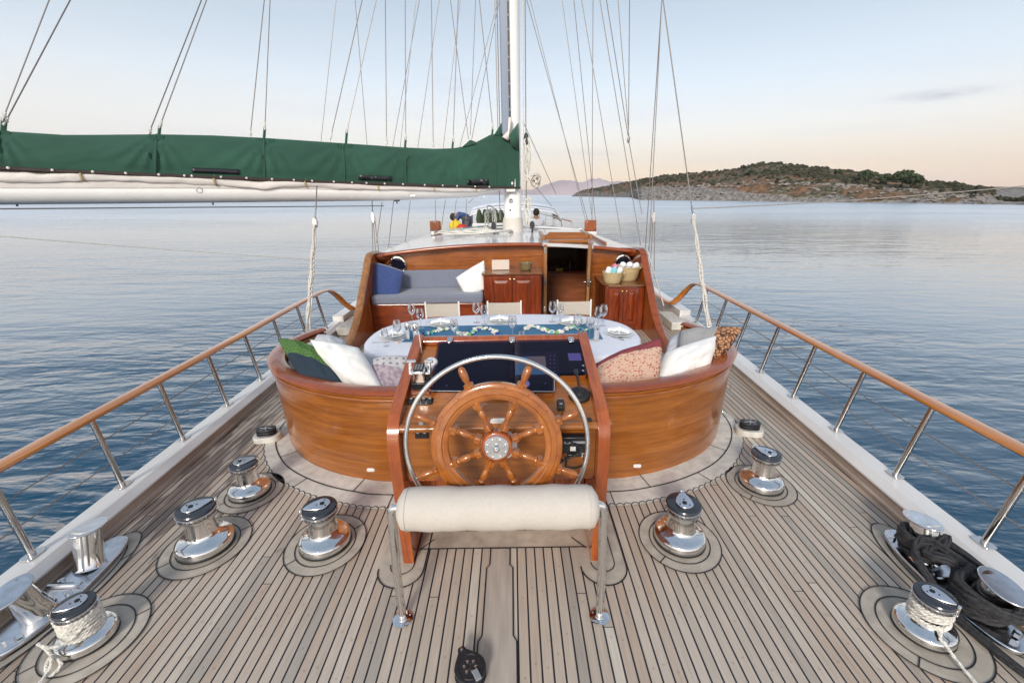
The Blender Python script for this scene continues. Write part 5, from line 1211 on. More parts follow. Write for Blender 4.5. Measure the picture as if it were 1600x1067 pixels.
pillow('end_pad', [Zp(1040, 556, .66), Zp(1098, 548, .68), Zp(1086, 518, .80), Zp(1046, 530, .74)], .17, 'settee_grey', 'loose pale grey pad on the settee right arm', 10)
CT = .905+.010
p = Vector((-.09, 7.28, CT)); mb = MB(); mb.box(p+Vector((0, 0, .085)), (.29, .014, .165), R=Matrix.Rotation(R_(-12), 3, 'X')); mb.box(p+Vector((0, .05, .075)), (.28, .010, .155), R=Matrix.Rotation(R_(16), 3, 'X')); o = mb.build('menu_holder', 'leather_menu', bevel=.003, loc=tuple(p)); tag(o, 'pale card folder standing open on the left cupboard', 'card holder')
p = Vector((.33, 7.25, CT)); t = thing('round_basket', 'small dark and light woven basket on the left cupboard', 'basket', p)
def basket(p, r0, r1, h, t, m, rim=True):
    mb = MB(); prof = []
    for k in range(13): z = h*k/12; prof.append((r0+(r1-r0)*(k/12)**.7+(.004 if k % 2 else 0), z))
    for k in range(6): prof.append((r1-.014-(r1-r0)*k/6, h-h*k/6.2))
    prof.append((0, .015)); mb.lathe([(0, 0)]+prof, p, None, 32, caps=False); mb.build('woven_body', m, t, ang=50)
    if rim: mb = MB(); mb.tube([p+Vector((r1*math.cos(k*.196), r1*math.sin(k*.196), h)) for k in range(32)], .009, 6, closed=True); mb.build('rim', m, t)
def checker():
    m, n, b, N, L = nodemat('wicker_dark'); t_ = N('ShaderNodeTexCoord'); c = N('ShaderNodeTexChecker'); c.inputs['Scale'].default_value = 90; c.inputs[1].default_value = (.35,.25,.12,1); c.inputs[2].default_value = (.06,.045,.025,1); L(t_.outputs['Object'], c.inputs[0]); L(c.outputs[0], b.inputs['Base Color']); b.inputs['Roughness'].default_value = .6
checker(); basket(p, .075, .112, .115, t, 'wicker_dark')
def towel(p, d, L0, r, m, label):
    d = Vector(d).normalized(); mb = MB(); mb.tube([p-d*L0/2, p-d*(L0/2-.012), p, p+d*(L0/2-.012), p+d*L0/2], [r*.8, r, r*1.03, r, r*.8], 12)
    sp = [p+d*(L0/2+.001)+axisR(d) @ Vector((r*.8*(k/30)*math.cos(k*.55), r*.8*(k/30)*math.sin(k*.55), 0)) for k in range(30)]; mb.tube(sp, .004, 4); o = mb.build('rolled_towel', m, loc=tuple(p)); tag(o, label, 'towel', 'rolled towels in the baskets')
CR = .735+.010
bA = Vector((1.70, 6.90, CR)); t = thing('towel_basket', 'nearer and smaller straw basket holding aqua and pink towels', 'basket', bA, 'straw towel baskets'); basket(bA, .115, .160, .17, t, 'wicker')
for s_ in (1,): mb = MB(); mb.tube(sm_curve([bA+Vector((.14, -.09, .15)), bA+Vector((.18, -.12, .19)), bA+Vector((.13, -.14, .16))]), .008, 6); mb.build('handle', 'wicker', t)
bB = Vector((1.98, 7.12, CR)); t = thing('towel_basket', 'farther and larger straw basket holding white towels under the porthole', 'basket', bB, 'straw towel baskets'); basket(bB, .15, .215, .22, t, 'wicker')
mb = MB(); mb.tube(sm_curve([bB+Vector((.17, -.13, .19)), bB+Vector((.22, -.16, .25)), bB+Vector((.15, -.18, .20))]), .008, 6); mb.build('handle', 'wicker', t)
towel(bA+Vector((-.08, -.02, .17)), (.2, -.3, 1), .16, .045, 'towel_white', 'white rolled towel at the left of the small basket')
towel(bA+Vector((.0, -.05, .17)), (.1, -.4, 1), .15, .045, 'towel_aqua', 'aqua rolled towel in the middle of the small basket')
towel(bA+Vector((.02, .05, .20)), (.2, -.3, 1), .16, .045, 'towel_pink', 'pink patterned rolled towel at the back of the small basket')
towel(bA+Vector((.09, -.01, .17)), (.6, -.3, 1), .14, .045, 'towel_white', 'white rolled towel at the right of the small basket')
towel(bB+Vector((-.09, .0, .21)), (.2, -.5, .7), .16, .05, 'towel_white', 'left white rolled towel in the large basket')
towel(bB+Vector((.02, -.02, .21)), (.1, -.5, .7), .16, .05, 'towel_white', 'middle white rolled towel in the large basket')
towel(bB+Vector((.12, .02, .21)), (.9, -.3, .5), .16, .05, 'towel_white', 'right white rolled towel in the large basket')
# bar: glasses, fruit, bottle, seen dimly through the doorway
rb = random.Random(2)
for k in range(9):
    c = copy_tree(GW, loc=(.92+.10*(k % 6)+.03*(k//6), 9.35+.15*(k//6), .56), label='upturned clear glass on the dark bar inside, %s from the left' % ['first','second','third','fourth','fifth','sixth','seventh','eighth','ninth'][k]); c.rotation_euler = (math.pi, 0, 0); c.location.z = .775; c['group'] = 'glasses on the bar inside'
for k, (x, r, m, l) in enumerate([(.80, .05, 'bread', 'orange lampshade shaped fruit on the bar, far left'), (1.06, .035, 'lemon', 'yellow lemon on the bar beside the glasses'), (1.13, .035, 'lemon', 'green yellow lemon right of the other lemon')]):
    mb = MB(); mb.blob((x, 9.18, .555+r*.8), r, k, n=12, jit=.03, sq=(1.15, 1, .85)); o = mb.build('fruit', m, loc=(x, 9.18, .555)); tag(o, ['round orange fruit on the bar at the left', l, l][k], 'fruit', 'fruit on the bar inside')
mb = MB(); mb.lathe([(.045, 0), (.045, .16), (.03, .20), (.014, .23), (.014, .30), (0, .30)], (1.33, 9.3, .557), None, 14); o = mb.build('bottle', 'black_plastic', loc=(1.33, 9.3, .557)); tag(o, 'dark bottle at the right end of the bar inside', 'bottle')

# ============================================================ WINCHES
def tailer(n=16):
    P = []
    for k in range(n): a = 2*math.pi*k/n; r = .052 if math.cos(a) < .5 else .052; P.append((.05*math.cos(a)*(1.0), .05*math.sin(a)))
    return P
def winch(topm):
    t = thing('winch', 'w', 'winch', (0, 0, 0), 'steel winches on the deck')
    mb = MB(); mb.lathe([(.158, .004), (.158, .014)], n=48); mb.build('rubber_seat', 'rubber', t)
    mb = MB(); mb.lathe([(.155, .014), (.156, .050), (.150, .062), (.130, .072), (.095, .086), (.083, .10), (.080, .115)], n=48); mb.build('base_skirt', 'chrome', t, ang=40)
    mb = MB(); mb.lathe([(.080, .112), (.077, .14), (.0765, .20), (.080, .212), (.096, .220), (.097, .226)], n=48); mb.build('drum', 'chrome', t, ang=30)
    mb = MB(); mb.lathe([(.097, .227), (.105, .232), (.106, .237), (.090, .241), (.085, .247), (.090, .253), (.106, .257), (.107, .262), (.100, .266)], n=48); jaw = mb.build('self_tailing_jaw', 'steel', t, ang=25)
    mb = MB()
    for k in range(24): a = 2*math.pi*k/24; mb.tube([(.088*math.cos(a), .088*math.sin(a), .241), (.103*math.cos(a+.12), .103*math.sin(a+.12), .238)], .0022, 4)
    mb.build('jaw_ribs', 'rubber', jaw)
    mb = MB(); mb.lathe([(.104, .2625), (.105, .274), (.100, .281), (.07, .285), (0, .286)], n=48); mb.build('top_cap', topm, t, ang=40)
    # teardrop plate with stripper arm
    P = []
    for k in range(25): a = math.pi/2+math.pi*k/24; P.append((.052*math.cos(a), .052*math.sin(a)))
    P += [(.04, -.043), (.085, -.020), (.105, -.006), (.105, .006), (.085, .020), (.04, .043)]
    mb = MB(); mb.prism(P, .010, (-.015, 0, .286)); pl = mb.build('top_plate', 'plate_steel', t, bevel=.003)
    mb = MB(); mb.lathe([(.014, .297), (.014, .299), (.006, .299), (.006, .292), (0, .292)], (-.02, 0, 0), n=12)
    for a in (0, 2.1, 4.2): mb.lathe([(.005, .297), (.004, .2985), (0, .2985)], (-.02+.032*math.cos(a), .032*math.sin(a), 0), n=8)
    mb.build('socket', 'rubber', pl)
    mb = MB(); mb.box((.104, 0, .262), (.016, .026, .062)); mb.box((.098, 0, .228), (.03, .024, .010)); mb.build('stripper_arm', 'chrome', t, bevel=.004)
    return t
wA = winch('winch_top'); first = True
labs = ['bare steel winch on the left, farthest forward beside the settee', 'bare steel winch on the left, between the far one and the roped one', 'bare steel winch just left of the helm seat with black top', 'steel winch at the lower left wrapped in white rope', 'bare steel winch just right of the helm seat', 'bare steel winch on the right, farthest forward beside the settee', 'steel winch at the lower right with white rope around its drum']
rots = [.5, .7, 3.6, 3.9, 1.35, 2.2, -1.0]; szs = [.92, 1.04, 1.0, .80, 1.0, .96, .80]
for (x, y, r, a), l, rz_, sc in zip(WIN, labs, rots, szs):
    if first: w = wA; first = False; w.location = (x, y, .010); w.rotation_euler = (0, 0, rz_); w['label'] = l; w.scale = (sc,)*3
    else: w = copy_tree(wA, loc=(x, y, .010), rz=rz_, label=l, scale=sc)
# ropes on the two aft winches
def strands(mb, PP, off, r, tw_, n=6):
    for st_ in range(3):
        path = []; L0 = 0
        for i, p in enumerate(PP):
            d = (PP[min(i+1, len(PP)-1)]-PP[max(i-1, 0)]); d = d.normalized() if d.length > 1e-6 else Vector((1, 0, 0)); L0 += (p-PP[i-1]).length if i else 0
            e1 = d.cross(Vector((0, 0, 1))); e1 = e1.normalized() if e1.length > .1 else d.orthogonal().normalized(); e2 = e1.cross(d); a = L0/(off*13)*6.283*tw_*1.8+st_*2.094; path.append(p+(e1*math.cos(a)+e2*math.sin(a))*off)
        mb.tube(path, r, n)
def wraps(cx, cy, r, z0, z1, turns, rr, tail, label, seed, cross=0):
    rnd = random.Random(seed); P = []; n = turns*22
    for k in range(n+1):
        a = 2*math.pi*k/22; z = z0+(z1-z0)*(.5-.5*math.cos(math.pi*min(1, k/n*1.0)*(1 if not cross else 3))); P.append(Vector((cx+(r+rnd.uniform(0, .004)+(.006 if cross and k > n*.4 else 0))*math.cos(a), cy+(r+rnd.uniform(0, .004))*math.sin(a), z+rnd.uniform(-.002, .002))))
    P += tail; P = sm_curve(P, 4); mb = MB(); strands(mb, P, rr*.50, rr*.56, .55); o = mb.build('rope', 'rope_white', loc=(cx, cy, z0)); tag(o, label, 'rope', 'white ropes on the aft winches')
x, y = WIN[3][0], WIN[3][1]
tl = [Vector((x+.05, y-.08, .13)), Vector((x-.01, y-.13, .12)), Vector((x-.07, y-.13, .14)), Vector((x-.09, y-.11, .11)), Vector((x-.04, y-.13, .08)), Vector((x+.02, y-.15, .04)), Vector((x+.0, y-.19, .02)), Vector((x-.03, y-.17, .05)), Vector((x-.01, y-.15, .09)), Vector((x-.01, y-.20, .03)), Vector((x+.0, y-.45, .018)), Vector((x+.02, y-.9, .018))]
wraps(x, y, .078, .080, .190, 9, .0085, tl, 'white rope wound thickly round the lower left winch, tail hanging', 1)
x, y = WIN[6][0], WIN[6][1]
tl = [Vector((x-.02, y-.09, .09)), Vector((x-.01, y-.12, .06)), Vector((x-.005, y-.22, .03)), Vector((x, y-.45, .018)), Vector((x+.01, y-1.0, .018))]
wraps(x, y, .072, .10, .185, 8, .0085, tl, 'white rope wound loosely round the lower right winch, tail on deck', 2, cross=1)

# ============================================================ BOLLARDS
def bollard(cx, cy, rz_, label):
    t = thing('mooring_bollard', label, 'bollard', (cx, cy, 0), 'twin post mooring bollards')
    Rz = Matrix.Rotation(rz_, 3, 'Z'); O = Vector((cx, cy, 0))
    P = []
    for k in range(40):
        a = 2*math.pi*k/40; c, s_ = math.cos(a), math.sin(a); P.append((.115*abs(c)**.8*(1 if c > 0 else -1), .40*abs(s_)**.75*(1 if s_ > 0 else -1)))
    mb = MB(); mb.prism([tuple((Rz @ Vector((p[0], p[1], 0))).to_2d()) for p in P], .026, O+Vector((0, 0, .010))); mb.build('base_plate', 'plate_steel', t, bevel=.008, seg=3)
    for s_ in (-1, 1):
        b0 = O+Rz @ Vector((0, s_*.155, .03)); b1 = O+Rz @ Vector((0, s_*.215, .25)); ax_ = (b1-b0).normalized()
        mb = MB(); mb.lathe([(.078, 0), (.070, .012), (.068, .10), (.068, (b1-b0).length)], b0, axisR(ax_), 36); po = mb.build('post', 'chrome', t, ang=40)
        cR = axisR((ax_+Vector((0, 0, 1.2))).normalized()); P2 = ell(0, 0, .076, .108, n=40)
        mb = MB(); yv = Rz @ Vector((0, 1, 0)); zz = (ax_*.9+Vector((0, 0, .8))+Rz @ Vector((-.0, 0, 0))).normalized(); yy = (yv-zz*yv.dot(zz)).normalized(); xx = yy.cross(zz)
        mb.prism(P2, .012, b1-zz*.006+yy*s_*.012, frame(xx, yy, zz)); mb.build('cap_plate', 'plate_steel', po, bevel=.005, seg=3)
    for px_, py_ in ((-.055, .31), (.055, -.31), (.06, -.05), (-.06, .04), (.0, -.345)):
        q = O+Rz @ Vector((px_, py_, .036)); mb = MB(); mb.lathe([(.018, 0), (.018, .014), (.012, .018), (0, .018)], q, None, 6 if abs(py_) > .2 else 14); mb.build('bolt', 'chrome', t)
    mb = MB(); a = O+Rz @ Vector((-.09, .0, .045)); b = O+Rz @ Vector((.09, .0, .045)); mb.tube([a, b], .016, 10); mb.build('cross_bar', 'chrome', t)
    return O, Rz
bollard(-2.455, 1.90, .04, 'polished twin post bollard bare of rope, lower left by the bulwark')
O, Rz = bollard(2.49, 1.86, -.03, 'polished twin post bollard with black rope, lower right by the bulwark')
# black mooring rope: turns on both posts, lumps between, tail running aft
def pc(s_, h): b0 = O+Rz @ Vector((0, s_*.155, .03)); b1 = O+Rz @ Vector((0, s_*.215, .235)); return b0.lerp(b1, h)
P = []; rn = random.Random(9)
for j in range(3):
    for k in range(14): a = 2*math.pi*k/14; c = pc(1, .18+.2*j+.2*k/14); P.append(c+Vector((.098*math.cos(a), .098*math.sin(a), 0)))
P += [O+Vector((-.10, .06, .17)), O+Vector((-.02, -.02, .17))]
for j in range(4):
    for k in range(14):
        a = 2*math.pi*k/14+2; c = pc(-1, .12+.14*j+.14*k/14); P.append(c+Vector(((.098+rn.uniform(0, .012))*math.cos(a), (.100+rn.uniform(0, .012))*math.sin(a), 0)))
for j in range(2):
    P += [O+Vector((.11, -.22, .12+.03*j)), O+Vector((.09, .02, .15+.03*j)), O+Vector((.05, .25, .13+.03*j)), O+Vector((-.09, .24, .12+.03*j)), O+Vector((-.06, .05, .15+.02*j)), O+Vector((.03, -.05, .19)), O+Vector((-.10, -.12, .14+.03*j)), O+Vector((-.06, -.30, .14+.02*j)), O+Vector((.07, -.30, .13+.02*j))]
P += [O+Vector((-.02, .12, .20)), O+Vector((-.12, .10, .15)), O+Vector((-.15, -.02, .10)), O+Vector((-.15, -.2, .035)), O+Vector((-.13, -.4, .03)), O+Vector((-.06, -.62, .03)), O+Vector((.06, -.9, .03)), O+Vector((.2, -1.3, .03))]
PP = sm_curve(P, 3); mb = MB()
tw = []
for st_ in range(3):
    path = []
    for i, p in enumerate(PP):
        d = (PP[min(i+1, len(PP)-1)]-PP[max(i-1, 0)]).normalized(); e1 = d.cross(Vector((0, 0, 1))); e1 = e1.normalized() if e1.length > .1 else Vector((1, 0, 0)); e2 = e1.cross(d); a = i*.42+st_*2.094; path.append(p+(e1*math.cos(a)+e2*math.sin(a))*.0105)
    mb.tube(path, .0122, 7)
o = mb.build('mooring_rope', 'rope_black', loc=tuple(O)); tag(o, 'thick black mooring rope turned round the right bollard and trailing aft', 'rope')

# ============================================================ BLOCKS
def deckblock(cx, cy, label, rz_):
    t = thing('deck_block', label, 'pulley block', (cx, cy, 0), 'turning blocks on wooden pads'); Rz = Matrix.Rotation(rz_, 3, 'Z'); O = Vector((cx, cy, 0))
    P = [tuple((Rz @ Vector((p[0], p[1], 0))).to_2d()) for p in rrect(.23, .17, .07, 6)]
    mb = MB(); mb.prism(P, .055, O+Vector((0, 0, .003))); mb.build('wooden_pad', 'teak_margin', t, bevel=.006)
    mb = MB()
    for z in (.06, .082, .104): mb.prism([tuple((Rz @ Vector((p[0]*.85, p[1]*.8, 0))).to_2d()) for p in rrect(.20, .14, .065, 6)], .014, O+Vector((0, 0, z)))
    mb.build('cheek_plate', 'block_black', t, bevel=.004)
    mb = MB(); mb.lathe([(.052, .0), (.046, .012), (.046, .03), (.052, .045)], O+Vector((0, 0, .06)), None, 24); mb.build('sheave', 'rubber', t)
    mb = MB()
    for k in range(6): a = k*1.047; mb.tube([O+Vector((.02*math.cos(a), .02*math.sin(a), .119)), O+Vector((.055*math.cos(a), .055*math.sin(a), .119))], .004, 4)
    mb.lathe([(.018, .116), (.016, .124), (0, .125)], O, None, 12); mb.build('spokes', 'plastic_grey', t)
deckblock(-2.17, 3.52, 'black turning block on a pale wooden pad, left of the settee', .15)
deckblock(2.24, 3.50, 'black turning block on a pale wooden pad, right of the settee', -.2)
t = thing('pulley_block', 'large black pulley block lying on the deck behind the helm seat', 'pulley block', (-.13, 1.42, 0))
A_ = Zp(721, 1018, .05); B_ = Zp(733, 1043, .05); d = (B_-A_).normalized(); s_ = Vector((-d.y, d.x, 0))
RB = frame(s_, d, (0, 0, 1)); 
def tear(r, l):
    P = [(r*math.cos(R_(a)), r*math.sin(R_(a))) for a in range(-205, 26, 11)]
    return P
def cheek(z, th, sc=1):
    P = [(.072*sc*math.cos(R_(a)), .072*sc*math.sin(R_(a))*1.05) for a in range(-20, 201, 10)]
    P += [(-.055*sc, -.045), (-.022, -.085), (-.018, -.100), (-.010, -.108), (.010, -.108), (.018, -.100), (.022, -.085), (.055*sc, -.045)]
    return P
C0 = B_+d*.012; C0.z = 0
for z in (.020, .062):
    mb = MB(); mb.prism(cheek(z, .012), .012, C0+Vector((0, 0, z)), RB); mb.build('cheek_plate', 'block_black', t, bevel=.003)
mb = MB(); mb.lathe([(.066, .0), (.056, .010), (.056, .018), (.066, .028)], C0+Vector((0, 0, .033)), None, 32); mb.build('sheave', 'rubber', t)
mb = MB(); mb.box(C0+Vector((0, 0, .078))+RB @ Vector((.01, .05, 0)), (.028, .05, .010), R=RB); mb.build('becket', 'plastic_grey', t, bevel=.003)
mb = MB()
for k in range(7):
    a = R_(90+60*k)
    if k < 6: q = C0+RB @ Vector((.026*math.cos(a), .026*math.sin(a), .074))
    else: q = C0+RB @ Vector((0, -.092, .074))
    mb = MB(); mb.lathe([(.0075, 0), (.007, .003), (0, .0038)], q, None, 10); mb.build('screw', 'steel', t)
mb = MB()
for k in range(6):
    a = R_(60+60*k); arc = [C0+RB @ Vector((.055*math.cos(a+q*.12), .055*math.sin(a+q*.12)*1.05, .0745)) for q in range(-3, 4)]; mb.tube(arc, .0035, 4)
mb.tube([C0+RB @ Vector((.013*math.cos(k*.5236), .013*math.sin(k*.5236), .0745)) for k in range(12)], .002, 4, closed=True); mb.build('slots', 'dark_hole', t)
# ============================================================ MAST, BOOM, SAIL COVER
ms = thing('mast', 'tall white main mast standing through the deckhouse roof', 'mast', (.13, 9.65, 1.3))
MX, MY = .13, 9.65
mb = MB(); mb.lathe([(.205, 1.32), (.205, 1.42), (.19, 1.47), (.182, 1.50), (.182, 16)], (MX, MY, 0), None, 32); mb.build('mast_tube', 'mast_white', ms, ang=50)
mb = MB(); mb.lathe([(.22, 1.33), (.215, 1.55), (.20, 1.64), (.188, 1.65)], (MX, MY, 0), None, 32); mb.build('mast_boot', 'roll_cream', ms)
mb = MB(); mb.box((MX-.10, MY-.19, 9.4), (.18, .10, 13.4)); mb.build('furling_profile', 'mast_grey', ms, bevel=.02)
mb = MB(); mb.box((MX-.03, MY-.245, 9.4), (.028, .02, 13.4)); tr_ = mb.build('mast_track', 'black_plastic', ms)
mb = MB()
for k in range(60): mb.box((MX-.03, MY-.257, 3.0+k*.22), (.02, .008, .03))
mb.build('track_slide', 'plastic_grey', tr_)
mb = MB(); mb.lathe([(.045, 0), (.045, .01), (.03, .03), (0, .04)], (MX-.03, MY-.182, 1.98), axisR((0, -1, 0)), 18); mb.build('exit_plate', 'chrome', ms)
mb = MB(); mb.lathe([(.018, 0), (.015, .02), (0, .025)], (MX-.05, MY-.182, 1.80), axisR((0, -1, 0)), 12); mb.build('deck_eye', 'rubber', ms)
for s in (-1, 1):
    mb = MB(); mb.prism(ell(0, 0, .05, .085, n=20), .035, (MX+s*.40+.0, MY-.33, 1.50), FRM); mb.tube([(MX+s*.40, MY-.35, 1.35), (MX+s*.40, MY-.35, 1.46)], .02, 8); o = mb.build('standing_block', 'block_black', loc=(MX+s*.4, MY-.35, 1.35), bevel=.004); tag(o, 'black upright pulley block on the roof, %s of the mast foot' % ('left' if s < 0 else 'right'), 'pulley block', 'standing blocks at the mast foot')
# boom, swung well out to port
BA, BB = Vector((-.05, 9.40, 0)), Vector((-6.0, 5.55, 0)); bd_ = (BB-BA).normalized(); bn = Vector((-bd_.y, bd_.x, 0))
if bn.y > 0: bn = -bn
def bp(u, v, off=0): return Pp(u, v, BA+bn*off, bn)
bm_ = thing('boom', 'long white boom swung out to the left from the mast', 'boom', (-.05, 9.4, 2.2))
c0 = bp(795, 290); c1 = bp(742, 297); c2 = bp(600, 299.5); c3 = bp(400, 299.5); c4 = bp(200, 299.5); c5 = bp(0, 299); c6 = c5+(c5-c4)*.9
mb = MB(); mb.tube([c0, c1, c2, c3, c4, c5, c6], [.05, .135, .155, .155, .155, .155, .13], 24, squash=(1, 1, 1)); mb.build('boom_tube', 'mast_white', bm_, ang=60)
mb = MB(); g0 = Vector((MX-.03, MY-.21, c0.z)); mb.box(g0+Vector((0, -.02, 0)), (.20, .10, .26)); mb.tube([g0, c0], .04, 10); gz = mb.build('gooseneck_fitting', 'steel', bm_, bevel=.012)
mb = MB(); mb.lathe([(.05, 0), (.05, .03), (.02, .04), (0, .04)], g0+Vector((0, -.07, .03)), axisR((0, -1, 0)), 16); mb.build('gooseneck_pin', 'chrome', gz)
for (u, v) in ((25, 316), (332, 315), (620, 314)):
    q = bp(u, v, .0); mb = MB(); mb.box(q+Vector((0, 0, .0)), (.10, .05, .02)); mb.tube([q, q-Vector((0, 0, .05))], .012, 6); mb.build('boom_fitting', 'black_plastic', bm_, bevel=.002)
q = bp(645, 306, .16); mb = MB(); mb.box(q, (.10, .04, .03)); mb.build('cleat', 'steel', bm_, bevel=.003)
q = bp(311, 297, .155); mb = MB(); RQ = axisR(bn); mb.tube([q+RQ @ Vector((.035*math.cos(k*.3927), .035*math.sin(k*.3927), .003)) for k in range(16)], .006, 6, closed=True); mb.build('boom_ring', 'steel', bm_)
# furled white sail lying in a bundle along the boom
BOT = [(-60, 262), (0, 263), (100, 268), (245, 274), (413, 280.5), (540, 286), (632, 289), (708, 291.5), (795, 293.5), (805, 293.5)]
TOP = [(-60, 203), (0, 205), (100, 211.5), (180, 211), (245, 210.5), (330, 212), (413, 216), (480, 220.5), (540, 224.5), (590, 228), (632, 231), (680, 233), (708, 232), (735, 227), (755, 217), (770, 209), (785, 214), (796, 207), (806, 200)]
sl_ = thing('furled_sail', 'white sail flaked along the boom below the green cover', 'sail', tuple(c3))
us = [-60+q*9 for q in range(92)]; rows = []
for i, u in enumerate(us):
    vt = lerp_tab(BOT, u)+.5; vb = lerp_tab([(-60, 294), (300, 294), (600, 297), (720, 300), (790, 297)], u)
    sc = (bp(u, vt)-CAM).length/FPX; a = bp(u, vt, .12); b = bp(u, vb, .16); k_ = .02*math.sin(u*.045)
    rows.append([a+bn*(-.24), a, a.lerp(b, .35)+bn*(.03+k_*.5), a.lerp(b, .7)+bn*(.02), b, b+bn*(-.3)])
mb = MB(); mb.grid(rows, True); mb.add(rows[0], [tuple(range(6))]); mb.build('sail_body', 'sail_white', sl_, ang=60)
rollc = [(-60, 276), (0, 277), (60, 279), (100, 277.5), (130, 275), (180, 277), (260, 280), (320, 282), (345, 283), (380, 288), (410, 291), (440, 287), (480, 286.5), (510, 288), (560, 291), (600, 294), (640, 293), (680, 295.5), (720, 296), (750, 297)]
P = []; rr2 = []
for i in range(150):
    u = -60+810*i/149; P.append(bp(u, lerp_tab(rollc, u)+.4*math.sin(u*.11), .175)); w = .056+.005*math.sin(u*.06)+.003*math.sin(u*.17)
    for t_ in (130, 342, 482, 593, 680, 745): w *= 1-.20*math.exp(-((u-t_)/7)**2)
    rr2.append(w*(1 if u < 735 else .6)*(.75 if u > 560 else 1))
rows = []
for i, p in enumerate(P):
    d = bd_; e1 = Vector((0, 0, 1)); row = []
    for k in range(16):
        a = 2*math.pi*k/16; f = 1+.07*math.sin(3*a+i*.16)+.04*math.sin(5*a-i*.21+1)+.08*mn.noise(Vector((i*.12, a*2, 0))); row.append(p+(e1*math.cos(a)+bn*math.sin(a)*.45)*rr2[i]*f)
    rows.append(row)
mb = MB(); mb.grid(rows, True); mb.add(rows[0], [tuple(range(16))]); mb.add(rows[-1], [tuple(range(16))]); mb.build('rolled_cloth', 'sail_white', sl_, ang=80)
mat('tie_tan', (.52,.40,.22), .8)
for u in (132, 342, 482, 593, 680, 745):
    i = int((u+60)/810*149); p = P[i]; r = rr2[i]; mb = MB(); mb.tube([p+(Vector((0, 0, 1))*math.cos(a)+bn*math.sin(a)*.62)*(r*1.13)+bd_*.02*math.sin(a) for a in [q*.349 for q in range(18)]], .013, 6, closed=True); mb.build('sail_tie', 'tie_tan', sl_)
# green cover
cvr = thing('sail_cover', 'dark green canvas sail cover lashed over the boom', 'sail cover', tuple(bp(400, 250)))
rows = []; us = [-60+q*5.55 for q in range(157)]; ST = [2, 245, 413, 537, 632, 707, 770]
NR = 26
for i, u in enumerate(us):
    if u > 807: break
    vt, vb = lerp_tab(TOP, u), lerp_tab(BOT, u); a, b = bp(u, vt), bp(u, vb); hgt = (a-b).length; row = []
    ns = min(abs(u-s) for s in ST); pull = math.exp(-ns/14)
    for side in (1, -1):
        for k in range(NR):
            s = k/(NR-1) if side == 1 else 1-k/(NR-1)     # 0 top, 1 bottom
            p = a.lerp(b, s); wd = (.035+.17*math.sin(min(1, s*1.15)*math.pi*.55)**.8)*(1-.18*pull*(1-s)); wd = wd*(.92 if u < 780 else .75)
            # sag folds fanning out from the strap heads
            fold = 0
            for st in ST:
                dx = (u-st); 
                if abs(dx) < 75: ang_ = math.atan2(s*58+4, abs(dx)+2); fold += math.sin(ang_*17+st)*.016*math.exp(-abs(dx)/38)*math.sin(s*math.pi)*1.7
            fold += .022*mn.noise(Vector((u*.012, s*2.2, st*.01)))+.006*mn.noise(Vector((u*.04+s*2, s*6, 9)))
            row.append(p+bn*side*(wd+fold*(1 if side == 1 else .5)))
    rows.append(row)
mb = MB(); mb.grid(rows, True); mb.add(rows[0], [tuple(range(2*NR))]); mb.add(rows[-1], [tuple(range(2*NR))]); mb.build('cover_cloth', 'canvas_green', cvr, ang=80)
def crow(u, s, off=.0):
    i = min(len(rows)-1, max(0, int(round((u+60)/5.55)))); k = int(round(s*(NR-1))); return rows[i][k]+bn*off
for st in ST:
    mb = MB(); path = [crow(st-6*s*(.6 if st > 300 else 0), s, .006) for s in [q/8 for q in range(9)]]; mb.tube(path, .012, 5, squash=(1, 1, 1)); sp_ = mb.build('strap', 'canvas_green', cvr)
    if st > 600 or st < 0: continue
    for e in (-1, 1): mb = MB(); q = crow(st+e*8, .10, .006); mb.box(q, (.07, .006, .07), R=frame(bd_, Vector((0, 0, 1)).cross(bd_).normalized(), (0, 0, 1))); mb.build('strap_patch', 'canvas_green', sp_)
for a, b, s in ((302, 371, .80), (555, 606, .80), (724, 757, .84)):
    n = 12; A_ = [crow(a+(b-a)*k/n, s, .012) for k in range(n+1)]; B_ = [crow(a+(b-a)*k/n, min(1, s+.13), .012) for k in range(n+1)]; mb = MB(); mb.band(A_, B_); mb.build('vent_patch', 'black_plastic', cvr, sol=.004)
mat('lash_dark', (.05,.035,.03), .7)
mb = MB(); edge = [r[NR-1]+bn*.012-Vector((0, 0, .006)) for r in rows]; mb.tube(edge, .022, 6); mb.build('lower_hem', 'lash_dark', cvr)
mb = MB()
for u in [24, 90, 151, 206, 256, 295, 306, 348, 388, 424, 457, 488, 518, 546, 570, 595, 628, 658, 685, 710, 735, 756]:
    q = rows[int((u+60)/5.55)][NR-1]+bn*.035; mb.blob(q, .017, u, n=8, jit=.05)
mb.build('hem_button', 'shell_white', cvr)
# ears of cover rising beside the mast, white sail head between
mb = MB(); e = [bp(u, v, o_) for u, v, o_ in ((772, 211, .05), (784, 191, -.10), (788, 205, -.12), (786, 216, .0))]; mb.add(e, [(0, 1, 2, 3)])
e = [bp(u, v, o_) for u, v, o_ in ((795, 212, .14), (809, 193, .10), (810, 235, .16), (800, 228, .18))]; mb.add(e, [(0, 1, 2, 3)])
e = [bp(u, v, .02) for u, v in ((722, 230), (734, 219), (742, 222), (744, 226))]; mb.add(e, [(0, 1, 2, 3)]); mb.build('cover_flap', 'canvas_green', cvr, sol=.03)
mb = MB(); e = [bp(u, v, .10) for u, v in ((784, 214), (793, 205), (794, 184), (797, 184), (798, 214), (792, 220))]; mb.add(e, [tuple(range(6))]); o = mb.build('sail_head', 'sail_white', sl_, sol=.05)

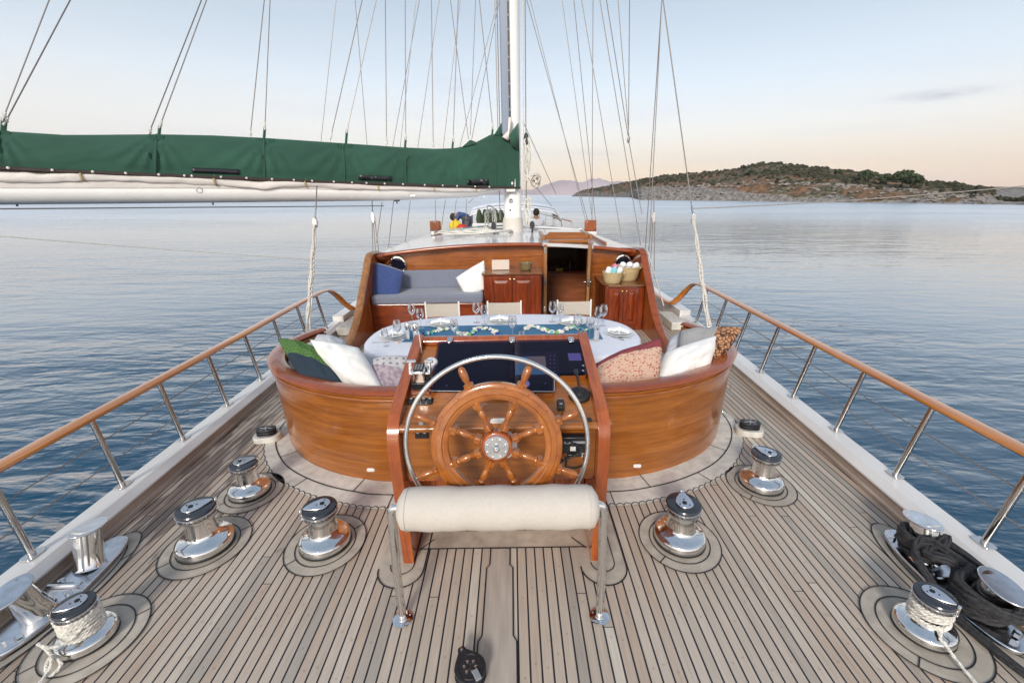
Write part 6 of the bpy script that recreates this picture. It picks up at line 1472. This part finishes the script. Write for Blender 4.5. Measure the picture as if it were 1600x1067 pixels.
# ============================================================ RIGGING
LINES = []
def line(name, a, b, r, m, label, group=None, sag_=0, cat='rigging line'):
    a, b = Vector(a), Vector(b); n = 14 if sag_ else 1; P = [a.lerp(b, k/n)-Vector((0, 0, sag_*4*(k/n)*(1-k/n))) for k in range(n+1)]
    mb = MB(); mb.tube(P, r, 6); o = mb.build(name, m, loc=tuple(a)); tag(o, label, cat, group); return o
def ext(u0, v0, u1, v1, v): return u0+(u1-u0)*(v-v0)/(v1-v0)
ORD = ['first', 'second', 'third', 'fourth', 'fifth', 'sixth', 'seventh', 'eighth', 'ninth', 'tenth', 'eleventh', 'twelfth', 'thirteenth', 'fourteenth', 'fifteenth', 'sixteenth', 'seventeenth', 'eighteenth', 'nineteenth', 'twentieth', 'twenty first', 'twenty second', 'twenty third', 'twenty fourth']
port = [(77, 5, 185, 1), (110, 8, 192, 1), (315, 233, 208, 1), (323, 250, 197, 1), (413, 391, 212, 1), (422, 414, 200, 1), (525, 501, 222, 0), (555, 574, 228, 0), (566, 517, 214, 1), (588, 542, 205, 1), (602, 604, 222, 1), (633, 634, 216, 1), (650, 625, 229, 0), (655, 613, 229, 0), (674, 677, 230, 1), (686, 652, 232, 0), (704, 732, 214, 0), (716, 708, 219, 1), (719, 692, 232, 0), (743, 735, 208, 0), (749, 770, 200, 1), (778, 718, 227, 0), (780, 737, 214, 0)]
knots = MB()
for k, (ut, ub, vb, onc) in enumerate(port):
    far_y = 10.5+.35*(k % 5)
    b = bp(ub, vb) if onc else Yp(ub, vb+4, far_y)
    u9 = ext(ut, 0, ub, vb, -420); yt = (9.7 if onc else far_y)
    t_ = Yp(u9, -420, b.y+(9.7-b.y)*.7 if onc else far_y-.3)
    o = line('rigging_line', b, t_, .0070 if onc else .0065, 'wire_dark' if k % 3 else 'wire', 'thin dark line, %s from the left among those %s the green sail cover' % (ORD[k], 'rising from' if onc else 'passing behind'), 'rigging lines left of the mast')
    if onc:
        mb = MB(); d = (t_-b).normalized(); hd = bp(ub-1.5, lerp_tab(TOP, ub-1.5)+3); isst = min(abs(ub-q) for q in ST) < 8
        mb.tube([b, hd], .020 if isst else .008, 5); mb.build('cover_tab', 'canvas_green' if isst else 'rope_white', o); mb = MB(); r = (b-CAM).length/FPX
        mb.blob(b+d*r*2, r*2.0, k, n=8, jit=.25, sq=(.8, .8, 1.2)); mb.tube([b-d*r*3+bn*.02, b+d*r*1, b+d*r*6], r*1.1, 5); mb.build('knot', 'rope_white', o)
star = [(820, 0, 880, 260, 915, 345), (823, 0, 895, 260, 919, 347), (880, 0, 917, 260, 926, 346), (895, 0, 919, 255, 931, 350), (908, 0, 951, 260, 971, 372), (927, 0, 926, 260, 925, 346), (937, 0, 980, 260, 1001, 384), (947, 0, 981, 215, 982, 217), (965, 0, 982, 217, 983, 218), (981, 0, 978, 210, 982, 219), (1035, 0, 1022, 260, 1014, 392), (1041, 0, 1028, 260, 1008, 394)]
for k, (ut, vt, um, vm, ub, vb) in enumerate(star):
    y0 = 10.4-.28*(k % 4) if ub < 960 else 8.4
    if ub in (982, 983): y0 = 9.0
    b = Yp(ub, vb, y0); mid = Yp(um, vm, y0); u9 = ext(ut, vt, um, vm, -420); t_ = Yp(u9, -420, y0+.3)
    line('rigging_line', b, t_, .0065 if k < 6 else .0075, 'wire_dark' if k % 2 else 'wire', 'thin line, %s from the left among those crossing the sky right of the mast' % ORD[k], 'rigging lines right of the mast')
p = Yp(982, 218, 9.0); mb = MB(); mb.blob(p, .05, 3, n=10, jit=.1, sq=(.6, .5, 1.3)); o = mb.build('hanging_block', 'wire', loc=tuple(p)); tag(o, 'small block where three lines meet in the sky right of the mast', 'pulley block')
line('rigging_line', p, Yp(1003, 335, 8.2), .0075, 'wire', 'thin line running down from the small hanging block to the roof edge', 'rigging lines right of the mast')
line('rigging_line', Yp(817, 190, 9.6), Yp(869, 304, 11.5), .006, 'wire_dark', 'short stay slanting from the cover end down toward the far mountains')
line('rigging_line', Yp(819, 271, 9.6), Yp(862, 322, 12.5), .006, 'wire_dark', 'short stay slanting from the gooseneck down to the white awning')
line('rigging_line', Yp(1600, 291, 5.2)*1, Yp(1083, 326, 6.6), .006, 'wire', 'thin wire running right from the starboard tackle across the island', sag_=.03)
line('rigging_line', Yp(-60, 364, 4.4), Yp(588, 411, 8.0), .006, 'rope_white', 'thin pale line running down left below the boom over the sea', sag_=.02)
line('rigging_line', Yp(-60, 327, 5.4), Yp(600, 322, 8.6), .008, 'wire', 'thin horizontal line just under the white boom')
for k, (ut, vt, ub, vb, y0) in enumerate([(597, 316, 588, 380, 8.6), (615, 314, 607, 386, 9.4), (641, 314, 633, 379, 9.8), (680, 312, 681, 352, 10.2), (696, 312, 688, 366, 10.3), (713, 312, 707, 362, 10.8), (729, 311, 728, 352, 11.4), (740, 310, 731, 318, 11.4)]):
    line('rigging_line', Yp(ub, vb, y0), Yp(ut, vt, y0), .007, 'wire', 'short visible line, %s from the left among those between boom and cabin roof' % ORD[k], 'lines between the boom and the roof')
# halyards close along the mast
for k, (x, y, zb, zt, m) in enumerate([(MX-.23, MY-.1, 2.6, 15, 'wire_dark'), (MX-.27, MY-.05, 1.6, 15, 'wire'), (MX+.24, MY-.12, 1.5, 15, 'rope_white'), (MX+.29, MY-.05, 1.5, 15, 'wire_dark')]):
    line('halyard', (x, y, zb), (x, y, zt), .009, m, ['dark halyard close along the left face of the mast', 'outer halyard left of the mast reaching the roof', 'white halyard close along the right face of the mast', 'outer dark halyard right of the mast'][k], 'halyards along the mast', cat='halyard')
# running backstay tackles at both sides
def tackle(bx, by, bz, tx, ty, tz, wire_top, label, side):
    t = thing('rope_tackle', label, 'tackle', (bx, by, bz), 'white rope tackles at the rails'); B0, T0 = Vector((bx, by, bz)), Vector((tx, ty, tz)); d = (T0-B0).normalized()
    for k, (ox, oy) in enumerate(((-.022, 0), (.022, .01), (0, -.02))):
        mb = MB(); n = 26; P = [B0.lerp(T0, q/n)+Vector((ox*(1-.5*q/n)+.008*math.sin(q*.9+k), oy, 0)) for q in range(n+1)]; mb.tube(P, .013, 7); mb.build('rope_fall', 'rope_fleck', t)
    mb = MB(); n = 70; P = [B0.lerp(T0, .30+.45*q/n)+Vector((.030*math.cos(q*.9), .030*math.sin(q*.9), 0)) for q in range(n+1)]; mb.tube(P, .008, 6); mb.build('rope_lashing', 'rope_fleck', t)
    mb = MB(); mb.prism(ell(0, 0, .035, .075, n=18), .05, T0+d*.04+Vector((0, .025, 0)), FRM); mb.build('upper_block', 'steel', t, bevel=.006)
    mb = MB(); mb.tube([T0+d*.09, T0+d*.24], .014, 8); mb.build('shackle', 'steel', t)
    mb = MB(); mb.prism(ell(0, 0, .03, .05, n=18), .04, B0+Vector((0, .02, -.02)), FRM); mb.build('lower_block', 'steel', t, bevel=.006)
    line('wire_pendant', T0+d*.24, wire_top, .009, 'wire', 'wire pendant above the %s rope tackle' % side, 'wire pendants over the tackles', cat='wire pendant')
def fleck():
    m, n, b, N, L = nodemat('rope_fleck'); t_ = N('ShaderNodeTexCoord'); mp_ = N('ShaderNodeMapping'); mp_.inputs['Scale'].default_value = (40, 40, 55); L(t_.outputs['Object'], mp_.inputs[0]); c = N('ShaderNodeTexVoronoi'); c.inputs['Scale'].default_value = 1; L(mp_.outputs[0], c.inputs[0])
    r = N('ShaderNodeValToRGB'); r.color_ramp.elements[0].position = .22; r.color_ramp.elements[1].position = .3; r.color_ramp.elements[0].color = (.12,.09,.08,1); r.color_ramp.elements[1].color = (.66,.62,.56,1); L(c.outputs['Distance'], r.inputs[0]); L(r.outputs[0], b.inputs['Base Color']); b.inputs['Roughness'].default_value = .85
fleck()
L1, L0 = Xp(492, 352, -2.66), Xp(480, 523, -2.66)
tackle(*L0, *L1, Yp(495, 290, L1.y+.05), 'white flecked rope tackle hanging over the left rail', 'left')
R1, R0 = Xp(1084, 345, 2.78), Xp(1108, 512, 2.78)
tackle(*R0, *R1, Yp(ext(1036, 0, 1081, 325, -420), -420, R1.y+1.0), 'white flecked rope tackle hanging over the right rail', 'right')
for s, x, side in ((-1, -2.45, 'left'), (1, 2.62, 'right')):
    u = 583 if s < 0 else 1021; y = 8.6; a = Yp(u, 340, y); b = Yp(u+(2 if s < 0 else -3), 396, y)
    t = thing('shroud_tackle', 'grey wire shroud tackle beside the cabin, %s side' % side, 'tackle', tuple(b), 'shroud tackles beside the cabin')
    for ox in (-.05, 0, .06): mb = MB(); mb.tube([b+Vector((ox*1.6, 0, -.5)), a+Vector((ox*.4, 0, 0))], .008, 6); mb.build('wire_fall', 'wire', t)
    mb = MB(); mb.prism(ell(0, 0, .035, .11, n=18), .05, a+Vector((0, .02, 0)), FRM); mb.build('upper_block', 'steel', t, bevel=.006)
    mb = MB(); mb.tube([a+Vector((0, 0, .1)), Yp(u-2 if s < 0 else u+1, 300, y)], .009, 6); mb.build('pendant', 'wire', t)
# long shroud ending with rope at the right wing
line('rigging_line', Xp(1037, 478, 2.5), Xp(1012, 392, 2.5), .010, 'rope_fleck', 'flecked rope dropping beside the right wing board to the side deck')
# coils and rope pile on the roof
rp_ = random.Random(3)
def tangle(c, sx, sy, h, n, r, m, name, label, cat, vertical=False):
    P = []; ph = rp_.uniform(0, 6)
    for k in range(n):
        a = k*.55; q = 1+.35*math.sin(k*.37+ph)
        if vertical: P.append(Vector(c)+Vector((sx*math.cos(a)*q+rp_.uniform(-.03, .03), sy*rp_.uniform(-1, 1), h*math.sin(a)*q)))
        else: P.append(Vector(c)+Vector((sx*math.cos(a)*q+rp_.uniform(-.06, .06), sy*math.sin(a)*q+rp_.uniform(-.04, .04), h*rp_.random())))
    mb = MB(); mb.tube(sm_curve(P, 3), r, 6); o = mb.build(name, m, loc=tuple(c)); tag(o, label, cat)
zz_ = roofz(-.7, 9.3)+.02
tangle((-.65, 9.25, zz_), .55, .28, .07, 90, .012, 'rope_white', 'rope_pile', 'loose pile of white rope on the roof left of the mast', 'rope')
tangle((MX+.30, MY-.3, 2.75), .035, .04, .34, 60, .012, 'rope_white', 'rope_coil', 'tall white rope coil hanging on the right of the mast beside the cover', 'rope', True)
tangle((MX+.48, MY-.2, 2.37), .07, .07, .10, 90, .016, 'rope_fleck', 'rope_coil', 'round rope bundle sticking out right of the gooseneck', 'rope', True)
tangle((MX+.32, MY-.2, 1.75), .04, .05, .24, 50, .012, 'rope_white', 'rope_coil', 'white rope coil low on the right side of the mast', 'rope', True)
tangle((-.36, 9.9, 1.62), .10, .12, .20, 60, .012, 'rope_white', 'rope_coil', 'white looped rope hanging before the green bundles left of the mast', 'rope', True)
p = Yp(822, 218, 9.4); mb = MB(); mb.prism(ell(0, 0, .05, .12, n=16), .06, p, FRM); o = mb.build('hanging_block', 'block_black', loc=tuple(p), bevel=.01); tag(o, 'black block on the mast right face level with the green cover', 'pulley block')
# traveller track across the roof
mb = MB(); a = [Vector((x, 9.98, roofz(x, 9.98)+.055)) for x in [-1.65+.33*k for k in range(11)]]; mb.tube(a, .03, 8, squash=(1, 1, .8)); mb.build  ; tt_ = thing('sheet_traveller', 'white track crossing the roof behind the mast with steel ends', 'track', (0, 9.98, 1.3)); mb.build('track_bar', 'gelcoat', tt_)
mb = MB(); b = [p+Vector((0, -.05, -.02)) for p in a]; mb.tube(b, .013, 6); mb.build('track_rail', 'steel', tt_)
for x in (-1.65, 1.65): mb = MB(); mb.box((x, 9.95, roofz(x, 9.98)+.05), (.09, .10, .09)); mb.build('end_stop', 'steel', tt_, bevel=.01)
for s, side in ((-1, 'left'), (1, 'right')):
    p = Zp(681 if s < 0 else 922, 362, 1.28); t = thing('wooden_post', 'short varnished wooden post on the roof, far %s corner' % side, 'post', (p.x, p.y, 1.2), 'varnished posts on the roof')
    mb = MB(); mb.box((p.x, p.y, 1.41), (.25, .18, .25)); mb.build('post_block', 'wood_z', t, bevel=.03, seg=3)
    mb = MB(); mb.box((p.x, p.y, 1.245), (.26, .24, .09)); mb.build('white_base', 'gelcoat', t, bevel=.01)
    mb = MB(); mb.box((p.x+s*.0+.10, p.y-.06, 1.31), (.05, .10, .10)); mb.build('side_cheek', 'mahogany_z', t, bevel=.01)

# ============================================================ FOREDECK
mb = MB(); P = [(-2.1, 12.0), (2.1, 12.0), (1.9, 16), (1.2, 20), (.3, 23.5), (-.3, 23.5), (-1.2, 20), (-1.9, 16)]; mb.prism(P, .3, (0, 0, .35)); o = mb.build('foredeck', 'teak_plain', smooth=False); tag(o, kind='structure')
aw = thing('awning', 'white canvas awning on a steel frame over the foredeck', 'awning', (.15, 16, .65))
rows = []
for j in range(7):
    y = 15.2+j*.45; row = []
    for i in range(25):
        t_ = -1+i/12; x = .14+1.66*t_; edge = max(0, (abs(t_)-.86)/.14); z = 1.80-.22*abs(t_)**2.4-.40*edge**1.5 - (.17 if j == 0 else 0)*(1-edge) + .05*math.sin(j/6*math.pi); row.append(Vector((x, y, z)))
    rows.append(row)
mb = MB(); mb.grid(rows); mb.build('canvas', 'bimini_white', aw, sol=.02, ang=60)
for y in (15.2, 17.9):
    mb = MB(); P = [Vector((.14-1.66, y, .65)), Vector((.14-1.67, y, 1.1))]+[Vector((.14+1.66*t_, y, 1.775-.22*abs(t_)**2.4-.36*max(0, (abs(t_)-.86)/.14)**1.5)) for t_ in [-.98+.14*k for k in range(15)]]+[Vector((.14+1.67, y, 1.1)), Vector((.14+1.66, y, .65))]; mb.tube(P, .022, 8); mb.build('frame_hoop', 'chrome', aw)
for s, a, b, side in ((-1, (735, 352), (757, 342), 'left'), (1, (843, 333), (893, 346), 'right')):
    t = thing('bow_rail', 'brown topped bow rail seen %s of the mast' % side, 'railing', tuple(Yp(*a, 18)), 'bow rails')
    A_, B_ = (Yp(*a, 14.5), Yp(*b, 19)) if s < 0 else (Yp(*b, 14.2), Yp(*a, 19.5))
    mb = MB(); mb.tube([A_, B_], .028, 8); mb.build('handrail', 'handrail_wood', t)
    for k in range(5): q = A_.lerp(B_, k/4); mb = MB(); mb.tube([q, q-Vector((0, 0, .42))], .014, 6); mb.build('stanchion', 'steel', t)
gb_ = Yp(765, 338, 12.6)
for k in range(5):
    p = Vector((gb_.x-.30+.15*k+.02, 12.6+.05*(k % 2), gb_.z-.02)); mb = MB(); mb.blob(p-Vector((0, 0, .05)), .12, k, n=12, jit=.18, sq=(.75, .7, 2.0)); o = mb.build('canvas_bundle', 'olive_canvas', loc=tuple(p-Vector((0, 0, .25)))); tag(o, 'dark olive canvas bundle, %s from the left of the row by the mast' % ORD[k], 'bundle', 'olive bundles left of the mast')
mb = MB(); p0 = Yp(765, 350, 12.6); mb.box((p0.x, 12.6, p0.z-.12), (.95, .35, .3)); o = mb.build('sail_locker', 'gelcoat', bevel=.03, loc=(p0.x, 12.6, .65)); tag(o, 'white locker box under the olive bundles', 'locker')
# crew: two people far forward
def skin_mesh(name, J, E_, m, parent, sub=2, root=0):
    me = bpy.data.meshes.new(name); off = WLOC[parent.name]; ks = list(J); me.from_pydata([tuple(Vector(J[k][0])-off) for k in ks], [(ks.index(a), ks.index(b)) for a, b in E_], []); o = bpy.data.objects.new(name, me); COL.objects.link(o); o.parent = parent; WLOC[o.name] = off.copy()
    md = o.modifiers.new('skin', 'SKIN'); md.use_smooth_shade = True
    sv = me.skin_vertices[0].data
    for i, k in enumerate(ks): sv[i].radius = (J[k][1], J[k][1]*(J[k][2] if len(J[k]) > 2 else 1)); sv[i].use_root = (i == root)
    sb = o.modifiers.new('sub', 'SUBSURF'); sb.levels = sb.render_levels = sub; me.materials.append(M[m]); return o
def person(o, J, label, shirt, hairpts):
    t = thing('person', label, 'person', tuple(o)); O_ = Vector(o); K = {k: (O_+Vector(v[0]), *v[1:]) for k, v in J.items()}
    E_ = [('pel', 'spine'), ('spine', 'chest'), ('chest', 'neck'), ('neck', 'head'), ('head', 'crown')]
    for s in 'lr': E_ += [('chest', s+'sh'), (s+'sh', s+'el'), (s+'el', s+'wr'), (s+'wr', s+'hand'), ('pel', s+'hip'), (s+'hip', s+'kn'), (s+'kn', s+'an'), (s+'an', s+'toe')]
    b = skin_mesh('body', K, E_, 'skin', t)
    # fingers, nose and ears at true size
    mb = MB()
    for s in 'lr':
        h, w = K[s+'hand'][0], K[s+'wr'][0]; d = (h-w).normalized(); sd_ = d.orthogonal().normalized()
        for f in range(4): mb.tube([h+sd_*(f-1.5)*.02, h+sd_*(f-1.5)*.022+d*.04, h+sd_*(f-1.5)*.022+d*(.075-.008*abs(f-1.5))-Vector((0, 0, .012))], [.009, .008, .006], 6)
        mb.tube([h-d*.03+sd_*.035, h+sd_*.062+d*.01], [.010, .008], 6)
    mb.build('fingers', 'skin', b)
    H = {k: (v[0], v[1]*1.16, *(v[2:])) for k, v in K.items()}
    S_ = {k: H[k] for k in ('pel', 'spine', 'chest', 'lsh', 'rsh', 'lel', 'rel')}; S_['neck'] = (K['chest'][0].lerp(K['neck'][0], .75), .062)
    for s in 'lr': S_[s+'el'] = (K[s+'sh'][0].lerp(K[s+'el'][0], .75), K[s+'el'][1]*1.35)
    skin_mesh('shirt', S_, [('pel', 'spine'), ('spine', 'chest'), ('chest', 'neck'), ('chest', 'lsh'), ('chest', 'rsh'), ('lsh', 'lel'), ('rsh', 'rel')], shirt, t)
    T_ = {k: (K[k][0], K[k][1]*1.14) for k in ('pel', 'lhip', 'rhip', 'lkn', 'rkn', 'lan', 'ran')}
    skin_mesh('trousers', T_, [('pel', 'lhip'), ('pel', 'rhip'), ('lhip', 'lkn'), ('rhip', 'rkn'), ('lkn', 'lan'), ('rkn', 'ran')], 'trousers', t)
    hd, cw = K['head'][0], K['crown'][0]; mb = MB(); mb.blob(hd.lerp(cw, .6)+Vector(hairpts), .112, 1, n=12, jit=.04, sq=(.88, 1, .95)); mb.build('hair', 'hair', t)
    return t
# seated, back to us, white shirt
q = Yp(838, 336, 13.2)
J = dict(pel=((0, 0, -.62), .13), spine=((0, .02, -.42), .12), chest=((0, .04, -.20), .14), neck=((0, .05, -.07), .055), head=((0, .06, .03), .085), crown=((0, .05, .11), .075),
 lsh=((-.18, .04, -.16), .06), rsh=((.18, .04, -.16), .06), lel=((-.25, .14, -.40), .042), rel=((.25, .14, -.40), .042), lwr=((-.18, .34, -.48), .03), rwr=((.18, .34, -.48), .03), lhand=((-.15, .42, -.50), .035), rhand=((.15, .42, -.50), .035),
 lhip=((-.1, .05, -.64), .09), rhip=((.1, .05, -.64), .09), lkn=((-.14, .46, -.60), .06), rkn=((.14, .46, -.60), .06), lan=((-.14, .50, -1.0), .04), ran=((.14, .50, -1.0), .04), ltoe=((-.14, .64, -1.04), .035), rtoe=((.14, .64, -1.04), .035))
person(q, J, 'person in a white shirt sitting with back to us, right of the mast', 'shirt_white', (0, -.02, 0))
mb = MB(); z0_ = q.z-.76; mb.box((q.x, q.y+.06, (z0_+.65)/2), (1.1, .5, max(.05, z0_-.65))); o = mb.build('deck_bench', 'gelcoat', bevel=.03, loc=(q.x, q.y, .65)); tag(o, 'white bench box under the seated person', 'bench')
q = Yp(727, 344, 13.4)
J = dict(pel=((.05, 0, .0), .13), spine=((.0, 0, .10), .12), chest=((-.10, -.02, .19), .14), neck=((-.24, -.03, .17), .05), head=((-.31, -.04, .11), .085), crown=((-.37, -.04, .06), .07),
 lsh=((-.14, -.18, .18), .06), rsh=((-.14, .16, .18), .06), lel=((-.28, -.22, -.02), .042), rel=((-.28, .16, -.04), .042), lwr=((-.38, -.20, -.22), .03), rwr=((-.36, .12, -.24), .03), lhand=((-.42, -.19, -.30), .035), rhand=((-.40, .10, -.31), .035),
 lhip=((.06, -.10, -.03), .09), rhip=((.06, .10, -.03), .09), lkn=((.02, -.12, -.44), .06), rkn=((.04, .12, -.44), .06), lan=((.08, -.12, -.86), .04), ran=((.08, .12, -.86), .04), ltoe=((-.06, -.12, -.90), .035), rtoe=((-.06, .12, -.90), .035))
person(q, J, 'person in a blue shirt bending down over the yellow bag, left of the mast', 'shirt_blue', (-.01, 0, .02))
p = Yp(712, 351, 12.9); mb = MB(); mb.blob(p-Vector((0, 0, .1)), .22, 5, n=12, jit=.12, sq=(.9, .7, 1.0)); o = mb.build('yellow_bag', 'yellow', loc=tuple(p-Vector((0, 0, .3)))); tag(o, 'yellow bag on the foredeck left of the bending person', 'bag')
p = Yp(717, 354, 12.8); mb = MB(); mb.blob(p-Vector((-.08, 0, .06)), .15, 6, n=12, jit=.15, sq=(1.2, .7, .8)); o = mb.build('red_bag', 'red', loc=tuple(p-Vector((0, 0, .2)))); tag(o, 'red bag beside the yellow bag on the foredeck', 'bag')
# small white boat far off
p = SEA_M @ sshore(757, 309.6); t = thing('motor_boat', 'tiny white boat far off on the sea below the boom', 'boat', tuple(p))
mb = MB(); Lb = 3.2; rowsb = []
for k in range(9):
    s_ = -1+k/4; w = .9*(1-max(0, s_)**2.2*.95); rowsb.append([p+Vector((s_*Lb, -w, .9)), p+Vector((s_*Lb, -w*.6, -.2)), p+Vector((s_*Lb, w*.6, -.2)), p+Vector((s_*Lb, w, .9))])
mb.grid(rowsb, True); mb.build('hull', 'gelcoat', t)
mb = MB(); mb.box(p+Vector((-.6, 0, 1.4)), (2.2, 1.3, 1.1), taper=.75); mb.build('cabin', 'gelcoat', t, bevel=.1)

# ============================================================ HAZE
mb = MB(); mb.box((0, 0, 0), (23400, 23400, 900)); 
hz = bpy.data.materials.new('haze'); hz.use_nodes = True; hn = hz.node_tree; hn.nodes.clear(); ho = hn.nodes.new('ShaderNodeOutputMaterial'); hv = hn.nodes.new('ShaderNodeVolumePrincipled')
hv.inputs['Color'].default_value = (.84, .84, 1.0, 1); hv.inputs['Density'].default_value = 4.0e-5; hv.inputs['Anisotropy'].default_value = .2
hn.links.new(hv.outputs[0], ho.inputs['Volume']); M['haze'] = hz
o = mb.build('haze', 'haze', smooth=False); o.matrix_world = SEA_M @ Matrix.Translation((0, 0, 450-EYE-1.2)); tag(o, 'thin evening haze over the sea', kind='stuff')
